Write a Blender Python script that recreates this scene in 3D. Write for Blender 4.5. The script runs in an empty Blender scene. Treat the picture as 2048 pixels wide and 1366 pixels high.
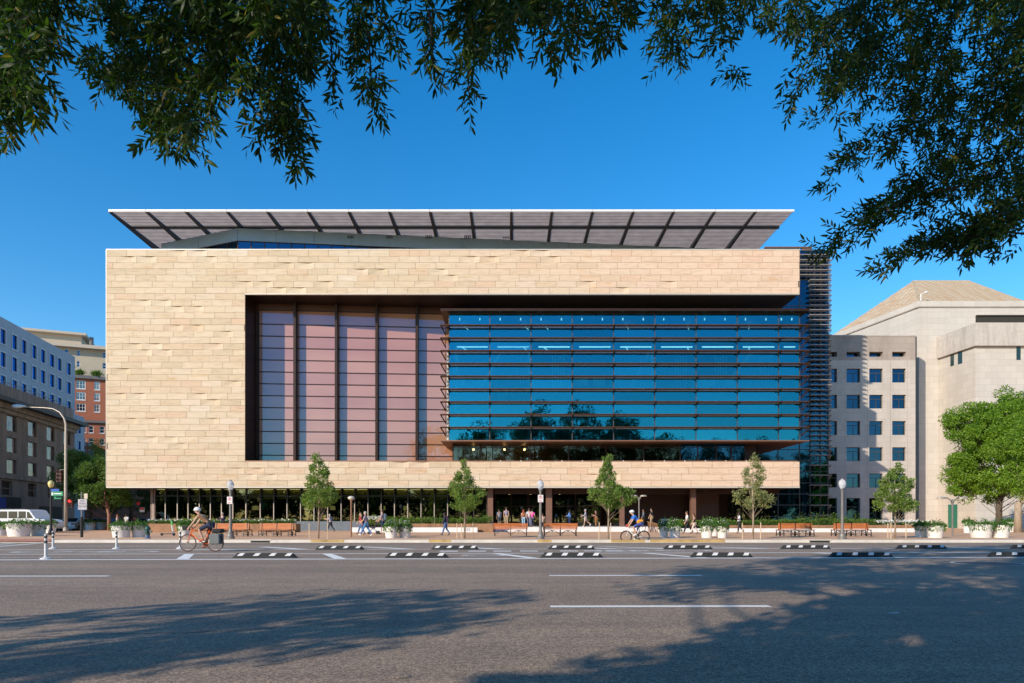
import bpy, bmesh, math, random
import numpy as np
from mathutils import Vector, Matrix, Quaternion

R = math.radians
F = 1365.0
S = bpy.context.scene
COL = S.collection

# ------------------------------------------------------------------ camera
cd = bpy.data.cameras.new('camera'); cam = bpy.data.objects.new('camera', cd); COL.objects.link(cam)
cd.sensor_width = 36.0; cd.lens = F / 2048 * 36
cd.shift_y = 357 / 2048; cd.clip_start = 0.05; cd.clip_end = 3000
cam.location = (0, 0, 1.25); cam.rotation_euler = (R(90), 0, 0)
S.camera = cam

# ------------------------------------------------------------------ sky, sun
SUN = Vector((0.9, 1.0, -0.62)).normalized()          # direction the light travels
elev = math.asin(-SUN.z); azim = math.atan2(-SUN.x, -SUN.y)
w = bpy.data.worlds.new('World'); S.world = w; w.use_nodes = True
nt = w.node_tree; nt.nodes.clear()
sky = nt.nodes.new('ShaderNodeTexSky'); sky.sky_type = 'NISHITA'; sky.sun_disc = False
sky.sun_elevation = elev; sky.sun_rotation = azim; sky.altitude = 0
sky.air_density = 1.15; sky.dust_density = 0.15; sky.ozone_density = 4.0
hs = nt.nodes.new('ShaderNodeHueSaturation'); hs.inputs['Saturation'].default_value = 1.35; hs.inputs['Value'].default_value = 1.36
bg = nt.nodes.new('ShaderNodeBackground'); bg.inputs['Strength'].default_value = 0.15
wo = nt.nodes.new('ShaderNodeOutputWorld')
nt.links.new(sky.outputs[0], hs.inputs['Color']); nt.links.new(hs.outputs[0], bg.inputs[0]); nt.links.new(bg.outputs[0], wo.inputs[0])
sl = bpy.data.lights.new('sun', 'SUN'); sl.energy = 5.0; sl.angle = R(0.53); sl.color = (1.0, 0.885, 0.72)
so = bpy.data.objects.new('sun', sl); COL.objects.link(so)
so.rotation_euler = SUN.to_track_quat('-Z', 'Y').to_euler(); so.location = (-60, -60, 60)
S.view_settings.view_transform = 'Standard'; S.view_settings.look = 'None'
S.view_settings.exposure = 0.0; S.view_settings.gamma = 1.0; S.view_settings.use_curve_mapping = False
S.render.engine = 'CYCLES'
S.cycles.max_bounces = 8; S.cycles.transparent_max_bounces = 12

# ------------------------------------------------------------------ helpers
rng = random.Random(7)
nr = np.random.RandomState(5)
def XP(px, Y): return (px - 1024) / F * Y
def ZP(py, Y): return 1.25 + (1040 - py) / F * Y
def YG(py, z=0.15): return (1.25 - z) * F / (py - 1040)

class NT:
    def __init__(s, name):
        s.m = bpy.data.materials.new(name); s.m.use_nodes = True
        s.t = s.m.node_tree; s.b = s.t.nodes['Principled BSDF']; s.out = s.t.nodes['Material Output']
    def n(s, typ, **kw):
        nd = s.t.nodes.new(typ)
        for k, v in kw.items():
            if k.startswith('i_'):
                key = k[2:]
                key = int(key) if key.isdigit() else key.replace('_', ' ')
                nd.inputs[key].default_value = v
            else: setattr(nd, k, v)
        return nd
    def l(s, a, b): s.t.links.new(a, b)
    def ramp(s, fac, stops, interp='LINEAR'):
        r = s.t.nodes.new('ShaderNodeValToRGB'); r.color_ramp.interpolation = interp
        e = r.color_ramp.elements
        while len(e) < len(stops): e.new(0.5)
        for i, (p, c) in enumerate(stops):
            e[i].position = p; e[i].color = (c[0], c[1], c[2], 1) if not isinstance(c, (int, float)) else (c, c, c, 1)
        s.l(fac, r.inputs[0]); return r
    def mix(s, fac, a, b, mode='MIX'):
        m = s.t.nodes.new('ShaderNodeMix'); m.data_type = 'RGBA'; m.blend_type = mode
        for sock, v in ((m.inputs[0], fac), (m.inputs[6], a), (m.inputs[7], b)):
            if hasattr(v, 'is_linked') or hasattr(v, 'links'): s.l(v, sock)
            else: sock.default_value = v if isinstance(v, (int, float)) else (v[0], v[1], v[2], 1)
        return m.outputs[2]
    def pos(s, scale=(1, 1, 1)):
        g = s.t.nodes.new('ShaderNodeNewGeometry'); mp = s.t.nodes.new('ShaderNodeMapping')
        mp.inputs['Scale'].default_value = scale; s.l(g.outputs['Position'], mp.inputs[0]); return mp.outputs[0]
    def obj(s, scale=(1, 1, 1)):
        g = s.t.nodes.new('ShaderNodeTexCoord'); mp = s.t.nodes.new('ShaderNodeMapping')
        mp.inputs['Scale'].default_value = scale; s.l(g.outputs['Object'], mp.inputs[0]); return mp.outputs[0]
    def noise(s, vec, scale, detail=4, rough=0.55):
        n = s.t.nodes.new('ShaderNodeTexNoise'); n.inputs['Scale'].default_value = scale
        n.inputs['Detail'].default_value = detail; n.inputs['Roughness'].default_value = rough
        s.l(vec, n.inputs['Vector']); return n.outputs['Fac']
    def bump(s, h, strength=0.3, dist=0.01):
        b = s.t.nodes.new('ShaderNodeBump'); b.inputs['Strength'].default_value = strength
        b.inputs['Distance'].default_value = dist; s.l(h, b.inputs['Height']); s.l(b.outputs[0], s.b.inputs['Normal'])

def mat(name, col, rough=0.6, metal=0.0, var=0.12, scale=3.0, bump=0.0, spec=None, stretch=(1, 1, 1), world=True):
    k = NT(name); v = k.pos(stretch) if world else k.obj(stretch)
    n = k.noise(v, scale, 5)
    lo = [c * (1 - var) for c in col]; hi = [min(1, c * (1 + var)) for c in col]
    r = k.ramp(n, [(0.3, lo), (0.7, hi)])
    k.l(r.outputs[0], k.b.inputs['Base Color'])
    k.b.inputs['Roughness'].default_value = rough; k.b.inputs['Metallic'].default_value = metal
    if spec is not None: k.b.inputs['Specular IOR Level'].default_value = spec
    if bump: k.bump(n, bump, 0.01)
    return k.m

class MB:
    def __init__(s): s.v = []; s.f = []
    def _add(s, vs, fs):
        o = len(s.v); s.v += [tuple(p) for p in vs]; s.f += [tuple(i + o for i in f) for f in fs]; return s
    def box(s, x0, x1, y0, y1, z0, z1):
        return s._add([(x0,y0,z0),(x1,y0,z0),(x1,y1,z0),(x0,y1,z0),(x0,y0,z1),(x1,y0,z1),(x1,y1,z1),(x0,y1,z1)],
                      [(0,3,2,1),(4,5,6,7),(0,1,5,4),(1,2,6,5),(2,3,7,6),(3,0,4,7)])
    def fbox(s, fr, u0, u1, d0, d1, z0, z1):
        """box in a facade frame fr = (origin xy, direction u xy); d is measured outward (towards the viewer side)"""
        (ox, oy), (ux, uy) = fr; nx, ny = uy, -ux
        def p(u, d, z): return (ox + ux*u + nx*d, oy + uy*u + ny*d, z)
        return s._add([p(u0,d1,z0),p(u1,d1,z0),p(u1,d0,z0),p(u0,d0,z0),p(u0,d1,z1),p(u1,d1,z1),p(u1,d0,z1),p(u0,d0,z1)],
                      [(0,3,2,1),(4,5,6,7),(0,1,5,4),(1,2,6,5),(2,3,7,6),(3,0,4,7)])
    def quad(s, *p): return s._add(p, [tuple(range(len(p)))])
    def beam(s, p, q, w, h, up=(0, 0, 1)):
        p = Vector(p); q = Vector(q); d = (q - p).normalized(); up = Vector(up)
        a = d.cross(up)
        if a.length < 1e-4: a = d.cross(Vector((1, 0, 0)))
        a.normalize(); b = a.cross(d).normalized()
        a *= w / 2; b *= h / 2
        vs = [p-a-b, p+a-b, p+a+b, p-a+b, q-a-b, q+a-b, q+a+b, q-a+b]
        return s._add(vs, [(3,2,1,0),(4,5,6,7),(0,1,5,4),(1,2,6,5),(2,3,7,6),(3,0,4,7)])
    def tube(s, pts, rad, n=8, cap=True):
        pts = [Vector(p) for p in pts]
        if isinstance(rad, (int, float)): rad = [rad] * len(pts)
        o = len(s.v); prev = None
        for i, p in enumerate(pts):
            d = (pts[min(i+1, len(pts)-1)] - pts[max(i-1, 0)])
            d = d.normalized() if d.length > 1e-9 else Vector((0, 0, 1))
            if prev is None:
                a = d.cross(Vector((0, 0, 1)))
                if a.length < 1e-3: a = d.cross(Vector((1, 0, 0)))
            else: a = prev - d * prev.dot(d)
            a.normalize(); prev = a; b = d.cross(a)
            for k in range(n):
                t = 2 * math.pi * k / n
                s.v.append(tuple(p + (a * math.cos(t) + b * math.sin(t)) * rad[i]))
        for i in range(len(pts) - 1):
            for k in range(n):
                k2 = (k + 1) % n
                s.f.append((o+i*n+k, o+i*n+k2, o+(i+1)*n+k2, o+(i+1)*n+k))
        if cap:
            s.f.append(tuple(o + k for k in reversed(range(n)))); e = o + (len(pts)-1)*n
            s.f.append(tuple(e + k for k in range(n)))
        return s
    def lathe(s, prof, n=20, c=(0, 0, 0), sx=1.0, sy=1.0):
        o = len(s.v)
        for r, z in prof:
            for k in range(n):
                t = 2 * math.pi * k / n
                s.v.append((c[0] + r*sx*math.cos(t), c[1] + r*sy*math.sin(t), c[2] + z))
        for i in range(len(prof) - 1):
            for k in range(n):
                k2 = (k+1) % n
                s.f.append((o+i*n+k, o+i*n+k2, o+(i+1)*n+k2, o+(i+1)*n+k))
        s.f.append(tuple(o + k for k in reversed(range(n)))); e = o + (len(prof)-1)*n
        s.f.append(tuple(e + k for k in range(n)))
        return s
    def prism(s, poly, z0, z1):
        n = len(poly)
        vs = [(x, y, z0) for x, y in poly] + [(x, y, z1) for x, y in poly]
        return s._add(vs, [tuple(reversed(range(n))), tuple(range(n, 2*n))] + [(i, (i+1) % n, n+(i+1) % n, n+i) for i in range(n)])
    def xprism(s, poly, y0, y1):
        """polygon in x,z extruded along y"""
        n = len(poly)
        vs = [(x, y0, z) for x, z in poly] + [(x, y1, z) for x, z in poly]
        return s._add(vs, [tuple(range(n)), tuple(reversed(range(n, 2*n)))] + [(i, n+i, n+(i+1) % n, (i+1) % n) for i in range(n)])
    def build(s, name, m, parent=None, world=False, smooth=False, bevel=0, sub=0):
        off = Vector(parent.location) if (world and parent) else Vector((0, 0, 0))
        me = bpy.data.meshes.new(name)
        me.from_pydata([tuple(Vector(v) - off) for v in s.v] if off.length else s.v, [], s.f)
        me.materials.append(m)
        if smooth: me.shade_smooth()
        me.update()
        o = bpy.data.objects.new(name, me); COL.objects.link(o)
        if parent: o.parent = parent
        if bevel:
            b = o.modifiers.new('bevel', 'BEVEL'); b.width = bevel; b.segments = 2
        if sub:
            b = o.modifiers.new('sub', 'SUBSURF'); b.levels = sub; b.render_levels = sub
        return o

def tag(o, label=None, cat=None, group=None, kind=None):
    if label: o['label'] = label
    if cat: o['category'] = cat
    if group: o['group'] = group
    if kind: o['kind'] = kind
    return o
def thing(name, label, cat, loc=(0, 0, 0), rz=0.0, group=None):
    o = bpy.data.objects.new(name, None); o.empty_display_size = 0.3; COL.objects.link(o)
    o.location = loc; o.rotation_euler = (0, 0, rz)
    return tag(o, label, cat, group)
def copy_tree(o, parent=None):
    c = o.copy(); COL.objects.link(c); c.parent = parent
    for ch in list(o.children): copy_tree(ch, c)
    return c
def inst(name, me, parent=None, loc=(0, 0, 0), rot=(0, 0, 0), sc=None):
    o = bpy.data.objects.new(name, me); COL.objects.link(o); o.parent = parent
    o.location = loc; o.rotation_euler = rot
    if sc: o.scale = sc
    return o

def leaf_mesh(name, P, D, L, W, m, six=False):
    """P,D (n,3) arrays; leaves as lanceolate blades with a light fold"""
    n = len(P); D = D / np.maximum(np.linalg.norm(D, axis=1, keepdims=True), 1e-6)
    A = nr.normal(size=(n, 3)); A -= D * np.sum(A * D, axis=1, keepdims=True)
    A /= np.maximum(np.linalg.norm(A, axis=1, keepdims=True), 1e-6)
    B = np.cross(D, A)
    L = np.broadcast_to(np.asarray(L, float).reshape(-1, 1), (n, 1)); W = np.broadcast_to(np.asarray(W, float).reshape(-1, 1), (n, 1))
    if six:
        V = np.stack([P, P + D*L*0.33 + A*W*0.5, P + D*L*0.70 + A*W*0.38 + B*W*0.1, P + D*L + B*W*0.35, P + D*L*0.70 - A*W*0.38 + B*W*0.1, P + D*L*0.33 - A*W*0.5,
                      P + D*L*0.5 - B*W*0.22], axis=1)
        fa = np.array([[0,1,6],[1,2,6],[2,3,6],[3,4,6],[4,5,6],[5,0,6]]); k = 7
    else:
        V = np.stack([P, P + D*L*0.45 + A*W*0.5, P + D*L, P + D*L*0.45 - A*W*0.5 + B*W*0.15], axis=1)
        fa = np.array([[0,1,2],[0,2,3]]); k = 4
    V = V.reshape(-1, 3); idx = (fa[None] + (np.arange(n) * k)[:, None, None]).reshape(-1, 3)
    me = bpy.data.meshes.new(name)
    me.vertices.add(len(V)); me.vertices.foreach_set('co', V.astype(np.float32).ravel())
    nf = len(idx); me.loops.add(nf*3); me.loops.foreach_set('vertex_index', idx.astype(np.int32).ravel())
    me.polygons.add(nf); me.polygons.foreach_set('loop_start', np.arange(nf, dtype=np.int32)*3)
    me.polygons.foreach_set('loop_total', np.full(nf, 3, dtype=np.int32))
    me.materials.append(m); me.update(calc_edges=True); return me

def text_mesh(body, size, m, name='lettering', align='CENTER', extrude=0.002):
    c = bpy.data.curves.new(name, 'FONT'); c.body = body; c.size = size; c.align_x = align; c.align_y = 'CENTER'; c.extrude = extrude
    c.resolution_u = 2
    o = bpy.data.objects.new(name, c); COL.objects.link(o)
    me = bpy.data.meshes.new_from_object(o.evaluated_get(bpy.context.evaluated_depsgraph_get()))
    bpy.data.objects.remove(o); me.materials.clear(); me.materials.append(m); me.name = name
    return me

# ------------------------------------------------------------------ materials
def asphalt():
    k = NT('asphalt'); v = k.pos()
    fine = k.noise(v, 60, 4, 0.8); mid = k.noise(v, 1.3, 5, 0.6); big = k.noise(k.pos((0.05, 0.5, 1)), 1.0, 4)
    vor = k.n('ShaderNodeTexVoronoi', feature='F1'); vor.inputs['Scale'].default_value = 38; k.l(v, vor.inputs['Vector'])
    c = k.ramp(fine, [(0.30, (0.04, 0.030, 0.022)), (0.45, (0.225, 0.168, 0.122)), (0.56, (0.37, 0.28, 0.21)), (0.72, (0.88, 0.70, 0.54))])
    st = k.ramp(vor.outputs['Color'], [(0.3, (0.62, 0.61, 0.60)), (0.8, (1.5, 1.45, 1.4))])
    c1 = k.mix(0.75, c.outputs[0], st.outputs[0], 'MULTIPLY')
    t = k.ramp(mid, [(0.3, (0.88, 0.88, 0.89)), (0.7, (1.08, 1.06, 1.04))]); t2 = k.ramp(big, [(0.35, (0.86, 0.86, 0.87)), (0.65, (1.1, 1.09, 1.07))])
    tr = k.ramp(k.noise(k.pos((0.02, 1.1, 1)), 1.0, 3), [(0.42, (1, 1, 1)), (0.5, (0.9, 0.9, 0.91)), (0.58, (1, 1, 1))])
    c2 = k.mix(1.0, c1, t.outputs[0], 'MULTIPLY'); c3 = k.mix(1.0, c2, t2.outputs[0], 'MULTIPLY'); c3 = k.mix(1.0, c3, tr.outputs[0], 'MULTIPLY')
    k.l(c3, k.b.inputs['Base Color']); k.b.inputs['Roughness'].default_value = 0.9
    k.bump(fine, 0.5, 0.005); return k.m
def stone(island):
    k = NT('sandstone_island' if island else 'sandstone_panel')
    if island:
        g = k.n('ShaderNodeNewGeometry'); rnd = g.outputs['Random Per Island']
    else:
        g = k.n('ShaderNodeObjectInfo'); rnd = g.outputs['Random']
    base = k.ramp(rnd, [(0.0, (0.55, 0.435, 0.29)), (0.2, (0.61, 0.475, 0.325)), (0.45, (0.64, 0.51, 0.355)), (0.62, (0.62, 0.50, 0.36)), (0.8, (0.59, 0.46, 0.305)), (0.94, (0.61, 0.435, 0.295)), (1.0, (0.65, 0.54, 0.41))])
    pos = k.n('ShaderNodeNewGeometry'); sep = k.n('ShaderNodeSeparateXYZ'); k.l(pos.outputs['Position'], sep.inputs[0])
    mr = k.n('ShaderNodeMapRange'); mr.inputs[1].default_value = -12; mr.inputs[2].default_value = 25; k.l(sep.outputs[0], mr.inputs[0])
    pink = k.mix(mr.outputs[0], base.outputs[0], k.mix(0.42, base.outputs[0], (0.78, 0.50, 0.38)))
    # bedding streaks, offset per panel
    add = k.n('ShaderNodeVectorMath', operation='MULTIPLY_ADD'); k.l(pos.outputs['Position'], add.inputs[0]); add.inputs[1].default_value = (0.55, 0.55, 3.5)
    cmb = k.n('ShaderNodeCombineXYZ'); mu = k.n('ShaderNodeMath', operation='MULTIPLY'); mu.inputs[1].default_value = 60; k.l(rnd, mu.inputs[0])
    k.l(mu.outputs[0], cmb.inputs[0]); k.l(mu.outputs[0], cmb.inputs[2]); k.l(cmb.outputs[0], add.inputs[2])
    n1 = k.noise(add.outputs[0], 1.6, 6, 0.6)
    st = k.ramp(n1, [(0.32, (0.86, 0.83, 0.78)), (0.5, (1, 1, 1)), (0.72, (1.06, 1.05, 1.05))])
    c = k.mix(1.0, pink, st.outputs[0], 'MULTIPLY')
    n2 = k.noise(add.outputs[0], 0.9, 3); sp = k.ramp(n2, [(0.63, (1, 1, 1)), (0.74, (0.93, 0.83, 0.68))])
    c = k.mix(1.0, c, sp.outputs[0], 'MULTIPLY')
    k.l(c, k.b.inputs['Base Color']); k.b.inputs['Roughness'].default_value = 0.75
    fine = k.noise(k.pos(), 30, 3); k.bump(fine, 0.15, 0.01)
    return k.m
def glass(name, tint, transp, refl, trans=0.4, rough=0.01, wave=0.0, vary=0.05):
    """coated glass: reflective layer + tinted see-through layer"""
    k = NT(name); k.t.nodes.remove(k.b)
    tr = k.n('ShaderNodeBsdfTransparent'); tr.inputs[0].default_value = (*transp, 1)
    gl = k.n('ShaderNodeBsdfGlossy'); gl.inputs['Color'].default_value = (*tint, 1); gl.inputs['Roughness'].default_value = rough
    if wave:
        n = k.noise(k.pos(), 0.35, 2); b = k.n('ShaderNodeBump'); b.inputs['Strength'].default_value = wave; b.inputs['Distance'].default_value = 0.05
        k.l(n, b.inputs['Height']); k.l(b.outputs[0], gl.inputs['Normal'])
    lw = k.n('ShaderNodeFresnel'); lw.inputs[0].default_value = 1.5
    ad = k.n('ShaderNodeMath', operation='ADD'); ad.inputs[1].default_value = refl; ad.use_clamp = True; k.l(lw.outputs[0], ad.inputs[0])
    oi = k.n('ShaderNodeObjectInfo'); mv = k.n('ShaderNodeMath', operation='MULTIPLY_ADD'); mv.inputs[1].default_value = vary * 2; mv.inputs[2].default_value = refl - vary; k.l(oi.outputs['Random'], mv.inputs[0]); k.l(mv.outputs[0], ad.inputs[1])
    mx = k.n('ShaderNodeMixShader'); k.l(ad.outputs[0], mx.inputs[0]); k.l(tr.outputs[0], mx.inputs[1]); k.l(gl.outputs[0], mx.inputs[2])
    k.l(mx.outputs[0], k.out.inputs[0]); return k.m
def foliage(name, dark, light, transl=0.35, dry=None):
    k = NT(name); g = k.n('ShaderNodeNewGeometry')
    st = [(0.0, dark), (0.7, light)] + ([(0.94, light), (0.97, dry)] if dry else [])
    c = k.ramp(g.outputs['Random Per Island'], st)
    cl = k.ramp(k.noise(k.pos(), 1.7, 2), [(0.35, (0.75, 0.8, 0.8)), (0.65, (1.15, 1.1, 1.0))])
    cc = k.mix(1.0, c.outputs[0], cl.outputs[0], 'MULTIPLY')
    k.l(cc, k.b.inputs['Base Color']); k.b.inputs['Roughness'].default_value = 0.5; k.b.inputs['Specular IOR Level'].default_value = 0.35
    t = k.n('ShaderNodeBsdfTranslucent'); k.l(k.mix(1.0, cc, (1.5, 1.7, 0.6), 'MULTIPLY'), t.inputs[0])
    mx = k.n('ShaderNodeMixShader'); mx.inputs[0].default_value = transl
    k.l(k.b.outputs[0], mx.inputs[1]); k.l(t.outputs[0], mx.inputs[2]); k.l(mx.outputs[0], k.out.inputs[0]); return k.m
def emit(name, col, s):
    k = NT(name); k.b.inputs['Base Color'].default_value = (*col, 1); k.b.inputs['Emission Color'].default_value = (*col, 1); k.b.inputs['Emission Strength'].default_value = s; return k.m
def paving():
    k = NT('brick_paving'); br = k.n('ShaderNodeTexBrick'); br.offset = 0.5
    for nm, v in (('Color1', (0.76, 0.41, 0.21, 1)), ('Color2', (0.66, 0.35, 0.18, 1)), ('Mortar', (0.52, 0.41, 0.30, 1)), ('Scale', 1.0), ('Mortar Size', 0.012), ('Brick Width', 0.22), ('Row Height', 0.11)): br.inputs[nm].default_value = v
    k.l(k.pos(), br.inputs['Vector'])
    n = k.ramp(k.noise(k.pos((0.4, 1, 1)), 0.9, 5), [(0.3, (0.85, 0.85, 0.86)), (0.7, (1.2, 1.15, 1.08))])
    k.l(k.mix(1.0, br.outputs[0], n.outputs[0], 'MULTIPLY'), k.b.inputs['Base Color']); k.b.inputs['Roughness'].default_value = 0.85; return k.m
def stained(name, col, stain, scale=(1.2, 1.2, 0.15), amt=(0.5, 0.72), rough=0.8, var=0.1):
    k = NT(name); n = k.noise(k.pos(), 2.5, 5); b = k.ramp(n, [(0.3, [c*(1-var) for c in col]), (0.7, [c*(1+var) for c in col])])
    s = k.ramp(k.noise(k.pos(scale), 1.4, 6, 0.65), [(amt[0], 0.0), (amt[1], 1.0)])
    k.l(k.mix(s.outputs[0], b.outputs[0], stain), k.b.inputs['Base Color']); k.b.inputs['Roughness'].default_value = rough; return k.m

M = {}
M['asphalt'] = asphalt(); M['stone'] = stone(False); M['stone_i'] = stone(True)
M['stone_core'] = mat('stone_joint', (0.30, 0.22, 0.15))
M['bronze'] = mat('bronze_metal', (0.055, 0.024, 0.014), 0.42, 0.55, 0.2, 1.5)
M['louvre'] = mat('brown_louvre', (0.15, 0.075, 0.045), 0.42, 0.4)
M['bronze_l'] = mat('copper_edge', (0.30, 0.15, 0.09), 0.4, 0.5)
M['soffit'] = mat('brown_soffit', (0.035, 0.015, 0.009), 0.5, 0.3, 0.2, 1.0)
M['corten'] = mat('weathered_steel', (0.30, 0.155, 0.075), 0.75, 0.0, 0.25, 2.0, stretch=(1, 1, 0.4))
M['trimlight'] = mat('pale_metal_trim', (0.62, 0.55, 0.46), 0.4, 0.2, 0.05)
M['white_trim'] = mat('white_metal', (0.80, 0.79, 0.76), 0.4, 0.0, 0.04)
M['slat'] = mat('roof_slat_metal', (0.30, 0.25, 0.225), 0.5, 0.1, 0.15, 1.0)
M['rafter'] = mat('dark_rafter_metal', (0.085, 0.078, 0.075), 0.5, 0.3)
M['penthouse'] = mat('blue_grey_panel', (0.27, 0.33, 0.37), 0.45, 0.3, 0.08, 0.6)
M['glass_blue'] = glass('blue_coated_glass', (0.045, 0.44, 0.57), (0.52, 0.86, 0.90), 0.34, wave=0.15, vary=0.10)
M['glass_tower'] = glass('tower_glass', (0.06, 0.22, 0.36), (0.40, 0.60, 0.68), 0.28)
M['glass_dark'] = glass('clear_dark_glass', (0.75, 0.8, 0.7), (0.50, 0.52, 0.42), 0.10)
M['glass_win'] = glass('office_window_glass', (0.07, 0.20, 0.34), (0.08, 0.12, 0.14), 0.42, wave=0.3)
M['glass_shade'] = glass('deep_blue_glass', (0.02, 0.09, 0.30), (0.02, 0.03, 0.06), 0.6)
def curtained():
    k = NT('curtained_old_window'); n = k.noise(k.pos((2.2, 2.2, 0.5)), 0.9, 3, 0.5)
    r = k.ramp(n, [(0.40, (0.008, 0.007, 0.008)), (0.47, (0.30, 0.215, 0.185)), (0.60, (0.42, 0.31, 0.27)), (0.64, (0.02, 0.018, 0.02))]); k.l(r.outputs[0], k.b.inputs['Base Color'])
    k.b.inputs['Roughness'].default_value = 0.12; return k.m
M['glass_curtain'] = curtained()
M['glass_old'] = glass('rippled_old_glass', (0.62, 0.55, 0.52), (0.04, 0.04, 0.05), 0.35, wave=1.0)
def pinkglass():
    k = NT('pink_fritted_glass'); n = k.noise(k.pos((0.12, 0.12, 0.35)), 1.0, 3)
    c = k.ramp(n, [(0.3, (0.46, 0.19, 0.09)), (0.7, (0.54, 0.25, 0.125))])
    oi = k.n('ShaderNodeObjectInfo'); vr = k.ramp(oi.outputs['Random'], [(0, (0.88, 0.86, 0.86)), (0.5, (1, 1, 1)), (1, (1.03, 1.08, 1.1))])
    k.l(k.mix(1.0, c.outputs[0], vr.outputs[0], 'MULTIPLY'), k.b.inputs['Base Color']); k.b.inputs['Roughness'].default_value = 0.5
    gl = k.n('ShaderNodeBsdfGlossy'); gl.inputs['Color'].default_value = (0.12, 0.32, 0.48, 1); gl.inputs['Roughness'].default_value = 0.01
    mx = k.n('ShaderNodeMixShader'); mx.inputs[0].default_value = 0.24
    k.l(k.b.outputs[0], mx.inputs[1]); k.l(gl.outputs[0], mx.inputs[2]); k.l(mx.outputs[0], k.out.inputs[0]); return k.m
M['glass_pink'] = pinkglass()
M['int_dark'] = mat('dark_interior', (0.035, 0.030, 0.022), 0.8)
M['int_olive'] = mat('olive_blind', (0.80, 0.74, 0.30), 0.8)
M['int_wall'] = mat('interior_wall', (0.22, 0.24, 0.26), 0.8)
M['int_white'] = mat('white_column_paint', (0.8, 0.82, 0.8), 0.5, var=0.03)
M['striplight'] = emit('strip_light', (1.0, 1.0, 0.92), 2.0)
M['blind_fill'] = emit('blind_fill_light', (1.0, 0.88, 0.45), 2.2)  # glow for the strips added above the ground floor blinds
M['lampglow'] = emit('lamp_glow', (1.0, 0.72, 0.35), 6.0)
M['lampglow2'] = emit('warm_globe_glow', (1.0, 0.62, 0.28), 40.0)
M['concrete'] = mat('kerb_concrete', (0.66, 0.60, 0.52), 0.85, var=0.15, scale=1.2)
M['paving'] = paving()
M['granite_white'] = mat('white_granite', (0.72, 0.70, 0.68), 0.6, var=0.06)
M['slate'] = mat('slate_base', (0.13, 0.15, 0.17), 0.6)
M['pot'] = mat('white_planter_concrete', (0.74, 0.71, 0.67), 0.7, var=0.07, scale=2.5)
M['soil'] = mat('soil', (0.05, 0.035, 0.02), 0.95)
M['wood'] = mat('bench_wood', (0.50, 0.155, 0.045), 0.45, var=0.3, scale=3.0, stretch=(0.4, 5, 5), world=False)
M['iron'] = mat('black_iron', (0.03, 0.03, 0.032), 0.45, 0.5)
M['grey_post'] = mat('grey_painted_post', (0.22, 0.20, 0.18), 0.5, 0.3)
M['galv'] = mat('galvanised_steel', (0.50, 0.42, 0.34), 0.45, 0.4, 0.1)
M['line'] = None
def paint():
    k = NT('road_paint'); n = k.noise(k.pos(), 14, 6, 0.75); n2 = k.noise(k.pos((0.6, 3, 1)), 1.2, 4)
    r = k.ramp(n, [(0.30, (0.30, 0.28, 0.26)), (0.40, (0.90, 0.87, 0.80))]); k.l(k.mix(0.15, r.outputs[0], k.ramp(n2, [(0.3, 0.4), (0.6, 0.85)]).outputs[0]), k.b.inputs['Base Color'])
    k.b.inputs['Roughness'].default_value = 0.7; return k.m
M['line'] = paint()
def worn():
    k = NT('worn_road_paint'); n = k.noise(k.pos(), 9, 6, 0.8)
    r = k.ramp(n, [(0.40, (0.25, 0.22, 0.19)), (0.55, (0.75, 0.72, 0.66))]); k.l(r.outputs[0], k.b.inputs['Base Color']); k.b.inputs['Roughness'].default_value = 0.8; return k.m
M['worn'] = worn()
M['kerbpaint'] = mat('worn_yellow_kerb_paint', (0.50, 0.33, 0.12), 0.85, var=0.3, scale=2.0)
M['rubber'] = mat('black_rubber', (0.022, 0.022, 0.022), 0.8)
M['reflective'] = mat('white_reflective', (0.66, 0.65, 0.63), 0.4, var=0.03)
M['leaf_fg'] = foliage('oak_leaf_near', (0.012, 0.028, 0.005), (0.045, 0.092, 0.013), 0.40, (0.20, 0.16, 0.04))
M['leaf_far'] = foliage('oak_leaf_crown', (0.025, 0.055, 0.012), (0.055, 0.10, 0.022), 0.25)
M['leaf_young'] = foliage('young_oak_leaf', (0.08, 0.15, 0.03), (0.24, 0.33, 0.075), 0.42, (0.42, 0.40, 0.2))
M['leaf_pale'] = foliage('pale_dry_oak_leaf', (0.14, 0.17, 0.07), (0.36, 0.36, 0.17), 0.4, (0.5, 0.42, 0.22))
M['leaf_bright'] = foliage('bright_green_leaf', (0.09, 0.18, 0.02), (0.24, 0.38, 0.04), 0.42)
M['leaf_mid'] = foliage('street_tree_leaf', (0.06, 0.12, 0.025), (0.16, 0.25, 0.06), 0.4)
M['leaf_hedge'] = foliage('hedge_leaf', (0.05, 0.12, 0.02), (0.15, 0.24, 0.04), 0.35, (0.30, 0.26, 0.05))
M['leaf_juniper'] = foliage('juniper_leaf', (0.035, 0.10, 0.02), (0.12, 0.24, 0.05), 0.3)
M['flower'] = mat('white_flower', (0.78, 0.76, 0.72), 0.7)
M['bark'] = mat('oak_bark', (0.10, 0.075, 0.055), 0.9, var=0.35, scale=6, stretch=(2, 2, 0.4))
M['bark_p'] = mat('pale_bark', (0.36, 0.27, 0.19), 0.9, var=0.3, scale=6, stretch=(2, 2, 0.4))
M['bark_r'] = mat('red_brown_bark', (0.30, 0.14, 0.09), 0.9, var=0.3, scale=6, stretch=(2, 2, 0.4))
M['timber'] = mat('stake_timber', (0.62, 0.47, 0.31), 0.8)
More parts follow.
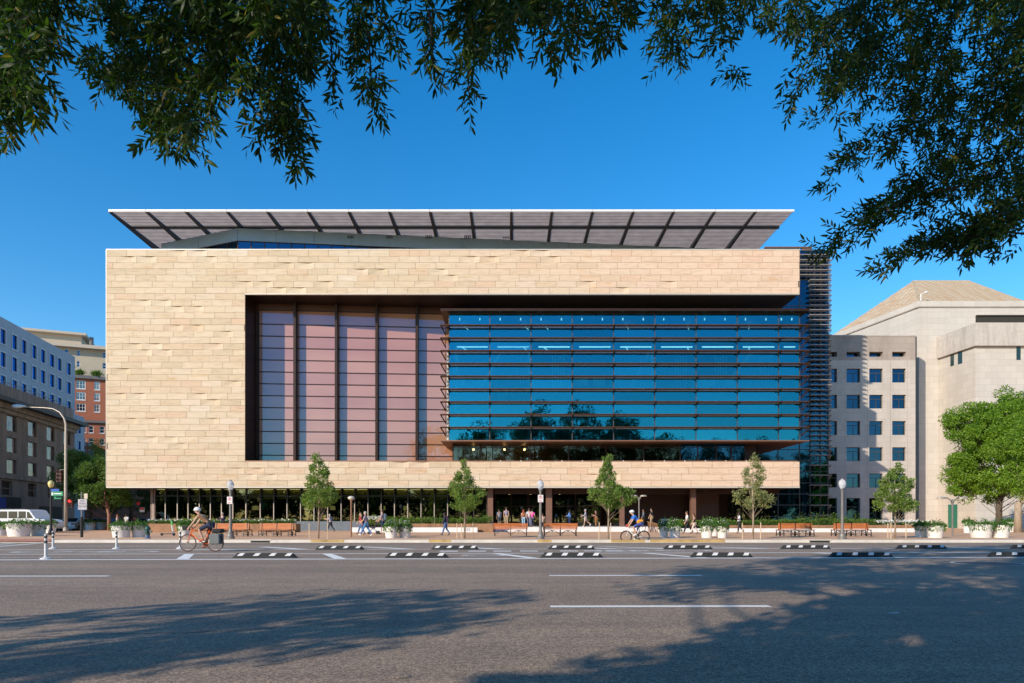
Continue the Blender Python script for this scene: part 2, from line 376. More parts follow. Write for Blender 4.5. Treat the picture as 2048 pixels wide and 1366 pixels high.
# ================================================================== ground
def struct(mb, name, m): return tag(mb.build(name, m), kind='structure')
struct(MB().box(-900, 900, -300, 1500, -0.5, 0.0), 'road', M['asphalt'])
walk = [(-120, 37.3), (200, 38.1), (200, 400), (-112, 400), (-41.5, 57.5), (-43.5, 53.5), (-120, 53.5)]
struct(MB().prism([(x, y + (0.9 if i < 2 else 0)) for i, (x, y) in enumerate(walk)], 0.001, 0.15), 'pavement', M['paving'])
struct(MB().prism([(-120, 37.3), (200, 38.1), (200, 39.0), (-120, 38.2)], 0.001, 0.152), 'kerb', M['concrete'])
km = MB()
for px0, px1 in ((622, 688), (858, 902), (1075, 1103), (1222, 1290), (1300, 1450)):
    a, b = XP(px0, 37.6), XP(px1, 37.6); y = 37.3 + 0.8 * (a + 120) / 320
    km.box(a, b, y - 0.008, y + 0.45, 0.03, 0.157)
struct(km, 'kerb_paint', M['kerbpaint'])
# storm inlets in the kerb: dark slot under a slab
for px0, px1 in ((502, 540), (1620, 1660)):
    a, b = XP(px0, 37.6), XP(px1, 37.6); y = 37.3 + 0.8 * (a + 120) / 320
    t = thing('storm_drain', ('dark storm drain slot in the kerb near the double benches on the left' if px0 < 900 else 'dark storm drain slot in the kerb near the red benches on the right'), 'storm drain', ((a+b)/2, y, 0.0))
    MB().box(a, b, y - 0.012, y + 0.02, 0.015, 0.12).build('opening', M['rubber'], t, True)
    MB().box(a - 0.1, b + 0.1, y - 0.03, y + 0.85, 0.122, 0.168).build('slab', M['concrete'], t, True)
# painted lines -------------------------------------------------
def line(x0, x1, yc, slope, wd, name='lane_line', m=None, lift=0.004, sk=0.0):
    mb = MB(); n = max(1, int((x1 - x0) / 4)); h = wd / 2
    ya, yb = yc + slope * x0, yc + slope * x1
    mb._add([(x0, ya-h, lift), (x1, yb-h, lift), (x1+sk, yb+h, lift), (x0+sk, ya+h, lift)], [(0, 1, 2, 3)])
    return struct(mb, name, m or M['line'])
SL = 0.045
line(-80, 90, 22.05, SL, 0.34)
line(-80, 90, 25.6, SL * 0.9, 0.26)
line(-80, 90, 29.3, SL * 0.8, 0.24)
line(-80, -9.0, 23.6, SL, 0.16, m=M['worn'])
line(XP(1098, 15.45), XP(1402, 15.45), 15.3, 0.012, 0.20)
line(-45, XP(218, 15.2), 15.3, 0.012, 0.20)
line(XP(1100, 9.92), XP(1538, 9.92), 9.84, 0.012, 0.19)
line(-60, -26, 33.5, 0.0, 0.2, m=M['worn']); line(-22, 12, 33.0, 0.02, 0.18, m=M['worn'])
hat = MB()
for px in (372, 655, 1010, 1330, 1700):          # diagonal bars of the painted buffer
    x = XP(px, 24); y0, y1 = 25.4 + x*SL*0.9, 22.3 + x*SL
    hat._add([(x-0.5, y0, 0.005), (x-0.15, y0, 0.005), (x+1.15, y1, 0.005), (x+0.75, y1, 0.005)], [(0, 3, 2, 1)])
for px in (560, 760, 930, 1150, 1260, 1440, 1900):
    x = XP(px, 31); y0, y1 = 32.0 + x*0.03, 29.5 + x*0.036
    hat._add([(x-1.3, y0, 0.005), (x-0.8, y0, 0.005), (x+1.9, y1, 0.005), (x+1.2, y1, 0.005)], [(0, 3, 2, 1)])
struct(hat, 'buffer_marking', M['line'])
dsh = MB()
for px in (881, 937, 987, 1040, 1120, 1168, 1212, 1262):
    x = XP(px, 27.5); y = 27.4 + x * 0.04; dsh._add([(x, y-0.3, 0.005), (x+0.72, y-0.3, 0.005), (x+0.72, y+0.3, 0.005), (x, y+0.3, 0.005)], [(0, 1, 2, 3)])
struct(dsh, 'crossing_dash', M['line'])
bk = MB()        # worn cycle symbol and arrow on the left
def ring(mb, cx, cy, r, w=0.10, n=20, sy=1.7):
    vs = []; fs = []
    for k in range(n):
        t = 2*math.pi*k/n; vs += [(cx + (r)*math.cos(t)*sy, cy + r*math.sin(t), 0.0055), (cx + (r-w)*math.cos(t)*sy, cy + (r-w)*math.sin(t), 0.0055)]
    for k in range(n): a = 2*k; b = 2*((k+1) % n); fs.append((a, b, b+1, a+1))
    mb._add(vs, fs)
ring(bk, -18.3, 26.7, 0.75, 0.2); ring(bk, -15.2, 26.9, 0.75, 0.2)
bk.quad((-18, 26.7, .0055), (-15.2, 26.7, .0055), (-15.2, 26.95, .0055), (-18, 26.95, .0055)); bk.quad((-16.8, 26.1, .0058), (-16.5, 26.1, .0058), (-15.4, 27.7, .0058), (-15.8, 27.7, .0058))
bk._add([(-14.0, 28.1, .006), (-12.4, 28.1, .006), (-12.4, 27.7, .006), (-11.0, 28.4, .006), (-12.4, 29.0, .006), (-12.4, 28.5, .006), (-14.0, 28.5, .006)], [tuple(range(7))])
ring(bk, 4.2, 27.6, 0.7, 0.2); ring(bk, 7.0, 27.8, 0.7, 0.2); bk.quad((4.4, 27.4, .0056), (7.0, 27.5, .0056), (7.0, 27.75, .0056), (4.4, 27.6, .0056))
ring(bk, -3.3, 23.9, 0.5, 0.16); ring(bk, -1.0, 24.0, 0.5, 0.16)
bk.quad((XP(1775, 9.1), 9.05, .006), (XP(1805, 9.1), 9.15, .006), (XP(1804, 9.1), 9.22, .006), (XP(1782, 9.1), 9.2, .006))
struct(bk, 'cycle_symbol', M['worn'])
cw = MB()
for x in np.arange(-31, -23, 1.4): cw.quad((x, 30.2, .0062), (x+0.6, 30.2, .0062), (x-0.9, 36.4, .0062), (x-1.5, 36.4, .0062))
struct(cw, 'crosswalk_marking', M['worn'])
MB().box(-30.5, -25.3, 37.42, 38.75, 0.1, 0.1565).build('ramp', mat('red_tactile_paving', (0.42, 0.16, 0.13), 0.9))['kind'] = 'structure'
cr = MB(); rc = random.Random(4)
for (x, y, L_, an) in ((-7.5, 7.2, 5, 0.06), (1.5, 12.6, 9, -0.03), (-12, 13.2, 8, 0.02), (4.0, 6.9, 3, 1.2), (-3, 17.5, 12, 0.03), (9, 18.2, 8, 0.0), (-2.2, 5.8, 2.2, 0.9)):
    px_, py_ = x, y; aa = an
    for k in range(int(L_ / 0.25)):
        aa = an + rc.uniform(-0.5, 0.5); nx_, ny_ = px_ + 0.25*math.cos(aa), py_ + 0.25*math.sin(aa); w_ = rc.uniform(0.006, 0.014)
        cr.quad((px_, py_ - w_, 0.003), (nx_, ny_ - w_, 0.003), (nx_, ny_ + w_, 0.003), (px_, py_ + w_, 0.003)); px_, py_ = nx_, ny_
struct(cr, 'road_crack', mat('tar_crack', (0.09, 0.075, 0.065), 0.8))
# manhole ring
t = thing('manhole_cover', 'round iron manhole cover in the shaded road at the right', 'manhole', (XP(1972, 19.7), 19.6, 0.0))
mb = MB(); ring(mb, 0, 0, 0.95, 0.10, 32, 1.0); mb.build('rim', M['worn'], t)
MB().lathe([(0.84, 0.004), (0.84, 0.007)], 32).build('lid', mat('iron_lid', (0.05, 0.05, 0.055), 0.6, 0.4), t)
t = thing('manhole_cover', 'small round valve cover in the near road left of the middle', 'manhole', (XP(800, 5.45), 5.45, 0.0))
mb = MB(); ring(mb, 0, 0, 0.085, 0.008, 24, 1.0); mb.build('rim', M['grey_post'], t); MB().lathe([(0.072, 0.003), (0.072, 0.006)], 24).build('lid', M['asphalt'], t)

# ================================================================== main building
mus = thing('museum_building', 'large sandstone clad building with blue glass box and slatted roof canopy', 'building', (-5.9, 76, 0.15))
def mpart(mb, name, m, parent=mus, **k): return mb.build(name, m, parent, True, **k)
def mpart_sub(mb, name, m, par, **k):
    # sub-part: same origin as its part (part objects sit at the building's own origin)
    off = Vector(mus.location); mb.v = [tuple(Vector(v) - off) for v in mb.v]
    return mb.build(name, m, par, False, **k)
FY = 68.0
BX0, BX1 = -40.4, 28.65; RH = 0.62; ZT = 28.15
OX0 = -26.6; OZ1 = ZT - 7 * RH; OZ0 = ZT - 34 * RH; ZB = ZT - 38 * RH
core = MB()
yc = FY + 0.22
core.box(BX0 + 0.02, OX0 - 0.02, yc, 84, ZB, ZT)                       # left block
core.box(OX0 - 0.02, BX1 - 0.02, yc, 78.9, OZ1 + 0.03, ZT)         # top band
core.box(OX0 - 0.02, BX1 - 0.02, yc, yc + 2.4, ZB, OZ0 - 0.03)         # bottom band
core.box(OX0, 27.2, 79.7, 84, ZB, ZT)
mpart(core, 'wall', M['stone_core'])
# stone panels
def panel_mesh(wd, twist):
    g = 0.011; x0, x1 = g, wd - g; z0, z1 = g, RH - g; D = 0.20
    mb = MB()
    if not twist:
        mb.box(x0, x1, 0, D, z0, z1)
    else:
        t = 0.70 if twist > 0 else 0.36; xm = x0 + (x1 - x0) * t; dd = 0.125; d1 = 0.06
        xa = x0 + (x1 - x0) * 0.05; xb = x1
        vs = [(x0, 0, z0), (xm, d1, z0), (x1, 0, z0), (x1, 0.0, z1), (xm, dd, z1), (xa, 0.0, z1), (x0, 0, z1),
              (x0, D, z0), (xm, D, z0), (x1, D, z0), (x1, D, z1), (xm, D, z1), (xa, D, z1), (x0, D, z1)]
        fs = [(0, 5, 6), (0, 4, 5), (0, 1, 4), (1, 2, 4), (2, 3, 4), (0, 7, 8, 1), (1, 8, 9, 2), (2, 9, 10, 3), (3, 10, 11, 4), (4, 11, 12, 5), (5, 12, 13, 6), (6, 13, 7, 0)]
        mb._add(vs, [tuple(reversed(f)) if i > 4 else f for i, f in enumerate(fs)])
    return mb
cells = []
PW = 2.012
tw_count = 0
for r in range(38):
    z0 = ZT - (r + 1) * RH
    segs = [(BX0, BX1)] if (r < 7 or r >= 34) else [(BX0, OX0)]
    off = (r * 0.7 + (0.33 if r % 3 == 1 else 0)) % PW
    for a, b in segs:
        x = a - off; k = 0
        while x < b - 0.02:
            xa, xb = max(x, a), min(x + PW, b)
            if xb - xa > 0.12:
                full = xb - xa > PW - 0.01
                ph = (k * 7 + r * 11 + (r * r) % 5) % 17
                prob = 0.9 if xa < -5 else (0.75 if xa < 10 else 0.3)
                tws = full and ph in ((2, 9, 13) if r % 2 else (4, 11)) and rng.random() < prob and r not in (37,)
                cells.append((xa, z0, round(xb - xa, 3), 1 if tws else 0))
            x += PW; k += 1
cache = {}
full = [c for c in cells if c[2] > 1.0]; full.sort(key=lambda c: (c[0] > OX0 - 0.5, c[1] < 20, c[0]))
chosen = set(map(id, full[:300]))
stuffmb = MB()
for c in cells:
    if id(c) in chosen:
        key = (c[2], c[3])
        if key not in cache:
            mm = panel_mesh(*key); me = bpy.data.meshes.new('stone_panel'); me.from_pydata(mm.v, [], mm.f); me.materials.append(M['stone']); cache[key] = me
        inst('stone_panel', cache[key], mus, Vector((c[0], FY + rng.uniform(0, 0.012), c[1])) - Vector(mus.location))
    else:
        mm = panel_mesh(c[2], c[3]); dy = FY + rng.uniform(0, 0.012)
        stuffmb._add([(v[0] + c[0], v[1] + dy, v[2] + c[1]) for v in mm.v], mm.f)
tag(mpart(stuffmb, 'stone_cladding', M['stone_i']), kind='stuff')
# trims of the box
tr = MB().box(BX0 - 0.03, BX1 + 0.03, FY - 0.02, FY + 0.5, ZT, ZT + 0.1)
tr.box(BX0 - 0.02, BX1 + 0.02, FY - 0.03, FY + 0.35, ZB - 0.14, ZB - 0.005)
tr.box(OX0, BX1, FY - 0.01, FY + 0.3, OZ1 - 0.09, OZ1 - 0.003)
tr.box(BX0 - 0.06, BX0 - 0.005, FY - 0.01, FY + 0.3, ZB, ZT)
mpart(tr, 'edge_trim', M['trimlight'])
mpart(MB().box(BX1 - 0.01, BX1 + 0.04, FY + 0.05, 78.9, OZ1, ZT).box(BX1 - 0.01, BX1 + 0.04, FY + 0.05, FY + 2.5, ZB, OZ0), 'end_wall', M['stone_core'])
# soffits and jamb lining
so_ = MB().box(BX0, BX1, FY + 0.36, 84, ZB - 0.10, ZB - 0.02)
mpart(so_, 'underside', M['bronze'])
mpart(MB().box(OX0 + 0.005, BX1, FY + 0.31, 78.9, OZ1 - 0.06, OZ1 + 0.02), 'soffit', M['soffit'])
mpart(MB().box(OX0 - 0.03, OX0 + 0.02, FY + 0.02, 71.6, OZ0, OZ1 - 0.06), 'jamb', M['bronze'])
mpart(MB().box(OX0, BX1 - 0.2, FY + 0.02, FY + 0.12, OZ0 - 0.03, OZ0 + 0.10).box(OX0, BX1 - 0.1, FY + 0.12, 79.6, OZ0 - 0.03, OZ0 + 0.02), 'sill', M['bronze_l'])
# recessed pink wall (plan rotated a little)
a = math.atan(0.076); fr = ((OX0, 71.0), (math.cos(a), math.sin(a)))
rowz = [ZP(648.0 + 23.85 * k, 71.0) for k in range(12)]; rowz = [OZ1 - 0.9] + rowz + [OZ0]
rowz[0] = ZP(620, 71.0)
bays = []
ux = [512, 590, 672, 752, 832, 912]
def uof(px):   # intersection of the pixel ray with the wall plane
    t = (px - 1024) / F
    # X = OX0+u c, Y = 71+u s, X = tY
    return (t * 71.0 - OX0) / (math.cos(a) - t * math.sin(a))
us = [uof(p) for p in ux]; us[0] = 0.25
for i in range(5):
    for j in range(len(rowz) - 1):
        z1, z0 = rowz[j], rowz[j + 1]
        mb = MB().fbox(fr, us[i] + 0.06, us[i+1] - 0.06, -0.03, 0.0, z0 + 0.05, z1 - 0.05)
        mpart(mb, 'glass_pane', M['glass_pink'])
mb = MB()
for z in rowz: mb.fbox(fr, 0.1, us[5], -0.03, 0.045, z - 0.05, z + 0.05)
mpart(mb, 'mullion', M['bronze'])
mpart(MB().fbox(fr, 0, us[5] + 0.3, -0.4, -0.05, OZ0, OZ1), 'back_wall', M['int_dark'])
mpart(MB().fbox(fr, 0.05, us[5], -0.05, 0.06, rowz[0] + 0.06, OZ1 - 0.06), 'head_band', mat('soffit_reflection_brown', (0.10, 0.045, 0.03), 0.4, 0.2))  # brown strip painted for the soffit's reflection and shadow on the glass
for i in range(1, 5):
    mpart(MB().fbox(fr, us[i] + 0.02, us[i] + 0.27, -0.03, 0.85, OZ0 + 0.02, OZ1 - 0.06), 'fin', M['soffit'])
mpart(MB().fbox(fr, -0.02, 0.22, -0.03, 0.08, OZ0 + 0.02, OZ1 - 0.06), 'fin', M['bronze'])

# glass box --------------------------------------------------------
GY = 67.1; LY = 66.3
gx0, gx1 = XP(898, GY), XP(1599, GY); gz0, gz1 = ZP(881, GY), ZP(627, GY)
rows = [ZP(650.5 + 25.55 * k, LY) for k in range(9)]
gm = [XP(p, GY) for p in (898, 979.5, 1062, 1144.5, 1227, 1309.5, 1392, 1474.5, 1557, 1599)]
rz = [gz1] + [z for z in rows] + [gz0]
for i in range(9):
    for j in range(len(rz) - 1):
        mpart(MB().box(gm[i] + 0.04, gm[i+1] - 0.04, GY, GY + 0.03, rz[j+1] + 0.03, rz[j] - 0.03), 'glass_pane', M['glass_blue'])
mb = MB()
for x in gm: mb.box(x - 0.045, x + 0.045, GY - 0.03, GY + 0.12, gz0, gz1)
for z in rz: mb.box(gx0, gx1, GY - 0.015, GY + 0.05, z - 0.035, z + 0.035)
mpart(mb, 'mullion', M['rafter'])
# side walls of the box
mpart(MB().box(gx0 - 0.02, gx0 + 0.01, GY + 0.03, 79, gz0, gz1), 'side_pane', M['glass_blue'])
mpart(MB().box(gx1 - 0.01, gx1 + 0.02, GY + 0.03, 78.8, gz0, gz1), 'side_pane', M['glass_blue'])
mpart(MB().box(gx0 - 0.22, gx0 - 0.03, GY + 0.1, GY + 0.35, gz0, rows[2]), 'corner_post', M['trimlight'])
# horizontal louvres
cx0, cx1 = XP(881, LY), XP(1619, LY)
lmesh = None
for j, z in enumerate(rows):
    lv = MB().xprism([(cx0, 0.0), (cx1, 0.0), (cx1, 0.045), (cx0, 0.045)], LY, LY + 0.34)
    lv.tube([(cx0, LY - 0.02, 0.05), (cx1, LY - 0.02, 0.05)], 0.035, 6)
    lv.box(cx0 + 0.05, cx1 - 0.05, LY + 0.42, LY + 0.50, -0.01, 0.025)
    lv.v = [(x, y, zz + z) for x, y, zz in lv.v]
    lo = mpart(lv, 'louvre', M['louvre'])
    for x in gm:
        br = MB()._add([(x-0.05, LY-0.06, z+0.10), (x+0.05, LY-0.06, z+0.10), (x-0.05, GY-0.02, z+0.06), (x+0.05, GY-0.02, z+0.06), (x-0.05, LY-0.02, z-0.07), (x+0.05, LY-0.02, z-0.07), (x-0.05, GY-0.02, z-0.22), (x+0.05, GY-0.02, z-0.22)],
                      [(0,1,3,2),(4,6,7,5),(0,4,5,1),(0,2,6,4),(1,5,7,3),(2,3,7,6)])
        mpart_sub(br, 'bracket', M['bronze'], lo)
    for xe, d in ((cx0, 1), (cx1, -1)):           # end brackets
        br = MB().beam((xe, LY, z + 0.02), (xe + d*0.45, GY, z - 0.75), 0.07, 0.10).beam((xe, LY + 0.06, z + 0.02), (xe, GY + 0.4, z + 0.02), 0.06, 0.06).beam((xe + d*0.42, GY, z), (xe + d*0.42, GY, z - 0.75), 0.06, 0.06)
        mpart_sub(br, 'end_bracket', M['bronze'], lo)
# canopy on top and soffit below the glass box
zc = ZP(618, LY)
mpart(MB().box(cx0, cx1, LY, 73, zc - 0.16, zc).box(cx0, cx1, LY - 0.03, LY + 0.05, zc - 0.02, zc + 0.05), 'canopy', M['bronze'])
mpart(MB().box(gx0 - 0.05, gx1 + 0.05, GY - 0.05, GY + 0.1, gz1 + 0.02, zc - 0.16), 'head_band', M['bronze'])
mpart(MB().box(gx0, gx1, GY + 0.1, 78.8, gz1 + 0.3, zc - 0.17), 'ceiling', M['int_wall'])
ZS = ZP(881, LY)
sf = MB(); A0 = (cx0, LY); sf.prism([(cx0, LY), (cx1, LY), (cx1, 78.8), (cx0, 78.8)], ZS - 0.06, ZS)
mpart(sf, 'underside', mat('copper_soffit', (0.20, 0.085, 0.04), 0.45, 0.4))
mpart(MB().box(cx0, cx1, LY - 0.03, LY + 0.05, ZS - 0.08, ZS + 0.03), 'edge_trim', M['bronze_l'])
# interior of the glass box
mb = MB()
for z in (ZP(778, GY) - 0.0, ZP(675, GY) + 0.25): mb.box(gx0 + 0.1, gx1 - 0.1, GY + 1.2, 77.6, z - 0.45, z)
mb.box(gx0 + 0.1, gx1 - 0.1, GY + 0.2, 78.6, gz0 + 0.02, gz0 + 0.2)
mpart(mb, 'floor_slab', M['int_wall'])
mpart(MB().box(gx0 + 0.3, gx1 - 0.3, 77.6, 77.9, gz0 + 0.2, gz1), 'back_wall', mat('interior_blue_grey', (0.22, 0.27, 0.29), 0.8))
for px in (913, 1059, 1305): 
    mpart(MB().tube([(XP(px, 69), 69, gz0 + 0.2), (XP(px, 69), 69, ZP(688, 69))], 0.21, 12), 'column', M['int_white'], smooth=True)
for i in range(9):
    zl = ZP(692, GY)
    mpart(MB().box(gm[i] + 0.75, gm[i+1] - 0.2, GY + 0.5, GY + 0.62, zl, zl + 0.10), 'strip_light', M['striplight'])
    for q in (0.25, 0.75):
        xx = gm[i] + (gm[i+1] - gm[i]) * q
        zz = ZP(637, GY); mpart(MB().tube([(xx, GY + 0.6, zz), (xx, GY + 0.6, zz + 0.22)], 0.06, 6), 'spotlight', M['striplight'])
mb = MB()
for c in (1035, 1105, 1280, 1350, 1430, 1520):
    for k in range(5): x = XP(c + k * 5.5, 70); mb.box(x, x + 0.06, 70, 70.1, ZP(800, 70), ZP(712, 70))
mpart(mb, 'screen_rods', M['int_white'])
mb = MB()
for px0, w_ in ((1150, 26), (1186, 24), (918, 12), (1400, 30), (1455, 18)): mb.box(XP(px0, 69), XP(px0 + w_, 69), 69, 69.1, ZP(772, 69), ZP(757, 69))
mpart(mb, 'display_board', M['int_white'])
mb = MB()
for k in range(34):
    x = gx0 + 0.6 + k * 0.95; h_ = 0.7 + 0.5 * ((k * 7) % 3); mb.box(x, x + 0.55, 69.4 + (k % 4) * 0.8, 69.9 + (k % 4) * 0.8, ZP(778, GY), ZP(778, GY) + h_)
mpart(mb, 'furniture', M['int_wall'])
mb = MB()
for zf in (gz1 - 0.35, ZP(675, GY) - 0.28):
    for k in (0, 3, 4, 8, 11, 14): mb.beam((gx0 + 1 + k*2.1, GY + 2.5, zf), (gx0 + 1.6 + k*2.1, 71.5, zf), 0.07, 0.04)
mpart(mb, 'box_fill_light', M['striplight'])  # extra glowing strips added to brighten the inside of the glass box
mb = MB()
for x in gm: mb.box(x - 0.28, x + 0.28, GY + 0.5, GY + 0.56, ZP(778, GY) + 0.02, ZP(778, GY) + 0.9)
mpart(mb, 'blind', M['int_white'])
for k, (p0_, p1_) in enumerate(((955, 1000), (1250, 1296), (1430, 1500))):
    mpart(MB().beam((XP(p0_, 71), 71, ZP(778, GY)), (XP(p1_, 71), 71, ZP(690, GY)), 1.2, 0.25), 'stair', M['int_white'])
# lower recessed band under the glass box
LWY = 68.7; frb = ((0.0, LWY), (1.0, 0.0))
def ul(px): return XP(px, LWY)
lw0, lw1 = OZ0 + 0.12, ZS - 0.07
pxs = [906, 962, 985, 1060, 1137, 1212, 1287, 1360, 1395, 1432, 1462, 1490]
for i in range(len(pxs) - 1):
    ua, ub = ul(pxs[i]), ul(pxs[i+1])
    mpart(MB().fbox(frb, ua + 0.05, ub - 0.05, 0.02, 0.05, lw0, lw1), 'glass_pane', M['glass_tower'] if i in (7, 8, 9, 10) else M['glass_dark'])
mb = MB()
for p in pxs: u = ul(p); mb.fbox(frb, u - 0.05, u + 0.05, 0.0, 0.12, lw0, lw1)
mb.fbox(frb, ul(906), ul(1490), 0.0, 0.1, lw0 - 0.08, lw0 + 0.02); mb.fbox(frb, ul(906), ul(1490), 0.0, 0.1, lw1 - 0.42, lw1 - 0.36)
mpart(mb, 'mullion', M['bronze'])
lx = ul(906) - 0.03
mpart(MB().box(lx, lx + 0.03, LWY + 0.1, 70.6, lw0, lw1).box(lx, lx + 0.03, 70.75, 72.5, lw0, lw1), 'side_pane', M['glass_dark'])
mpart(MB().box(lx - 0.02, lx + 0.06, 70.6, 70.75, lw0, lw1), 'mullion', M['bronze'])
mpart(MB().box(lx, ul(1490), 73.0, 73.2, OZ0, lw1), 'back_wall', mat('brown_loggia_wall', (0.40, 0.20, 0.11), 0.6))
mpart(MB().box(ul(1137), ul(1490), 71.4, 71.5, OZ0, lw1), 'partition', mat('dark_timber_wall', (0.15, 0.065, 0.04), 0.6))
mpart(MB().box(XP(962, 72.8), XP(983, 72.8), 72.7, 72.8, lw0, lw1 - 0.4), 'door_leaf', mat('ochre_door', (0.55, 0.33, 0.10), 0.5))
for px in (1009, 1049, 947):
    mpart(MB().lathe([(0.02, -0.10), (0.08, -0.06), (0.10, 0), (0.08, 0.06), (0.02, 0.10)], 10, (XP(px, 70.5), 70.5, ZP(899, 70.5))), 'globe_lamp', M['lampglow2'], smooth=True)
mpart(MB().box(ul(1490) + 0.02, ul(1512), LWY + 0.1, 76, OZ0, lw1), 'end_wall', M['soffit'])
mpart(MB().fbox(frb, ul(912), ul(940), 0.3, 0.32, lw0 + 0.1, lw0 + 0.55), 'sign_plate', mat('pale_blue_board', (0.20, 0.27, 0.35), 0.5)) if False else None
# small sign behind the balcony corner glass
# glass balustrade fixing dots
mb = MB()
for px in range(1000, 1500, 41): mb.box(XP(px, FY), XP(px, FY) + 0.08, FY + 0.0, FY + 0.05, OZ0 + 0.02, OZ0 + 0.12)
mpart(mb, 'balustrade_clip', M['white_trim'])
# ------------------------------------------------ roof canopy
RZ = ZP(423, FY); rx0, rx1 = XP(217, FY), XP(1588.5, FY); rb = 79.0
mpart(MB().box(rx0, rx1, FY - 0.02, FY + 0.16, RZ, RZ + 0.20), 'fascia', M['white_trim'])
raf = [217.5, 291, 370, 453, 533.5, 615, 696.5, 778, 859.5, 941, 1022.5, 1104, 1185.5, 1267, 1348, 1430, 1512]
for i, p in enumerate(raf):
    x = XP(p, FY); mb = MB()
    mb._add([(x-0.12, FY+0.16, RZ-0.02), (x+0.12, FY+0.16, RZ-0.02), (x+0.18, rb, RZ-0.42), (x-0.18, rb, RZ-0.42),
             (x-0.12, FY+0.16, RZ+0.16), (x+0.12, FY+0.16, RZ+0.16), (x+0.18, rb, RZ+0.16), (x-0.18, rb, RZ+0.16)], [(0,3,2,1),(4,5,6,7),(0,1,5,4),(1,2,6,5),(2,3,7,6),(3,0,4,7)])
    mpart(mb, 'rafter', M['rafter'])
mpart(MB().box(rx0 + 0.1, rx1 - 0.1, 71.55, 71.75, RZ - 0.16, RZ + 0.12), 'cross_beam', M['rafter'])
sm = None
nsl = 30
for k in range(nsl):
    y = FY + 0.42 + k * 0.35
    if sm is None:
        m_ = MB()._add([(rx0+0.05, 0, 0.0), (rx1-0.05, 0, 0.0), (rx1-0.05, 0.09, 0.20), (rx0+0.05, 0.09, 0.20), (rx0+0.05, 0.035, 0.0), (rx1-0.05, 0.035, 0.0), (rx1-0.05, 0.125, 0.20), (rx0+0.05, 0.125, 0.20)], [(0,1,2,3),(7,6,5,4),(0,4,5,1),(3,2,6,7),(1,5,6,2),(0,3,7,4)])
        sm = bpy.data.meshes.new('roof_slat'); sm.from_pydata(m_.v, [], m_.f); sm.materials.append(M['slat'])
    inst('roof_slat', sm, mus, Vector((0, y, RZ - 0.01)) - Vector(mus.location))
# seams of the fascia
mb = MB()
for p in raf[1:]: x = XP(p, FY); mb.box(x - 0.02, x + 0.02, FY - 0.035, FY - 0.02, RZ, RZ + 0.2)
mpart(mb, 'fascia_joint', M['slat'])
# side bar of canopy: small
# penthouse wall
pp = [(XP(322, 75.2), 75.2), (XP(475, 71.2), 71.2), (XP(1480, 76.9), 76.9), (XP(1540, 79), 79)]
pw_top = RZ - 0.3; zw = ZP(481, 71.2)
for i in range(3):
    p0, p1 = Vector(pp[i]), Vector(pp[i+1]); L = (p1 - p0).length; d = (p1 - p0) / L
    f2 = (tuple(p0), tuple(d)); n = max(1, round(L / 3.9)) if i else 2
    for k in range(n):
        mpart(MB().fbox(f2, L*k/n + 0.02, L*(k+1)/n - 0.02, -0.1, 0.0, zw, pw_top), 'wall_panel', M['penthouse'])
    mpart(MB().fbox(f2, 0, L, -0.35, -0.12, 27, pw_top), 'wall', M['penthouse'])
    nn = max(1, round(L / 1.36))
    wm = MB(); fm = MB()
    for k in range(nn):
        if i == 1 and k > nn * 0.55: break
        wm = MB().fbox(f2, L*k/nn + 0.06, L*(k+1)/nn - 0.06, -0.1, -0.07, 28.4, zw - 0.1)
        mpart(wm, 'window', M['glass_win'])
        fm.fbox(f2, L*k/nn - 0.05, L*k/nn + 0.05, -0.11, -0.02, 28.3, zw - 0.02)
    fm.fbox(f2, 0, L, -0.11, -0.02, zw - 0.09, zw - 0.01)
    mpart(fm, 'window_frame', M['bronze'])
# vent slots on the penthouse
vm = MB(); p0, p1 = Vector(pp[1]), Vector(pp[2]); d = (p1 - p0).normalized()
for px in (695, 773, 851, 929, 1006):
    for q in range(4):
        t_ = (px + q * 3.4 - 1024) / F; u = (t_*p0.y - p0.x) / (d.x - t_*d.y); Y = p0.y + u*d.y
        vm.fbox((tuple(p0), tuple(d)), u, u + 0.10, 0.0, 0.012, ZP(477, Y), ZP(471, Y))
mpart(vm, 'vent', M['rubber'])
# back mass of the building
mpart(MB().box(BX0 + 0.5, 24, 84.01, 110, 0.2, 27.5), 'rear_wing', M['stone_core'])

# ------------------------------------------------ ground floor
GFY = 70.6; gf1 = ZB - 0.10
gfx = [332, 356, 377.5, 400, 422, 444, 467, 493, 521.5, 548.5, 575, 602, 629, 656, 683, 710, 736.5, 763, 789.5, 816, 842.5, 869, 895.5, 921.5, 947.5, 973.5]
gxs = [XP(308, GFY)] + [XP(p, GFY) for p in gfx]
mb = MB()
for i in range(len(gxs) - 1):
    z0 = 0.16 if i < 8 else (1.12 if i < 16 else 0.5)
    mpart(MB().box(gxs[i] + 0.05, gxs[i+1] - 0.05, GFY, GFY + 0.03, z0, ZP(992, GFY) - 0.03), 'glass_pane', M['glass_dark'])
    mpart(MB().box(gxs[i] + 0.05, gxs[i+1] - 0.05, GFY, GFY + 0.03, ZP(992, GFY) + 0.03, gf1), 'glass_pane', M['glass_dark'])
for i, x in enumerate(gxs):
    wd = 0.42 if i < 7 else 0.17
    mb.box(x - 0.05, x - 0.05 + wd, GFY + 0.03, GFY + 0.45, 0.15, gf1)
    mb.box(x - 0.055, x + 0.045, GFY - 0.12, GFY + 0.03, 0.15, gf1)
mb.box(gxs[0], gxs[-1], GFY - 0.02, GFY + 0.06, ZP(992, GFY) - 0.04, ZP(992, GFY) + 0.04)
mpart(mb, 'mullion', mat('dark_bronze_mullion', (0.045, 0.035, 0.03), 0.45, 0.4))
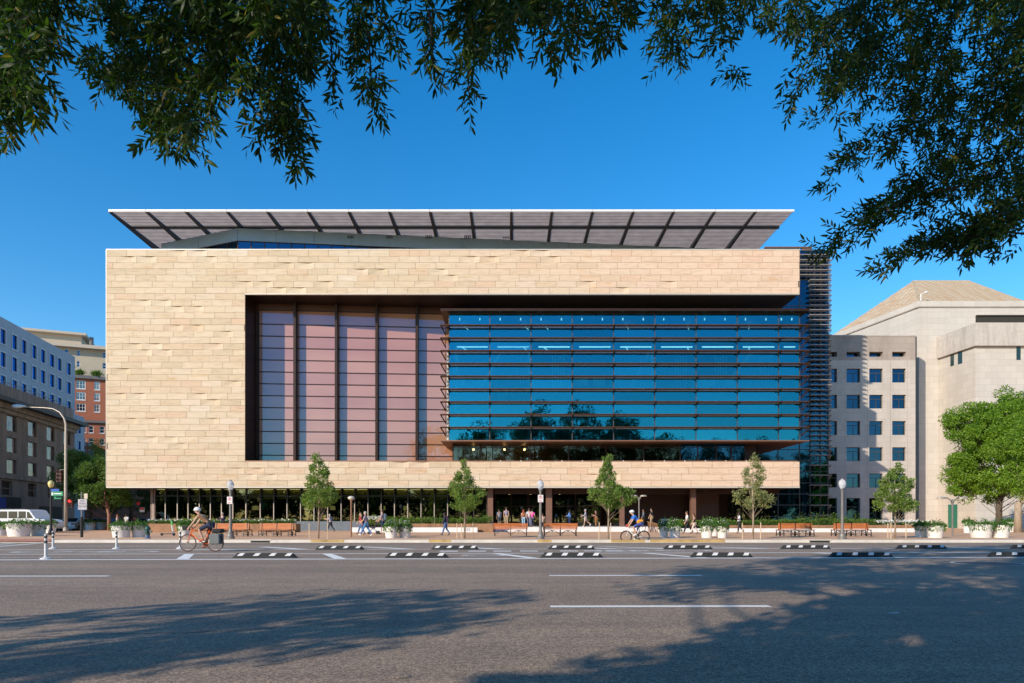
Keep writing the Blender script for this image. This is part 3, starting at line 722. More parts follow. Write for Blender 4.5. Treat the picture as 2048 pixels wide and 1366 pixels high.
for i, x in enumerate(gxs[:24]):
    mpart(MB().box(x - 0.052, x + 0.025, GFY - 0.15, GFY - 0.121, 0.9, ZP(1006, GFY)), 'mullion_cap', M['galv'])
mpart(MB().box(XP(302, GFY), XP(311, GFY), GFY - 0.1, GFY + 7, 0.15, gf1), 'end_wall', mat('brown_end_wall', (0.22, 0.15, 0.12), 0.7))
# interior
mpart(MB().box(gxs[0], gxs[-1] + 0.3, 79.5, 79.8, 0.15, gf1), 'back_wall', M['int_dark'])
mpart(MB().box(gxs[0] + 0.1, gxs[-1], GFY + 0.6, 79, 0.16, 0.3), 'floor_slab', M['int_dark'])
for i in range(len(gxs) - 1):
    if i in (1, 17): continue
    mpart(MB().box(gxs[i] + 0.2, gxs[i+1] - 0.1, GFY + 0.12, GFY + 0.16, gf1 - 0.10, gf1 - 0.04), 'blind_fill_light', M['blind_fill'])  # invented glowing strip, added to brighten the olive blinds
    mpart(MB().box(gxs[i] + 0.12, gxs[i+1] - 0.02, GFY + 0.46, GFY + 0.48, ZP(998 if i > 6 else 1003, GFY), gf1 - 0.02), 'blind', M['int_olive'])
mb = MB()
for px in (380, 402, 425): 
    for k in range(5): mb.box(XP(px, 74), XP(px + 16, 74), 74, 74.5, 1.0 + k*0.62, 1.08 + k*0.62)
mpart(mb, 'shelf', mat('pale_green_shelf', (0.45, 0.5, 0.4), 0.6))
mpart(MB().box(XP(470, 75), XP(478, 75), 75, 75.4, 0.3, ZP(1008, 75)), 'door_leaf', mat('ochre_panel', (0.5, 0.28, 0.07), 0.6))
mb = MB()
for k in range(22): x = gxs[8] + k * 1.05; mb.box(x, x + 0.5, 74 + (k % 3), 74.5 + (k % 3), 0.3, 1.35 + 0.25 * (k % 4 == 0))
mpart(mb, 'furniture', mat('dim_furniture', (0.07, 0.06, 0.055), 0.7))
# dark base wall under the middle windows
mpart(MB().box(XP(590, 69.4), XP(722, 69.4), 69.2, GFY - 0.16, 0.15, 1.12), 'base_wall', M['slate'])
# entrance recess: dark doors, columns, terrace
EX0, EX1 = XP(975, GFY), XP(1546, 72)
for px0, px1 in ((975, 986), (1092, 1104), (1240, 1249), (1382, 1392)):
    Yc = 69.5; mpart(MB().box(XP(px0, Yc), XP(px1, Yc), Yc, Yc + 0.55, 0.6, ZB - 0.1), 'column', mat('brown_column_cladding', (0.20, 0.10, 0.065), 0.5, 0.2))
mpart(MB().box(EX0 + 0.3, EX1, 70.2, 70.5, ZP(988, 70), ZB - 0.1), 'head_band', M['bronze'])
ent = MB()
for k, px in enumerate((990, 1022, 1055, 1104, 1150, 1200)):
    ent.box(XP(px, 77), XP(px, 77) + 0.1, 77, 77.2, 0.6, ZB - 0.1)
ent.box(XP(990, 77), XP(1240, 77), 77, 77.2, 2.75, 2.85)
mpart(ent, 'door_frame', M['bronze'])
for px0, px1 in ((992, 1021), (1023, 1054), (1057, 1102), (1107, 1149), (1152, 1199), (1202, 1238)):
    mpart(MB().box(XP(px0, 77) + 0.1, XP(px1, 77), 77.05, 77.08, 0.62, ZB - 0.12), 'glass_pane', M['glass_dark'])
mpart(MB().box(XP(985, 79), XP(1540, 79), 82, 82.3, 0.5, ZB - 0.1).box(XP(1250, 75), XP(1460, 75), 76, 76.3, 0.5, ZB - 0.1), 'back_wall', M['soffit'])
mpart(MB().box(XP(1392, 72), XP(1452, 72), 74.5, 74.8, 0.6, ZB - 0.4), 'door_leaf', mat('dark_brown_door', (0.05, 0.022, 0.014), 0.5))
mb = MB()
for px in (1395, 1412, 1420, 1018, 1065, 1130): mb.lathe([(0.05, 0), (0.09, 0.04), (0.03, 0.06)], 8, (XP(px, 73), 73, ZB - 0.32))
mpart(mb, 'downlight', M['lampglow'])
for i, (p0_, p1_) in enumerate(((1456, 1482), (1484, 1512), (1514, 1540))):
    mpart(MB().box(XP(p0_, 74), XP(p1_, 74), 74, 74.03, 0.6, 3.9), 'glass_pane', M['glass_dark'])
tt = MB().box(XP(976, 66), XP(1322, 66), 66.0, 84, 0.1, 0.58); tag(tt.build('terrace', M['granite_white']), kind='structure')
# ================================================================== stair tower
tow = thing('glass_stair_tower', 'narrow dark glass stair tower wrapped in thin brown louvres beside the sandstone building', 'tower', (32, 82, 0.15))
def part(t, mb, name, m, **k): return mb.build(name, m, t, True, **k)
TY = 79.0; tz1 = ZP(501, TY)
txs = [XP(p, TY) for p in (1500, 1556, 1599, 1620, 1640, 1656)]
tzr = [tz1, ZP(560, TY), ZP(612, TY), ZP(660, TY), ZP(710, TY), ZP(757, TY), ZP(805, TY), ZP(850, TY), ZP(899, TY), ZP(921, TY), ZP(943, TY), ZP(966, TY), ZP(988, TY), ZP(1010, TY), ZP(1033, TY), 0.3]
for i in range(len(txs) - 1):
    for j in range(len(tzr) - 1):
        part(tow, MB().box(txs[i] + 0.03, txs[i+1] - 0.03, TY, TY + 0.03, tzr[j+1] + 0.03, tzr[j] - 0.03), 'glass_pane', M['glass_tower'])
mb = MB()
for x in txs: mb.box(x - 0.06, x + 0.06, TY - 0.05, TY + 0.12, 0.15, tz1)
for z in tzr: mb.box(txs[0], txs[-1], TY - 0.03, TY + 0.08, z - 0.05, z + 0.05)
part(tow, mb, 'mullion', M['rafter'])
part(tow, MB().box(txs[-1] - 0.02, txs[-1] + 0.01, TY + 0.1, 92, 0.3, tz1), 'side_pane', M['glass_tower'])
part(tow, MB().box(txs[0], txs[-1], TY + 0.1, 92, tz1 - 0.3, tz1 + 0.05), 'roof', M['rafter'])
part(tow, MB().box(txs[0] + 0.1, txs[-1] - 0.1, 90, 90.3, 0.2, tz1 - 0.4), 'back_wall', mat('tower_inner_wall', (0.24, 0.32, 0.33), 0.8))
# louvres, each its own piece: front blade, right-hand return with pointed tip
k = 0; z = ZP(509, TY - 0.8)
step = 10.03 / F * (TY - 0.8)
x0s = XP(1599, TY - 0.8); x0n = XP(1621, TY - 0.8); xr = XP(1664, TY - 0.8)
lmw = {}
def tl_mesh(x0, key):
    if key not in lmw:
        m_ = MB(); y0 = TY - 0.8
        m_._add([(x0, y0, 0), (xr, y0, 0), (xr - 0.35, TY - 0.12, -0.02), (x0, TY - 0.12, -0.02), (x0, y0, 0.05), (xr, y0, 0.05), (xr - 0.35, TY - 0.12, 0.03), (x0, TY - 0.12, 0.03)], [(0,3,2,1),(4,5,6,7),(0,1,5,4),(1,2,6,5),(2,3,7,6),(3,0,4,7)])
        m_._add([(xr, y0, 0), (xr, 90, 0), (txs[-1] + 0.06, 90, -0.02), (txs[-1] + 0.06, TY - 0.1, -0.02), (xr, y0, 0.05), (xr, 90, 0.05), (txs[-1] + 0.06, 90, 0.03), (txs[-1] + 0.06, TY - 0.1, 0.03)], [(0,3,2,1),(4,5,6,7),(0,1,5,4),(1,2,6,5),(2,3,7,6),(3,0,4,7)])
        for xb in ([XP(1611, TY), XP(1626, TY)] if key == 'w' else []) + [XP(1627, TY), XP(1640, TY), XP(1655, TY)]:
            m_.beam((xb, y0 + 0.05, -0.01), (xb, TY, -0.30), 0.035, 0.04)
        m_.beam((xr - 0.02, TY - 0.75, -0.01), (txs[-1], TY - 0.05, -0.42), 0.05, 0.07)
        me = bpy.data.meshes.new('louvre'); me.from_pydata(m_.v, [], m_.f); me.materials.append(M['tlouvre']); lmw[key] = me
    return lmw[key]
M['tlouvre'] = mat('brown_louvre_metal', (0.42, 0.38, 0.36), 0.5, 0.2)
while z > 1.6:
    wide = z > ZP(562, TY)
    me = tl_mesh(x0s if wide else x0n, 'w' if wide else 'n')
    if k < 40 or k % 2 == 0:
        inst('louvre', me, tow, Vector((0, 0, z)) - Vector(tow.location))
    z -= step; k += 1
# stair and white columns inside
mb = MB()
for (xa, za, xb, zb) in ((1520, 985, 1598, 1033), (1515, 905, 1580, 925), (1600, 700, 1655, 660), (1600, 600, 1655, 560), (1600, 800, 1655, 765), (1655, 640, 1620, 560)):
    A_ = Vector((XP(xa, 83), 83, ZP(za, 83))); B_ = Vector((XP(xb, 83), 83, ZP(zb, 83)))
    mb.beam(A_, B_, 1.6, 0.22); mb.beam(A_ + Vector((0, -0.8, 1.0)), B_ + Vector((0, -0.8, 1.0)), 0.06, 0.06)
    for q in range(9):
        P_ = A_.lerp(B_, q / 8) + Vector((0, -0.8, 0)); mb.beam(P_, P_ + Vector((0, 0, 1.0)), 0.03, 0.03)
part(tow, mb, 'stair', M['int_white'])
for px in (1605, 1610, 1587, 1578):
    part(tow, MB().box(XP(px, 82), XP(px, 82) + 0.18, 82, 82.2, 0.3, ZP(566, 82)), 'column', M['int_white'])
part(tow, MB().box(XP(1600, 83), XP(1638, 83), 83, 83.4, ZP(518, 83), ZP(512, 83)), 'ceiling_band', mat('pale_green_band', (0.45, 0.6, 0.42), 0.6))
# roof parapet piece behind
part(tow, MB().box(XP(1530, 80), XP(1624, 80), 80, 80.4, ZP(495.2, 80), ZP(493, 80)).box(XP(1605, 80), XP(1624, 80), 80.1, 80.3, ZP(501, 80), ZP(495.2, 80)), 'roof_rail', M['bronze_l'])

# ================================================================== facade helper
def facade(t, fr, L, z0, z1, cols, rows_, m_wall, m_glass, th=0.5, depth=0.28, frame=None, sill=None, mull=0, frame_w=0.1, proud=0.0, rail=False):
    """a wall built as bands and piers round real openings, with a pane and frame set back in each"""
    mb = MB(); zs = z0
    for (ra, rb_) in rows_:
        if ra > zs + 1e-3: mb.fbox(fr, 0, L, -th, 0, zs, ra)
        u = 0
        for (ca, cb) in cols:
            if ca > u + 1e-3: mb.fbox(fr, u, ca, -th, 0, ra, rb_)
            u = cb
        if L > u + 1e-3: mb.fbox(fr, u, L, -th, 0, ra, rb_)
        zs = rb_
    if z1 > zs + 1e-3: mb.fbox(fr, 0, L, -th, 0, zs, z1)
    part(t, mb, 'wall', m_wall)
    for (ra, rb_) in rows_:
        for (ca, cb) in cols:
            f = MB(); w_ = frame_w
            f.fbox(fr, ca, ca + w_, -depth - 0.06, -depth + 0.06 + proud, ra, rb_); f.fbox(fr, cb - w_, cb, -depth - 0.06, -depth + 0.06 + proud, ra, rb_)
            f.fbox(fr, ca + w_, cb - w_, -depth - 0.06, -depth + 0.06 + proud, rb_ - w_, rb_); f.fbox(fr, ca + w_, cb - w_, -depth - 0.06, -depth + 0.06 + proud, ra, ra + w_)
            if mull == 1: f.fbox(fr, ca + w_, cb - w_, -depth - 0.05, -depth + 0.05, rb_ - (rb_-ra)*0.3 - 0.04, rb_ - (rb_-ra)*0.3 + 0.04); f.fbox(fr, (ca+cb)/2 + 0.1, (ca+cb)/2 + 0.16, -depth - 0.05, -depth + 0.04, ra + w_, rb_ - (rb_-ra)*0.3 - 0.04)
            if mull == 2: f.fbox(fr, ca + w_, cb - w_, -depth - 0.05, -depth + 0.04, (ra+rb_)/2 - 0.04, (ra+rb_)/2 + 0.04)
            if mull == 3: f.fbox(fr, ca + (cb-ca)/3 - .04, ca + (cb-ca)/3 + .04, -depth - 0.05, -depth + 0.04, ra + w_, rb_ - w_); f.fbox(fr, ca + 2*(cb-ca)/3 - .04, ca + 2*(cb-ca)/3 + .04, -depth - 0.05, -depth + 0.04, ra + w_, rb_ - w_); f.fbox(fr, ca + w_, cb - w_, -depth - 0.05, -depth + 0.035, (ra+rb_)/2 - 0.03, (ra+rb_)/2 + 0.03)
            if sill: f.fbox(fr, ca - 0.1, cb + 0.1, 0.003, 0.09, ra - 0.14, ra - 0.002)
            off = Vector(t.location)
            wo_ = part(t, f, 'window', frame)
            g = MB().fbox(fr, ca + w_, cb - w_, -depth - 0.03, -depth, ra + w_, rb_ - w_)
            g.v = [tuple(Vector(v) - off) for v in g.v]
            g.build('pane', m_glass, wo_)

# ================================================================== right-hand buildings
def blocks(name, col, bw, bh, stain=None):
    k = NT(name); br = k.n('ShaderNodeTexBrick'); br.offset = 0.5
    c1 = [c*1.05 for c in col]; c2 = [c*0.94 for c in col]; mo = [c*0.78 for c in col]
    for nm, v in (('Color1', (*c1, 1)), ('Color2', (*c2, 1)), ('Mortar', (*mo, 1)), ('Scale', 1.0), ('Mortar Size', 0.02), ('Brick Width', bw), ('Row Height', bh)): br.inputs[nm].default_value = v
    g = k.n('ShaderNodeNewGeometry'); sp = k.n('ShaderNodeSeparateXYZ'); k.l(g.outputs['Position'], sp.inputs[0])
    ad = k.n('ShaderNodeMath', operation='ADD'); k.l(sp.outputs[0], ad.inputs[0]); k.l(sp.outputs[1], ad.inputs[1])
    cb = k.n('ShaderNodeCombineXYZ'); k.l(ad.outputs[0], cb.inputs[0]); k.l(sp.outputs[2], cb.inputs[1]); k.l(cb.outputs[0], br.inputs['Vector'])
    c = br.outputs[0]
    if stain:
        s = k.ramp(k.noise(k.pos((0.5, 0.5, 0.12)), 1.2, 6, 0.7), [(0.45, 0.0), (0.75, 1.0)]); c = k.mix(s.outputs[0], c, stain)
    k.l(c, k.b.inputs['Base Color']); k.b.inputs['Roughness'].default_value = 0.75; return k.m
M['limestone'] = blocks('pale_limestone', (0.55, 0.48, 0.42), 1.5, 0.76, (0.45, 0.40, 0.35))
M['limestone_band'] = blocks('weathered_limestone_band', (0.40, 0.33, 0.28), 1.5, 0.76, (0.26, 0.21, 0.18))
M['limestone_b'] = blocks('cream_limestone', (0.58, 0.52, 0.455), 1.6, 0.8, (0.52, 0.465, 0.40))
M['copper_roof'] = stained('patinated_copper_roof', (0.50, 0.31, 0.17), (0.60, 0.50, 0.38), (3.0, 0.2, 0.2), (0.4, 0.65), 0.6, 0.15)
ba = thing('office_building', 'pale limestone office block with square windows partly in shadow beside the stair tower', 'building', (45, 95, 0.0))
AY = 89.0; ax0 = XP(1600, AY); ax1 = XP(1831, AY)
frA = ((ax0, AY), (1, 0)); LA = ax1 - ax0
cols = [(XP(p, AY) - ax0, XP(q, AY) - ax0) for p, q in ((1601, 1628), (1647, 1674), (1693, 1720.5), (1738.5, 1766), (1784.5, 1812))]
rws = [(0.3, ZP(996, AY))] + [(ZP(b, AY), ZP(t_, AY)) for t_, b in ((947, 975), (894.5, 922), (842, 870), (789.5, 817), (737, 765))]
top_slit = (ZP(713.5, AY), ZP(703.5, AY))
facade(ba, frA, LA, 0.0, ZP(720, AY), cols, rws, M['limestone'], M['glass_win'], 0.6, 0.35, M['rafter'], mull=1, frame_w=0.07)
facade(ba, frA, LA, ZP(720, AY), ZP(672, AY), cols, [top_slit], M['limestone_band'], M['glass_win'], 0.9, 0.8, M['rafter'], frame_w=0.05)
part(ba, MB().box(ax0, ax1, AY + 0.95, 94, 0, ZP(672, AY) - 0.2), 'core', M['int_dark'])
part(ba, MB().box(ax0 - 0.05, ax1 + 0.02, AY - 0.06, 94, ZP(672, AY), ZP(670, AY)), 'coping', M['limestone'])
part(ba, MB().tube([(ax1 + 0.12, AY + 0.1, 0.3), (ax1 + 0.12, AY + 0.1, ZP(673, AY))], 0.09, 8), 'downpipe', M['iron'])
mb = MB()
for px in (1644, 1690, 1735, 1781, 1815): mb.box(XP(px, AY) - 0.02, XP(px, AY) + 0.02, AY - 0.012, AY - 0.002, 0.3, ZP(720, AY))
part(ba, mb, 'pilaster_joint', M['limestone_band'])

bb = thing('courthouse_building', 'large windowless cream stone building with streaked copper hip roof on the right', 'building', (68, 100, 0.0))
BY = 93.0; bx = XP(1838, BY); bz = ZP(602, BY); blx, bly = XP(1660, 110.5), 110.5
bz2 = bz
poly = [(bx, BY), (120, BY), (120, 112), (blx, bly)]
part(bb, MB().prism(poly, 0.0, bz - 0.9), 'wall', M['limestone_b'])
part(bb, MB().prism([(bx - 0.12, BY - 0.12), (120.1, BY - 0.12), (120.1, 112.2), (blx - 0.2, bly + 0.2)], bz - 0.9, bz - 0.75), 'cornice', M['limestone_band'])
part(bb, MB().prism([(bx - 0.03, BY - 0.03), (120.1, BY - 0.03), (120.1, 112.1), (blx - 0.1, bly + 0.1)], bz - 0.75, bz), 'parapet', M['limestone_b'])
# copper roof as standing seam panels
rA = Vector((bx + 0.4, BY + 0.5, bz + 0.02)); rB = Vector((XP(2052, BY + 0.5), BY + 0.5, bz + 0.02)); rC = Vector((XP(1826, 103), 103, ZP(562, 103))); rD = Vector((XP(1938, 103), 103, ZP(562, 103)))
rE = Vector((blx + 0.3, bly, bz + 0.02)); rF = Vector((rB.x, bly, bz + 0.02))
part(bb, MB()._add([rA, rB, rD, rC, rE, rF], [(0, 1, 2, 3), (0, 3, 4), (1, 5, 2), (3, 2, 5, 4)]), 'roof', M['copper_roof'])
nrm = (rB - rA).cross(rD - rA).normalized()
seam = MB(); N = 20
for i in range(1, N):
    t_ = i / N; p = rA.lerp(rB, t_)
    # seams run up the slope, parallel to the fall line, ending on the hips
    d = Vector((0, rC.y - rA.y, rC.z - rA.z)); x = p.x
    if x < rC.x: f_ = (x - rA.x) / (rC.x - rA.x)
    elif x > rD.x: f_ = (rB.x - x) / (rB.x - rD.x)
    else: f_ = 1
    if f_ > 0.03: seam.beam(p + nrm*0.04, p + d*f_ + nrm*0.04, 0.05, 0.09, nrm)
n2 = (rC - rA).cross(rE - rA).normalized()
if n2.x > 0: n2 = -n2
for i in range(1, 15):
    t_ = i / 15; p = rA.lerp(rE, t_)
    tx = (rC - rA); e = (rE - rA); en = e.normalized(); apex_u = tx.dot(en); up = tx - en*apex_u; u = (p - rA).dot(en)
    f_ = u / apex_u if u < apex_u else (e.length - u) / (e.length - apex_u)
    if f_ > 0.03: seam.beam(p + n2*0.04, p + up*f_ + n2*0.04, 0.05, 0.09, n2)
seam.beam(rA, rC, 0.14, 0.14); seam.beam(rC, rD, 0.16, 0.16); seam.beam(rD, rB, 0.14, 0.14)
part(bb, seam, 'roof_seam', mat('copper_seam', (0.42, 0.37, 0.26), 0.6))
# flat-roofed projecting wing
wy = 86.0; wx = XP(1951, wy); wxb = XP(1877, 92.6); wt = ZP(645, wy); wb = ZP(691, wy)
wing = [(wx, wy), (110, wy), (110, BY - 0.05), (wxb, BY - 0.05)]
part(bb, MB().prism(wing, wb, wt), 'wing_parapet', stained('stained_parapet_stone', (0.54, 0.48, 0.42), (0.38, 0.33, 0.285), (0.8, 0.8, 0.12), (0.48, 0.72)))
part(bb, MB().prism([(wx + 0.3, wy + 0.45), (110, wy + 0.45), (110, BY - 0.06), (wxb + 0.32, BY - 0.06)], 0.0, wb), 'wing_wall', M['limestone_b'])
part(bb, MB().box(XP(1951, BY), 118, BY - 0.02, BY - 0.0, ZP(645, BY), ZP(631, BY)), 'recess_shade', M['int_dark'])  # dark sheet painted in for the shade of the recess above the wing
part(bb, MB().box(XP(1951, BY), 118, BY - 0.35, BY - 0.02, ZP(631, BY), ZP(629.5, BY)), 'recess_hood', M['limestone_b'])
def on_side(px):      # a point on the wing's left wall for an image column
    (xa, ya), (xb, yb) = (wx + 0.3, wy + 0.45), (wxb + 0.32, BY - 0.06); t_ = (px - 1024) / F
    s_ = (t_*ya - xa) / ((xb - xa) - t_*(yb - ya)); return xa + s_*(xb - xa), ya + s_*(yb - ya)
for p0_, p1_, t_, b in ((1901, 1908, 702, 733), (1916, 1924.5, 699, 729)):
    x1_, y1_ = on_side(p1_); x0_, y0_ = on_side(p0_)
    mb = MB()._add([(x0_-0.02, y0_, ZP(b, y0_)), (x1_-0.02, y1_, ZP(b, y0_)), (x1_-0.02, y1_, ZP(t_, y0_)), (x0_-0.02, y0_, ZP(t_, y0_)), (x0_+0.1, y0_, ZP(b, y0_)), (x1_+0.1, y1_, ZP(b, y0_)), (x1_+0.1, y1_, ZP(t_, y0_)), (x0_+0.1, y0_, ZP(t_, y0_))], [(0,1,2,3),(7,6,5,4),(3,2,6,7),(0,4,5,1),(0,3,7,4),(1,5,6,2)])
    part(bb, mb, 'window', mat('dark_green_glass', (0.02, 0.05, 0.05), 0.15))
x0_, y0_ = on_side(1897); x1_, y1_ = on_side(1915)
part(bb, MB().beam((x0_ - 0.03, y0_, 1.75), (x1_ - 0.03, y1_, 1.75), 0.08, 3.1), 'door', mat('green_door_paint', (0.03, 0.17, 0.11), 0.45))
part(bb, MB().box(XP(2038, wy), XP(2046, wy), wy + 0.4, wy + 0.46, ZP(718, wy), ZP(692, wy)), 'window', mat('dark_green_glass_b', (0.02, 0.05, 0.05), 0.15))
part(bb, MB().tube([(bx + 0.2, BY - 0.1, bz), (bx + 0.2, BY - 0.1, bz + 0.9), (bx + 0.9, BY - 0.1, bz + 1.15)], 0.06, 6).lathe([(0.03, -0.1), (0.2, 0), (0.16, 0.14), (0.02, 0.2)], 10, (bx + 0.9, BY - 0.1, bz + 1.1)), 'roof_lamp', M['int_white'])

# ================================================================== left-hand buildings
dv = Vector(((750 - 1024) / F, 1)).normalized()
def plane_u(O, d, px):
    t_ = (px - 1024) / F; return (t_*O[1] - O[0]) / (d[0] - t_*d[1])
M['blue_concrete'] = mat('pale_precast_concrete', (0.36, 0.38, 0.43), 0.7, var=0.05, scale=0.5)
M['frame_pale'] = mat('pale_window_surround', (0.52, 0.53, 0.57), 0.6, var=0.04)
b1 = thing('office_building', 'tall shaded office block with grid of deep blue windows in pale square frames', 'building', (-95, 130, 0))
O1 = (XP(-120, 97), 97.0); 
# facade runs along dv from a point left of the frame to px 150
H1 = 35.0
Y150 = (H1 - 1.25) * F / (1040 - 714); X150 = XP(150, Y150)
O1 = (X150 - dv.x / dv.y * 60, Y150 - 60); f1 = (O1, (dv.x, dv.y)); L1 = Vector((X150 - O1[0], 60)).length
def colr(fr, pairs): return [(plane_u(fr[0], fr[1], p), plane_u(fr[0], fr[1], q)) for p, q in pairs]
prs = [(-45, -29), (-20, -8), (-1, 12), (22.5, 35), (42, 53.5), (62.5, 73.5), (80, 91), (98, 109), (114, 123.5), (132.5, 142)]
cols1 = colr(f1, prs)
def zat(fr, px, py): u = plane_u(fr[0], fr[1], px); Y = fr[0][1] + fr[1][1]*u; return ZP(py, Y)
r1 = [(zat(f1, 137, b), zat(f1, 137, t_)) for t_, b in ((720+4, 752), (762, 790), (800.5, 828), (839, 867), (877, 905))]
r1 = sorted(r1)
facade(b1, f1, L1, 0, H1, cols1, r1, M['blue_concrete'], M['glass_shade'], 0.8, 0.12, M['frame_pale'], frame_w=0.22, proud=0.16)
nvec = Vector((dv.y, -dv.x)); 
back = [Vector(O1), Vector((X150, Y150)), Vector((X150, Y150)) - nvec*30, Vector(O1) - nvec*30]
part(b1, MB().prism([tuple(v - nvec*0.85) for v in back[:2]] + [tuple(v) for v in back[2:]], 0, H1 - 0.05), 'core', M['blue_concrete'])
b1b = thing('office_building', 'low end wing of the shaded blue windowed office block beside the brick building', 'building', (-93, 150, 0))
Ob = (XP(150.5, Y150 + 1.5), Y150 + 1.5); fb = (Ob, (dv.x, dv.y)); Lb = plane_u(Ob, fb[1], 168.5)
facade(b1b, fb, Lb, 0, zat(fb, 152, 829), colr(fb, [(155, 162)]), sorted([(zat(fb, 158, b), zat(fb, 158, t_)) for t_, b in ((846, 869), (880, 902), (913, 935))]), M['blue_concrete'], M['glass_shade'], 0.8, 0.12, M['frame_pale'], frame_w=0.2, proud=0.16)
part(b1b, MB().prism([(Ob[0] - 1, Ob[1] + 0.2), (Ob[0] + dv.x*Lb - 1, Ob[1] + dv.y*Lb), (Ob[0] - 20, Ob[1] + 20), (Ob[0] - 20, Ob[1])], 0, zat(fb, 152, 829) - 0.2), 'core', M['blue_concrete'])

M['granite_grey'] = stained('grey_granite_wall', (0.27, 0.235, 0.20), (0.16, 0.14, 0.12), (0.6, 0.6, 0.15), (0.42, 0.7))
M['granite_top'] = stained('weathered_attic_wall', (0.33, 0.29, 0.24), (0.19, 0.165, 0.14), (0.8, 0.8, 0.12), (0.40, 0.66))
M['dark_cornice'] = mat('dark_lead_cornice', (0.035, 0.035, 0.036), 0.6)
b2 = thing('granite_building', 'shaded grey granite building with black cornice and rippled windows behind the mast', 'building', (-62, 85, 0))
H2 = 13.2; Y2 = (H2 + 0.5 - 1.25) * F / (1040 - 852); X2 = XP(149, Y2); O2 = (X2 - dv.x/dv.y*27, Y2 - 27); f2 = (O2, (dv.x, dv.y)); L2 = Vector((X2 - O2[0], 27)).length
c2 = colr(f2, [(-35, -15), (13.5, 33.5), (56, 73.5), (93.5, 109), (127, 141)])
r2 = sorted([(zat(f2, 65, b), zat(f2, 65, t_)) for t_, b in ((843.5, 873), (884.5, 913), (926, 953))])
facade(b2, f2, L2, zat(f2, 65, 957), H2, c2, r2, M['granite_grey'], M['glass_curtain'], 0.6, 0.22, M['rafter'], frame_w=0.06)
c2b = colr(f2, [(3, 25), (56, 73), (96, 108)])
facade(b2, f2, L2, 0, zat(f2, 65, 957) - 0.35, c2b, [(zat(f2, 65, 994.5), zat(f2, 65, 967))], M['granite_grey'], M['int_dark'], 0.6, 0.3, M['granite_top'], frame_w=0.08, mull=2)
part(b2, MB().fbox(f2, 0, L2, -0.6, 0.18, zat(f2, 65, 957) - 0.35, zat(f2, 65, 957)), 'string_course', M['granite_top'])
part(b2, MB().fbox(f2, 0, L2 + 0.4, -0.6, 0.45, H2, H2 + 0.55).fbox(f2, 0, L2 + 0.2, -0.6, 0.22, H2 - 0.45, H2), 'moulding', M['granite_top'])
part(b2, MB().fbox(f2, 0, L2 + 1.2, -12, 1.25, H2 + 0.55, H2 + 1.0), 'cornice', M['dark_cornice'])
p_ = Vector(f2[0]); 
part(b2, MB().fbox(f2, 0, L2, -14, -0.65, 0, H2 + 0.5), 'core', M['granite_top'])
# attic storey set back
fa_ = ((O2[0] - nvec.x*2.2, O2[1] - nvec.y*2.2), (dv.x, dv.y)); La = plane_u(fa_[0], fa_[1], 147)
ztop = zat(fa_, 75, 793)
ca = colr(fa_, [(-25, -12), (17, 29), (59, 69), (97, 105), (129, 136)])
zr = [(zat(fa_, 62, 829), zat(fa_, 62, 811))]
facade(b2, fa_, La, H2 + 1.0, ztop, ca, [(max(H2 + 1.1, zr[0][0]), zr[0][1])], M['granite_top'], M['glass_shade'], 0.5, 0.3, M['rafter'], frame_w=0.07)
part(b2, MB().fbox(fa_, 0, La, -10, -0.55, H2 + 1, ztop - 0.05), 'attic_core', M['granite_top'])
rl = MB()
for i in range(40): u = La * i / 39; rl.fbox(fa_, u - 0.02, u + 0.02, -0.3, -0.26, ztop, ztop + 0.45)
rl.fbox(fa_, 0, La, -0.3, -0.26, ztop + 0.4, ztop + 0.46)
part(b2, rl, 'railing', M['iron'])
part(b2, MB().fbox(f2, plane_u(f2[0], f2[1], 78), plane_u(f2[0], f2[1], 124), -0.3, 0.02, 0, zat(f2, 100, 1013)), 'entrance', M['int_dark'])
part(b2, MB().fbox(f2, plane_u(f2[0], f2[1], 6), plane_u(f2[0], f2[1], 42), -0.3, 0.02, 0, zat(f2, 20, 994)), 'entrance', M['int_dark'])
part(b2, MB().fbox(f2, plane_u(f2[0], f2[1], -12), plane_u(f2[0], f2[1], 6), 0.03, 0.3, 0.6, zat(f2, 0, 995)), 'banner', mat('deep_blue_banner', (0.01, 0.03, 0.30), 0.6))
# second background block right of it, lit ochre base (seen under the trees)
# brick building and the beige tower above it
bk_ = thing('brick_building', 'sunlit red brick building with white sash windows, grey cornices and rooftop planters', 'building', (-100, 175, 0))
db = Vector((0.92, 0.39)).normalized(); Ok = (XP(100, 163), 163.0); fk = (Ok, (db.x, db.y)); Lk = plane_u(Ok, fk[1], 300)
def brick():
    k = NT('red_brick'); n = k.noise(k.pos((1, 1, 3)), 4.0, 6, 0.7)
    r = k.ramp(n, [(0.3, (0.27, 0.085, 0.045)), (0.5, (0.39, 0.125, 0.065)), (0.75, (0.48, 0.17, 0.09))]); k.l(r.outputs[0], k.b.inputs['Base Color']); k.b.inputs['Roughness'].default_value = 0.85; return k.m
M['brick'] = brick(); M['sash'] = mat('white_sash', (0.75, 0.73, 0.68), 0.5, var=0.03)
M['grey_cornice'] = mat('grey_cornice', (0.15, 0.14, 0.14), 0.6)
zk1 = zat(fk, 160, 757); zk0 = zat(fk, 190, 850)
ckl = colr(fk, [(152.5, 171), (188.5, 200), (216, 227), (240, 252)])
rk = sorted([(zat(fk, 190, b), zat(fk, 190, t_)) for t_, b in ((763, 779.5), (786, 801.5), (808.5, 824))])
facade(bk_, fk, Lk, zk0, zk1, ckl, rk, M['brick'], M['glass_old'], 0.5, 0.15, M['sash'], frame_w=0.16, mull=3, sill=True)
part(bk_, MB().fbox(fk, 0, Lk, -20, -0.55, 0, zk1 - 0.2), 'core', M['brick'])
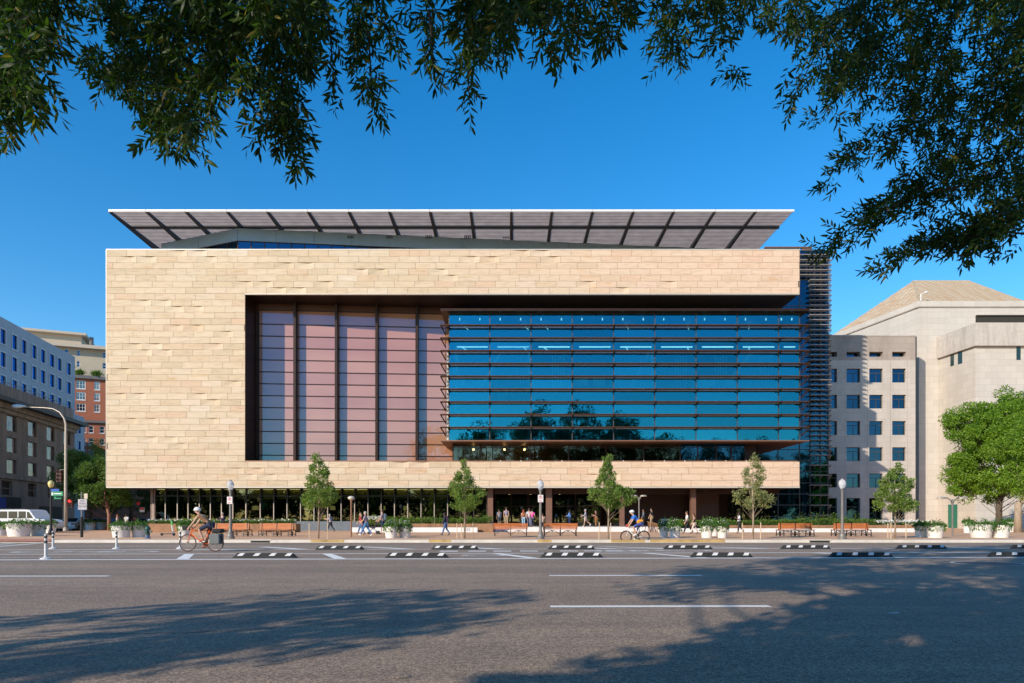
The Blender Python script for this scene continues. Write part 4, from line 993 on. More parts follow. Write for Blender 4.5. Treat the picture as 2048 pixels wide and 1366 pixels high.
part(bk_, MB().fbox(fk, -0.3, Lk, -1, 0.6, zk1, zk1 + 0.75), 'cornice', M['grey_cornice'])
# lower projecting storeys
fk2 = ((Ok[0] + 2.0*db.y, Ok[1] - 2.0*db.x), (db.x, db.y)); Lk2 = plane_u(fk2[0], fk2[1], 300)
zl1 = zat(fk2, 190, 846)
ck2 = colr(fk2, [(146, 154), (161, 166), (169, 172.5), (177.5, 187), (199.5, 209), (222, 231), (244, 253)])
rk2 = sorted([(zat(fk2, 190, b), zat(fk2, 190, t_)) for t_, b in ((852, 866), (876.5, 890), (899.5, 913), (923, 937))])
facade(bk_, fk2, Lk2, 0, zl1, ck2, rk2, M['brick'], M['glass_old'], 0.5, 0.15, M['sash'], frame_w=0.12, mull=2, sill=True)
part(bk_, MB().fbox(fk2, -0.3, Lk2, -1.4, 0.5, zl1, zl1 + 0.55), 'cornice', M['grey_cornice'])
part(bk_, MB().fbox(fk2, 0, Lk2, -1.5, -0.55, 0, zl1), 'core_lower', M['brick'])
fk3 = ((Ok[0] - 2.5*db.y, Ok[1] + 2.5*db.x), (db.x, db.y))
be = thing('apartment_building', 'sunlit beige upper storeys with projecting flat eaves above the brick building', 'building', (-110, 185, 0))
M['beige'] = mat('beige_render', (0.50, 0.42, 0.32), 0.8, var=0.04, scale=0.6); M['beige_d'] = mat('pale_eave', (0.55, 0.46, 0.36), 0.7, var=0.05)
ze1 = zat(fk3, 190, 700)
cb_ = colr(fk3, [(128, 137), (153.5, 160), (205, 214), (232, 240)])
rb2 = sorted([(zat(fk3, 170, b), zat(fk3, 170, t_)) for t_, b in ((698+3.5, 713), (723, 735))])
f3 = (( fk3[0][0] - db.x*25, fk3[0][1] - db.y*25), fk3[1]); L3 = plane_u(f3[0], f3[1], 260)
cb_ = colr(f3, [(128, 137), (153.5, 160), (205, 214), (232, 240)])
facade(be, f3, L3, zk1 + 0.76, ze1, cb_, rb2, M['beige'], M['glass_win'], 0.5, 0.15, M['sash'], frame_w=0.1, mull=2)
part(be, MB().fbox(f3, 0, L3, -25, -0.55, zk1 + 0.8, ze1 - 0.1), 'core', M['beige'])
part(be, MB().fbox(f3, -1, L3 + 1, -25, 1.6, ze1, ze1 + 0.8), 'eave', M['beige_d'])
part(be, MB().fbox(f3, 5, L3 - 1, -20, -3, ze1 + 0.8, ze1 + 1.4), 'gutter_course', M['beige_d'])
f4 = ((f3[0][0] - db.y*6, f3[0][1] + db.x*6), f3[1]); ua, ub = plane_u(f4[0], f4[1], 30), plane_u(f4[0], f4[1], 163)
zp1 = zat(f4, 160, 672)
part(be, MB().fbox(f4, ua, ub, -14, 0, ze1 + 0.8, zp1), 'penthouse_wall', M['beige'])
part(be, MB().fbox(f4, ua - 1, ub + 1.2, -15, 1.3, zp1, zp1 + 0.55), 'penthouse_roof', M['beige_d'])
ue = plane_u(f4[0], f4[1], 183)
part(be, MB().tube([(f4[0][0] + f4[1][0]*ue, f4[0][1] + f4[1][1]*ue, ze1 + 1), (f4[0][0] + f4[1][0]*ue, f4[0][1] + f4[1][1]*ue, ze1 + 4.4)], 0.5, 8), 'flue', M['grey_cornice'])
for j, px in enumerate((158, 193)):
    u = plane_u(fk[0], fk[1], px); p = Vector((Ok[0] + db.x*u, Ok[1] + db.y*u, zk1 + 0.75)) + Vector((-db.y*0, 0, 0))
    t = thing('shrub', ('clipped shrub on the brick roof terrace, the left one' if j == 0 else 'clipped shrub on the brick roof terrace, the right one near the sandstone wall'), 'shrub', tuple(p), 0, 'shrubs on the brick roof terrace')
    n_ = 700; Pp = nr.normal(size=(n_, 3)) * np.array([0.55, 0.4, 0.3]) + np.array([0, 0, 0.7]); Dd = nr.normal(size=(n_, 3))
    inst('foliage', leaf_mesh('foliage', Pp, Dd, 0.4, 0.22, M['leaf_mid']), t); MB().tube([(0, 0, 0), (0, 0, 0.8)], 0.08, 6).build('stem', M['bark'], t)
# far background closing the side street under the box
fb2 = thing('stone_building', 'plain shaded stone building closing the side street behind the trees', 'building', (-70, 190, 0))
part(fb2, MB().box(-105, -45, 190, 200, 0, 11), 'wall', M['granite_grey'])
for i in range(11): part(fb2, MB().box(-102 + i*5.2, -99.5 + i*5.2, 189.9, 190.0, 1, 7.5), 'window', M['int_dark'])
# ================================================================== vegetation
def clump_crown(clumps, per, leaf, wid, m, name='crown', droop=0.0):
    Ps = []; Ds = []
    for (c, r, k) in clumps:
        n = int(per * k); d = nr.normal(size=(n, 3)); d /= np.linalg.norm(d, axis=1, keepdims=True)
        rad = r * nr.uniform(0.25, 1.05, size=(n, 1)) ** 0.6
        p = np.array(c) + d * rad * np.array([1, 1, 0.72]); Ps.append(p)
        q = nr.normal(size=(n, 3)) * 0.8 + d * 0.8; q[:, 2] -= droop; Ds.append(q)
    P_ = np.vstack(Ps); D_ = np.vstack(Ds); n = len(P_)
    return leaf_mesh(name, P_, D_, leaf * nr.uniform(0.7, 1.25, n), wid * nr.uniform(0.7, 1.2, n), m)
def branches(mb, base, clumps, r0, n=6):
    for (c, r, k) in clumps:
        c = Vector(c); t = min(1, max(0.0, (c.z - base[0][2]) / max(0.1, base[-1][2] - base[0][2]) * 0.8 - 0.12))
        i = t * (len(base) - 1); a = int(i); a = min(a, len(base) - 2); st = Vector(base[a]).lerp(Vector(base[a+1]), i - a)
        mid = st.lerp(c, 0.55) + Vector((0, 0, -0.05 * (c - st).length)); mb.tube([st, mid, c], [r0 * 0.55, r0 * 0.35, r0 * 0.1], n)

# --- young street oaks
def young_oak(px, ybase, top, wpx, label, m, seed, sparse=1.0, skirt=1):
    rr = random.Random(seed); Y = YG(ybase); x = XP(px, Y); sc = Y / F
    H = ZP(top, Y) - 0.15; t = thing('oak_sapling', label, 'tree', (x, Y, 0.15), 0, 'young oaks along the kerb')
    tk = [(0, 0, 0), (0.02, 0, H*0.3), (-0.02, 0.01, H*0.6), (0, 0, H*0.97)]
    mb = MB().tube(tk, [0.06, 0.045, 0.03, 0.008], 8); cl = []
    z = H * 0.38
    while z < H * 0.985:
        f_ = (z / H - 0.36) / 0.64; w_ = wpx * sc * 0.5
        if f_ < 0.35: rad = w_ * (0.80 + 0.2 * min(1, f_ / 0.12))
        else: rad = w_ * (1 - (f_ - 0.35) / 0.65) ** 0.85 * 0.72 + 0.06
        if f_ < 0.08: rad *= 0.72
        rad *= 1 + 0.22 * math.sin(z*3.1 + seed*2.0) ; offx = 0.12*math.sin(z*2.2 + seed); nn = max(1, int(rad * 9))
        for k_ in range(nn):
            an = rr.uniform(0, 6.28); q = rad * rr.uniform(0.35, 1.0) ** 0.6
            cl.append(((offx + q*math.cos(an)*(1 + 0.25*math.sin(z*4 + seed + (2 if math.cos(an) > 0 else 0))), q*math.sin(an), z + rr.uniform(-0.1, 0.1)), rr.uniform(0.13, 0.26) * (1 if f_ < 0.6 else 0.8), rr.uniform(0.6, 1.3) * sparse))
        z += 0.15
    branches(mb, tk, cl[::4], 0.018, 4)
    mb.build('trunk', M['bark_p'], t, smooth=True)
    inst('crown', clump_crown(cl, 66, 0.125, 0.06, m), t)
    return t, x, Y
saps = [(637, 1077, 906, 70, 'young oak with dark trunk left of the mushroom lamp, beside the phone walker', M['leaf_young'], 1, 1.0),
        (929, 1077, 917, 66, 'young oak in front of the white wall with house number, left of the entrance', M['leaf_young'], 2, 1.0),
        (1216.5, 1079, 908, 70, 'roundest young oak, beside the cyclist in blue', M['leaf_young'], 3, 1.25),
        (1506, 1078, 905, 64, 'pale thin yellowish young oak near the right end of the sandstone building', M['leaf_pale'], 4, 0.6),
        (1790, 1077, 922, 84, 'widest young oak in front of the shaded office windows', M['leaf_young'], 5, 1.15)]
stakes = {637: (619, 655), 929: (914, 923, 946), 1216.5: (1198, 1221), 1506: (1485, 1521), 1790: (1776, 1782, 1812)}
for s_ in saps:
    t, x, Y = young_oak(*s_)
    for j, px in enumerate(stakes[s_[0]]):
        yy = Y + (-0.35 if j % 2 else 0.4); X_ = XP(px, yy)
        side = 'left' if px < s_[0] else 'right'
        nm = {637: 'the young oak near the mushroom lamp', 929: 'the young oak at the numbered wall', 1216.5: 'the roundest young oak', 1506: 'the pale thin oak', 1790: 'the widest young oak'}[s_[0]]
        dup3 = len(stakes[s_[0]]) == 3
        lab = 'thin timber stake ' + (('just ' if j == 1 else 'farther ') if dup3 and side == 'left' else '') + side + ' of ' + nm
        o = MB().tube([(0, 0, -0.05), (rng.uniform(-.02, .02), 0, rng.uniform(0.9, 1.0))], [0.028, 0.024], 6).build('tree_stake', M['timber']); o.location = (X_, yy, 0.15)
        tag(o, lab, 'stake', 'timber stakes round the young oaks')

# --- medium trees
def tree(label, base, H, crown_c, crown_r, ncl, per, leaf, wid, m, bark, seed, tr=0.25, clr=(0.6, 1.1), name='street_tree', group=None, flat=1.0, lean=0, extra=()):
    rr = random.Random(seed); t = thing(name, label, 'tree', base, 0, group)
    cc = Vector(crown_c); cl = []
    for i in range(ncl):
        while True:
            d = Vector((rr.gauss(0, 1), rr.gauss(0, 1), rr.gauss(0, 1))).normalized()
            if d.z > -0.75: break
        q = rr.uniform(0.45, 1.0) ** 0.5
        lump = 1 + 0.16 * math.sin(3*math.atan2(d.y, d.x) + seed) + 0.1 * math.sin(7 * d.z + seed)
        c = (cc.x + d.x*crown_r[0]*q*lump, cc.y + d.y*crown_r[1]*q*lump, cc.z + d.z*crown_r[2]*q*lump)
        cl.append((c, rr.uniform(*clr), rr.uniform(0.6, 1.2)))
    cl += [(e_[0], e_[1], 1.1) for e_ in extra]
    tk = [(0, 0, -0.1), (lean*0.3, 0, H*0.2), (cc.x*0.6 + lean*0.4, cc.y*0.5, cc.z - crown_r[2]*0.5), (cc.x, cc.y, cc.z + crown_r[2]*0.5)]
    mb = MB().tube(tk, [tr*1.25, tr, tr*0.7, tr*0.15], 10); branches(mb, tk, cl[::7], tr*0.24, 5); mb.build('trunk', bark, t, smooth=True)
    inst('crown', clump_crown(cl, per, leaf, wid, m), t); return t
Yt = 63.0
tree('large bright green tree in front of the cream stone wall at the right edge', (XP(1998, 66), 66, 0.1), 14, (1.5, 0.5, 7.6), (5.1, 4.6, 6.0), 380, 330, 0.21, 0.12, M['leaf_bright'], M['bark'], 11, 0.26, (0.55, 1.0), flat=0.7)
tree('second green tree with pale trunk at the very right edge beside the planters', (XP(2036, 60), 60, 0.15), 12, (2.8, 0.2, 6.6), (3.7, 3.4, 4.6), 150, 300, 0.21, 0.12, M['leaf_bright'], M['bark_p'], 12, 0.27, (0.55, 0.95))
tree('red barked street tree whose crown reaches behind the sandstone corner', (XP(218, 71.5), 71.5, 0.15), 8, (-1.2, 1.0, 4.9), (2.9, 2.6, 2.8), 120, 190, 0.2, 0.10, M['leaf_mid'], M['bark_r'], 13, 0.16, (0.4, 0.8))
tree('bushy street tree standing behind the street lamp mast', (XP(180, 76), 76, 0.0), 9, (-0.2, 0, 5.6), (3.1, 3.0, 3.4), 130, 190, 0.22, 0.11, M['leaf_mid'], M['bark'], 14, 0.2, (0.5, 0.9))
tree('dark street tree seen under the sandstone overhang', (XP(262, 88), 88, 0.0), 7, (0, 0, 4.2), (3.6, 3, 2.6), 70, 150, 0.24, 0.12, M['leaf_far'], M['bark'], 15, 0.2, (0.5, 0.9))
# --- park trees across the street behind the viewer, seen mirrored in the glass
park = [(-5.5, -7.2, 13.6, 5.5, 7.2), (4.5, -6, 15.5, 5.0, 8.8), (13.5, -7, 15.5, 5.2, 8.8), (22.5, -8, 14.2, 4.8, 8.2), (31.5, -8, 11.5, 5.2, 7.0), (41, -9, 11, 5.8, 6.8), (51, -9, 11, 5.5, 6.8), (61, -9, 11.2, 6, 7.0), (72, -10, 11, 6, 7.0)]
plab = ['dense oak overhanging the road left of the viewpoint', 'tall oak right of the viewpoint leaning over the road', 'tall oak, next right of the one over the viewpoint', 'tall narrow oak, third to the right of the viewpoint'] + ['lower spreading oak, %s to the right of the viewpoint' % w_ for w_ in ('fourth', 'fifth', 'sixth', 'seventh', 'eighth')]
ptree = []
LOW2 = []
for _ in range(34):
    y_ = rng.uniform(-6.0, -0.8); LOW2.append(((rng.uniform(-14.5, -8.6) + 0.9*y_ + 14.5, y_ + 3.2, rng.uniform(4.8, 6.6)), rng.uniform(0.45, 0.8)))
LOW = []
for _ in range(84):
    y_ = rng.uniform(-6.5, 0.3); LOW.append(((rng.uniform(-4.2, 0.4) + 0.9*y_ + 5.5, y_ + 7.2, rng.uniform(5.6, 7.6)), rng.uniform(0.5, 0.9)))
for i, (x, y, zc_, r_, rz_) in enumerate(park):
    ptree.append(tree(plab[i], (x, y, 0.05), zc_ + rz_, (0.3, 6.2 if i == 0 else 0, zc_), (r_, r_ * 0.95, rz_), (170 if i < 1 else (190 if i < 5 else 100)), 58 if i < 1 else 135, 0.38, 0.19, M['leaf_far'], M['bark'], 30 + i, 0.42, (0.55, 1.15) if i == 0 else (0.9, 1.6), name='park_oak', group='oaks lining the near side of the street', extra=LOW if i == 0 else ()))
ptree.append(tree('small low crowned oak left of the viewpoint shading the near road', (-14.5, -3.2, 0.05), 8.5, (2.0, 1.5, 6.3), (3.0, 2.2, 1.5), 40, 55, 0.3, 0.13, M['leaf_far'], M['bark'], 51, 0.22, (0.5, 0.9), name='park_oak', group='oaks lining the near side of the street', extra=LOW2))

ORD = 'first second third fourth fifth sixth seventh eighth ninth tenth eleventh twelfth thirteenth fourteenth fifteenth sixteenth seventeenth eighteenth nineteenth twentieth twenty-first twenty-second twenty-third twenty-fourth twenty-fifth twenty-sixth twenty-seventh'.split()
# far tree belt beyond the near side of the street (fills the horizon in the mirror glass)
belt0 = tree('far broad tree at the left end of the belt behind the viewpoint', (-120, -52, 0), 13, (0, 0, 6.6), (6.4, 4.5, 6.2), 90, 130, 0.6, 0.34, M['leaf_far'], M['bark'], 77, 0.3, (1.2, 2.0), name='belt_tree', group='far belt of trees behind the viewpoint')
for i in range(1, 27):
    c = copy_tree(belt0); c.location = (-120 + i*9.6, -52 + 5*math.sin(i*2.3), 0); c.rotation_euler = (0, 0, i*1.9); c.scale = (1, 1, 0.85 + 0.3*((i*7) % 5)/5)
    c['label'] = 'far broad tree of the belt behind the viewpoint, ' + ORD[i] + ' from its left end'
# --- near foliage hanging into view, part of the two big oaks
prof = [(-60,300,1),(0,295,1),(40,300,1),(70,250,.9),(95,205,.9),(112,120,.8),(125,50,.7),(150,35,.7),(172,100,.9),(182,170,1),(205,190,1),(250,235,1),(290,290,1),(330,322,1),(400,325,1),(425,300,1),(433,180,1),(480,185,1),(505,235,1),(530,280,1),(560,335,1),(588,330,.9),(597,165,.8),(620,145,.8),(640,165,.35),(668,90,.35),(690,120,.6),(720,165,.7),(742,208,.7),(762,140,.55),(790,110,.5),(815,60,.5),(835,110,.4),(865,182,.5),(880,100,.45),(905,120,.5),(925,170,.55),(937,212,.55),(950,150,.8),(985,168,.9),(1003,125,1),(1050,105,.9),(1080,110,.8),(1105,165,.5),(1125,100,.75),(1160,95,.75),(1210,132,.75),(1240,90,.65),(1262,55,.6),(1285,18,.5),(1308,60,.8),(1330,178,.8),(1370,160,.8),(1386,85,.8),(1418,80,.8),(1440,120,.8),(1470,190,.9),(1502,120,.8),(1528,60,.6),(1555,140,.6),(1577,228,.7),(1600,150,.55),(1640,230,.6),(1668,290,.6),(1700,230,.6),(1760,290,.75),(1800,420,.85),(1850,430,.9),(1900,400,.9),(1950,430,.95),(2000,450,1),(2110,440,1)]
ppx = np.array([p[0] for p in prof], float); pb = np.array([p[1] for p in prof], float); pd_ = np.array([p[2] for p in prof], float)
def vnoise(x, y, s, seed):
    from mathutils import noise as mn
    return mn.noise(Vector((x / s, y / s, seed)))
twigs = {0: [], 1: []}
def add_twig(px, py, Y, d=None, ln=None):
    p = np.array([XP(px, Y), Y, ZP(py, Y)])
    twigs[0 if px < 1290 else 1].append((p, d, ln))
tries = 0; cnt = 0
while cnt < 3900 and tries < 60000:
    tries += 1
    px = nr.uniform(-60, 2110); py = nr.uniform(-120, 520)
    b = np.interp(px, ppx, pb) - 38; dn = np.interp(px, ppx, pd_)
    if py > b: continue
    hole = vnoise(px, py, 60, 3.3) + 0.5 * vnoise(px, py, 25, 8.1)
    edge = (b - py) / 150.0
    if hole < -0.16 + 0.3 * (1 - dn) * 1.3 - 0.22 * min(1, edge): continue
    if nr.rand() > dn: continue
    Y = (5.6 if px < 1290 else 7.0) + 1.6 * vnoise(px, py, 220, 1.7) + nr.uniform(-0.5, 0.9)
    if px > 1600: Y += 0.8
    add_twig(px, py, Y); cnt += 1
sprays = [((1850, 240), (1672, 345), 30, 60, 8.4), ((1930, 370), (1668, 478), 34, 90, 8.2), ((2060, 430), (1782, 520), 34, 110, 8.0), ((2060, 390), (1935, 505), 32, 70, 8.0),
          ((1990, 320), (1740, 440), 40, 90, 8.3), ((2070, 470), (1880, 500), 30, 60, 7.8), ((1800, 60), (1640, 225), 30, 70, 8.6), ((1700, 20), (1585, 200), 22, 50, 8.2),
          ((560, 200), (580, 310), 16, 30, 5.9), ((655, 40), (668, 160), 7, 9, 5.8), ((735, 60), (744, 185), 9, 14, 5.8), ((858, 20), (868, 160), 8, 11, 5.6), ((934, 30), (938, 195), 8, 14, 5.7)]
stems = {0: MB(), 1: MB()}
for (a_, b_, wd, n_, Y) in sprays:
    own = 0 if a_[0] < 1290 else 1
    pts = [Vector((XP(a_[0] + (b_[0]-a_[0])*q, Y), Y, ZP(a_[1] + (b_[1]-a_[1])*q - (18*math.sin(q*3.14)), Y))) for q in (0, .25, .5, .75, 1)]
    stems[own].tube(pts, [0.014, 0.011, 0.008, 0.006, 0.003], 5)
    for _ in range(n_):
        q = nr.uniform(0, 1); w_ = wd * (1.15 - 0.6*q)
        px = a_[0] + (b_[0]-a_[0])*q + nr.normal() * w_ * 0.45; py = a_[1] + (b_[1]-a_[1])*q - 18*math.sin(q*3.14) + nr.normal() * w_ * 0.5
        p = np.array([XP(px, Y), Y + nr.uniform(-.4, .4), ZP(py, Y)])
        dirv = np.array([(b_[0]-a_[0]), 0, -(b_[1]-a_[1])], float); dirv /= np.linalg.norm(dirv)
        twigs[own].append((p, dirv * 0.7 + nr.normal(size=3) * 0.35, 0.2))
for own in (0, 1):
    Ps = []; Ds = []; Ls = []; tm = stems[own]
    T = twigs[own]
    for i, (p, d, ln) in enumerate(T):
        if d is None: d = np.array([nr.normal() * 0.6, nr.normal() * 0.45, -0.6])
        d = d / np.linalg.norm(d); ln = (ln or nr.uniform(0.13, 0.27)); nl = nr.randint(9, 15)
        a1 = np.cross(d, nr.normal(size=3)); a1 /= np.linalg.norm(a1); a2 = np.cross(d, a1)
        tm._add([tuple(p), tuple(p + a1*0.004), tuple(p + d*ln)], [(0, 1, 2)]) if i % 2 else None
        for q in range(nl):
            s_ = (q + 0.5) / nl; th = q * 2.4 + nr.uniform(-.4, .4)
            side = a1*math.cos(th) + a2*math.sin(th)
            dd = d*(0.35 + 0.55*s_) + side*(1.0 - 0.45*s_) + np.array([0, 0, -0.12])
            Ps.append(p + d*ln*s_); Ds.append(dd); Ls.append(nr.uniform(0.07, 0.12))
    Ps = np.array(Ps); Ds = np.array(Ds); Ls = np.array(Ls)
    tt_ = ptree[own]; Ps = Ps - np.array(tt_.location)
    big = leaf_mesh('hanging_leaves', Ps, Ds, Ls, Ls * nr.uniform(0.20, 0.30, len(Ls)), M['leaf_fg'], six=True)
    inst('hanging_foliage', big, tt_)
    # limbs that carry the hanging sprays, reaching forward from the trunk above the frame
    base = Vector(tt_.location) + Vector((0.2, 0, 6.2))
    tg = ([(-4.6, 5.6, 6.6), (-2.6, 6.0, 6.5), (-0.8, 6.0, 6.6), (0.3, 5.8, 6.4), (-3.6, 5.2, 6.9)] if own == 0 else [(2.2, 6.6, 7.8), (4.0, 7.2, 8.2), (5.6, 8.0, 7.8), (7.2, 8.4, 7.4)])
    for g_ in tg:
        g_ = Vector(g_); m1 = base.lerp(g_, 0.5) + Vector((0, 0, 0.7)); tm.tube([base, m1, g_], [0.13, 0.075, 0.03], 7)
        for q in range(5):
            e = g_ + Vector((rng.uniform(-1.1, 1.1), rng.uniform(-.5, .7), rng.uniform(-1.0, -0.2))); tm.tube([g_.lerp(m1, 0.12*q), g_.lerp(e, 0.5) + Vector((0, 0, 0.15)), e], [0.022, 0.012, 0.004], 5)
    tm.v = [tuple(Vector(v) - Vector(tt_.location)) for v in tm.v]
    tm.build('branches', M['bark'], tt_)

# --- planting in the raised beds
def bed(name, label, px0, px1, Y, z0, hgt, m, n, loc_y=0.4, group=None, flowers=0, tufts=0):
    x0, x1 = XP(px0, Y), XP(px1, Y); t = thing(name, label, 'planting', ((x0+x1)/2, Y + loc_y, z0), 0, group)
    L = x1 - x0; Ps = nr.uniform(size=(n, 3)); hh = np.array([0.55 + 0.45 * vnoise(q*L*40, 0, 22, 2.0 + Y) + 0.15*nr.rand() for q in Ps[:, 0]])
    X_ = (Ps[:, 0] - 0.5) * L; Yy = (Ps[:, 1] - 0.5) * 0.8; Zz = Ps[:, 2] ** 0.6 * hgt * np.clip(hh + 0.3, 0.3, 1.25)
    P_ = np.stack([X_, Yy, Zz], 1); D_ = nr.normal(size=(n, 3)); D_[:, 2] = np.abs(D_[:, 2]) * 1.1
    if tufts:
        for _ in range(tufts):
            cx_ = nr.uniform(-L/2, L/2); k_ = 60; sub = nr.randint(0, n, k_)
            P_[sub] = np.array([cx_, 0, hgt * 0.9]) + nr.normal(size=(k_, 3)) * np.array([0.22, 0.2, 0.28])
    inst('foliage', leaf_mesh('foliage', P_, D_, nr.uniform(0.09, 0.17, n), nr.uniform(0.045, 0.08, n), m), t)
    if flowers:
        Q = nr.uniform(size=(flowers, 3)); P2 = np.stack([(Q[:, 0]-0.5)*L, (Q[:, 1]-0.6)*0.8, hgt*(0.75 + 0.35*Q[:, 2])], 1)
        inst('flowers', leaf_mesh('flowers', P2, nr.normal(size=(flowers, 3)), 0.11, 0.1, M['flower']), t)['kind'] = 'stuff'
    return t
WY = 61.0
def trough(label, px0, px1, Y, z0, z1, m=M['corten'], depth=1.3):
    t = thing('planter_trough', label, 'planter', (XP((px0+px1)/2, Y), Y, z0), 0, 'long weathered steel planters'); x0, x1 = XP(px0, Y), XP(px1, Y)
    fb_ = MB(); n = max(2, int((x1 - x0) / 1.6))
    for i in range(n):
        a_, b_ = x0 + (x1-x0)*i/n, x0 + (x1-x0)*(i+1)/n
        part(t, MB().box(a_ + 0.006, b_ - 0.006, Y, Y + 0.03, z0, z1), 'panel', m)
    part(t, MB().box(x0, x0 + 0.03, Y + 0.03, Y + depth, z0, z1).box(x1 - 0.03, x1, Y + 0.03, Y + depth, z0, z1).box(x0 + 0.03, x1 - 0.03, Y + depth - 0.03, Y + depth, z0, z1), 'shell', m)
    part(t, MB().box(x0 + 0.03, x1 - 0.03, Y + 0.03, Y + depth - 0.03, z0, z1 - 0.08), 'soil', M['soil'])
trough('brown steel planter trough at the left under the overhang', 291, 592, 60.5, 0.15, 0.92)
bed('hedge', 'low green hedge with white blossom in the left steel planter', 292, 590, 60.8, 0.85, 0.42, M['leaf_hedge'], 5200, flowers=380)
trough('brown steel planter above the numbered white wall', 795, 986, 62.2, 0.15, 0.92)
bed('hedge', 'yellow green hedge behind the walkers left of the entrance', 730, 984, 62.4, 0.85, 0.62, M['leaf_hedge'], 5200, tufts=9)
bed('flower_bed', 'white flowering shrub behind the stroller', 732, 768, 61.6, 0.75, 0.75, M['leaf_hedge'], 700, flowers=330)
trough('brown steel planter on the right with low hedge', 1420, 1860, 62.0, 0.15, 0.78)
bed('hedge', 'low clipped hedge right of the entrance', 1322, 1610, 62.2, 0.72, 0.52, M['leaf_hedge'], 6200, tufts=3)
bed('hedge', 'taller leafy hedge behind the right hand benches', 1600, 1760, 62.3, 0.72, 0.62, M['leaf_hedge'], 4200, tufts=14)
bed('flower_bed', 'white flowering bed behind the widest young oak', 1752, 1862, 62.2, 0.72, 0.45, M['leaf_hedge'], 1700, flowers=900)
def lwall(label, px0, px1, Y, z1, num=None):
    t = thing('low_wall', label, 'wall', (XP((px0+px1)/2, Y), Y, 0.15)); x0, x1 = XP(px0, Y), XP(px1, Y); n = max(1, round((x1-x0)/2.4))
    for i in range(n): part(t, MB().box(x0 + (x1-x0)*i/n + 0.005, x0 + (x1-x0)*(i+1)/n - 0.005, Y, Y + 0.42, 0.15, z1), 'stone_block', M['granite_white'])
    if num: inst('lettering', text_mesh('555', 0.36, M['grey_post']), t, (XP(935, Y) - t.location.x, -0.012, 0.24), (R(90), 0, 0))
lwall('low white granite wall carrying the house number, left of the entrance', 703, 955, 61.4, 0.58, True)
lwall('low white granite wall in front of the entrance terrace', 1054, 1250, 64.0, 0.57)
lwall('low white granite wall along the right hand planting', 1318, 1836, 61.4, 0.50)
for i_, px in enumerate((1046, 1052)): pass
st = thing('entrance_steps', 'pale stone steps behind the middle benches', 'steps', (XP(1030, 63.6), 63.6, 0.15))
for k_ in range(3): part(st, MB().box(XP(986, 64), XP(1054, 64), 64.0 + 0.35*k_, 66, 0.15 + 0.143*k_, 0.15 + 0.143*(k_+1)), 'step', M['granite_white'])
# ================================================================== street furniture
def lamp_post(px, ybase, ytop, label, sign=None, m=None, glassc=None, tall=1.0):
    Y = YG(ybase); H = ZP(ytop, Y) - 0.15; m = m or M['grey_post']
    t = thing('street_lamp', label, 'street lamp', (XP(px, Y), Y, 0.15), 0, 'globe lamps on fluted posts')
    MB().lathe([(0.24, 0), (0.24, 0.1), (0.19, 0.14), (0.17, 0.3), (0.12, 0.36), (0.11, 0.5), (0.085, 0.56)], 16).build('base', m, t)
    MB().lathe([(0.085, 0.56), (0.065, H - 0.75), (0.09, H - 0.74), (0.09, H - 0.68), (0.06, H - 0.66)], 14).build('post', m, t)
    g = MB().lathe([(0.09, H - 0.62), (0.15, H - 0.52), (0.205, H - 0.36), (0.20, H - 0.24), (0.13, H - 0.12), (0.05, H - 0.07)], 16).build('globe', glassc or M['globe'], t, smooth=True)
    MB().lathe([(0.06, H - 0.66), (0.13, H - 0.65), (0.12, H - 0.615), (0.04, H - 0.60)], 12).lathe([(0.06, H - 0.07), (0.05, H - 0.04), (0.015, H)], 10).build('cap', m, t)
    if sign:
        z = ZP((sign[0] + sign[1]) / 2, Y) - 0.15; h = (sign[1] - sign[0]) / F * Y; wd = h * 0.72
        p = MB().box(-wd/2, wd/2, -0.125, -0.115, z - h/2, z + h/2).build('sign_plate', M['sign_white'], t)
        q = MB(); 
        vs = []; fs = []
        for k in range(20):
            a_ = 2*math.pi*k/20; vs += [(0.105*math.cos(a_), -0.128, z + 0.07 + 0.105*math.sin(a_)), (0.08*math.cos(a_), -0.128, z + 0.07 + 0.08*math.sin(a_))]
        for k in range(20): a_ = 2*k; b_ = 2*((k+1) % 20); fs.append((a_, b_, b_+1, a_+1))
        q._add(vs, fs); q.beam((-0.07, -0.1275, z + 0.14), (0.07, -0.1275, z), 0.003, 0.022, (0, 0, 1)); q.box(-0.1, 0.1, -0.128, -0.1255, z - h/2 + 0.05, z - h/2 + 0.09)
        q.build('symbol', M['sign_red'], p)
        inst('lettering', text_mesh('P', 0.17, M['rubber']), p, (0, -0.127, z + 0.07), (R(90), 0, 0))
    return t
def globe():
    k = NT('clear_globe_glass'); k.b.inputs['Base Color'].default_value = (0.85, 0.87, 0.9, 1); k.b.inputs['Roughness'].default_value = 0.08
    k.b.inputs['Transmission Weight'].default_value = 0.55; k.b.inputs['IOR'].default_value = 1.2; return k.m
M['globe'] = globe(); M['globe_y'] = mat('yellow_opal_globe', (0.72, 0.60, 0.22), 0.2, var=0.04)
M['sign_white'] = mat('sign_white', (0.78, 0.75, 0.73), 0.5, var=0.03); M['sign_red'] = mat('sign_red', (0.62, 0.03, 0.03), 0.5); M['sign_green'] = mat('sign_green', (0.01, 0.26, 0.11), 0.4); M['sign_blue'] = mat('sign_blue', (0.02, 0.08, 0.42), 0.4)
lamp_post(461, 1077.5, 959, 'globe lamp with a no parking sign behind the bag laden cyclist', (993.5, 1008))
lamp_post(1081, 1078, 958, 'globe lamp with a no parking sign between the two middle benches', (990, 1004.5))
lamp_post(1684.5, 1078, 956, 'globe lamp without sign in front of the right hand double bench')
t = lamp_post(102, 1070, 959, 'yellow globe lamp with green and blue street name signs at the left corner', None, M['iron'], M['globe_y'])
Y = t.location.y; X0 = t.location.x
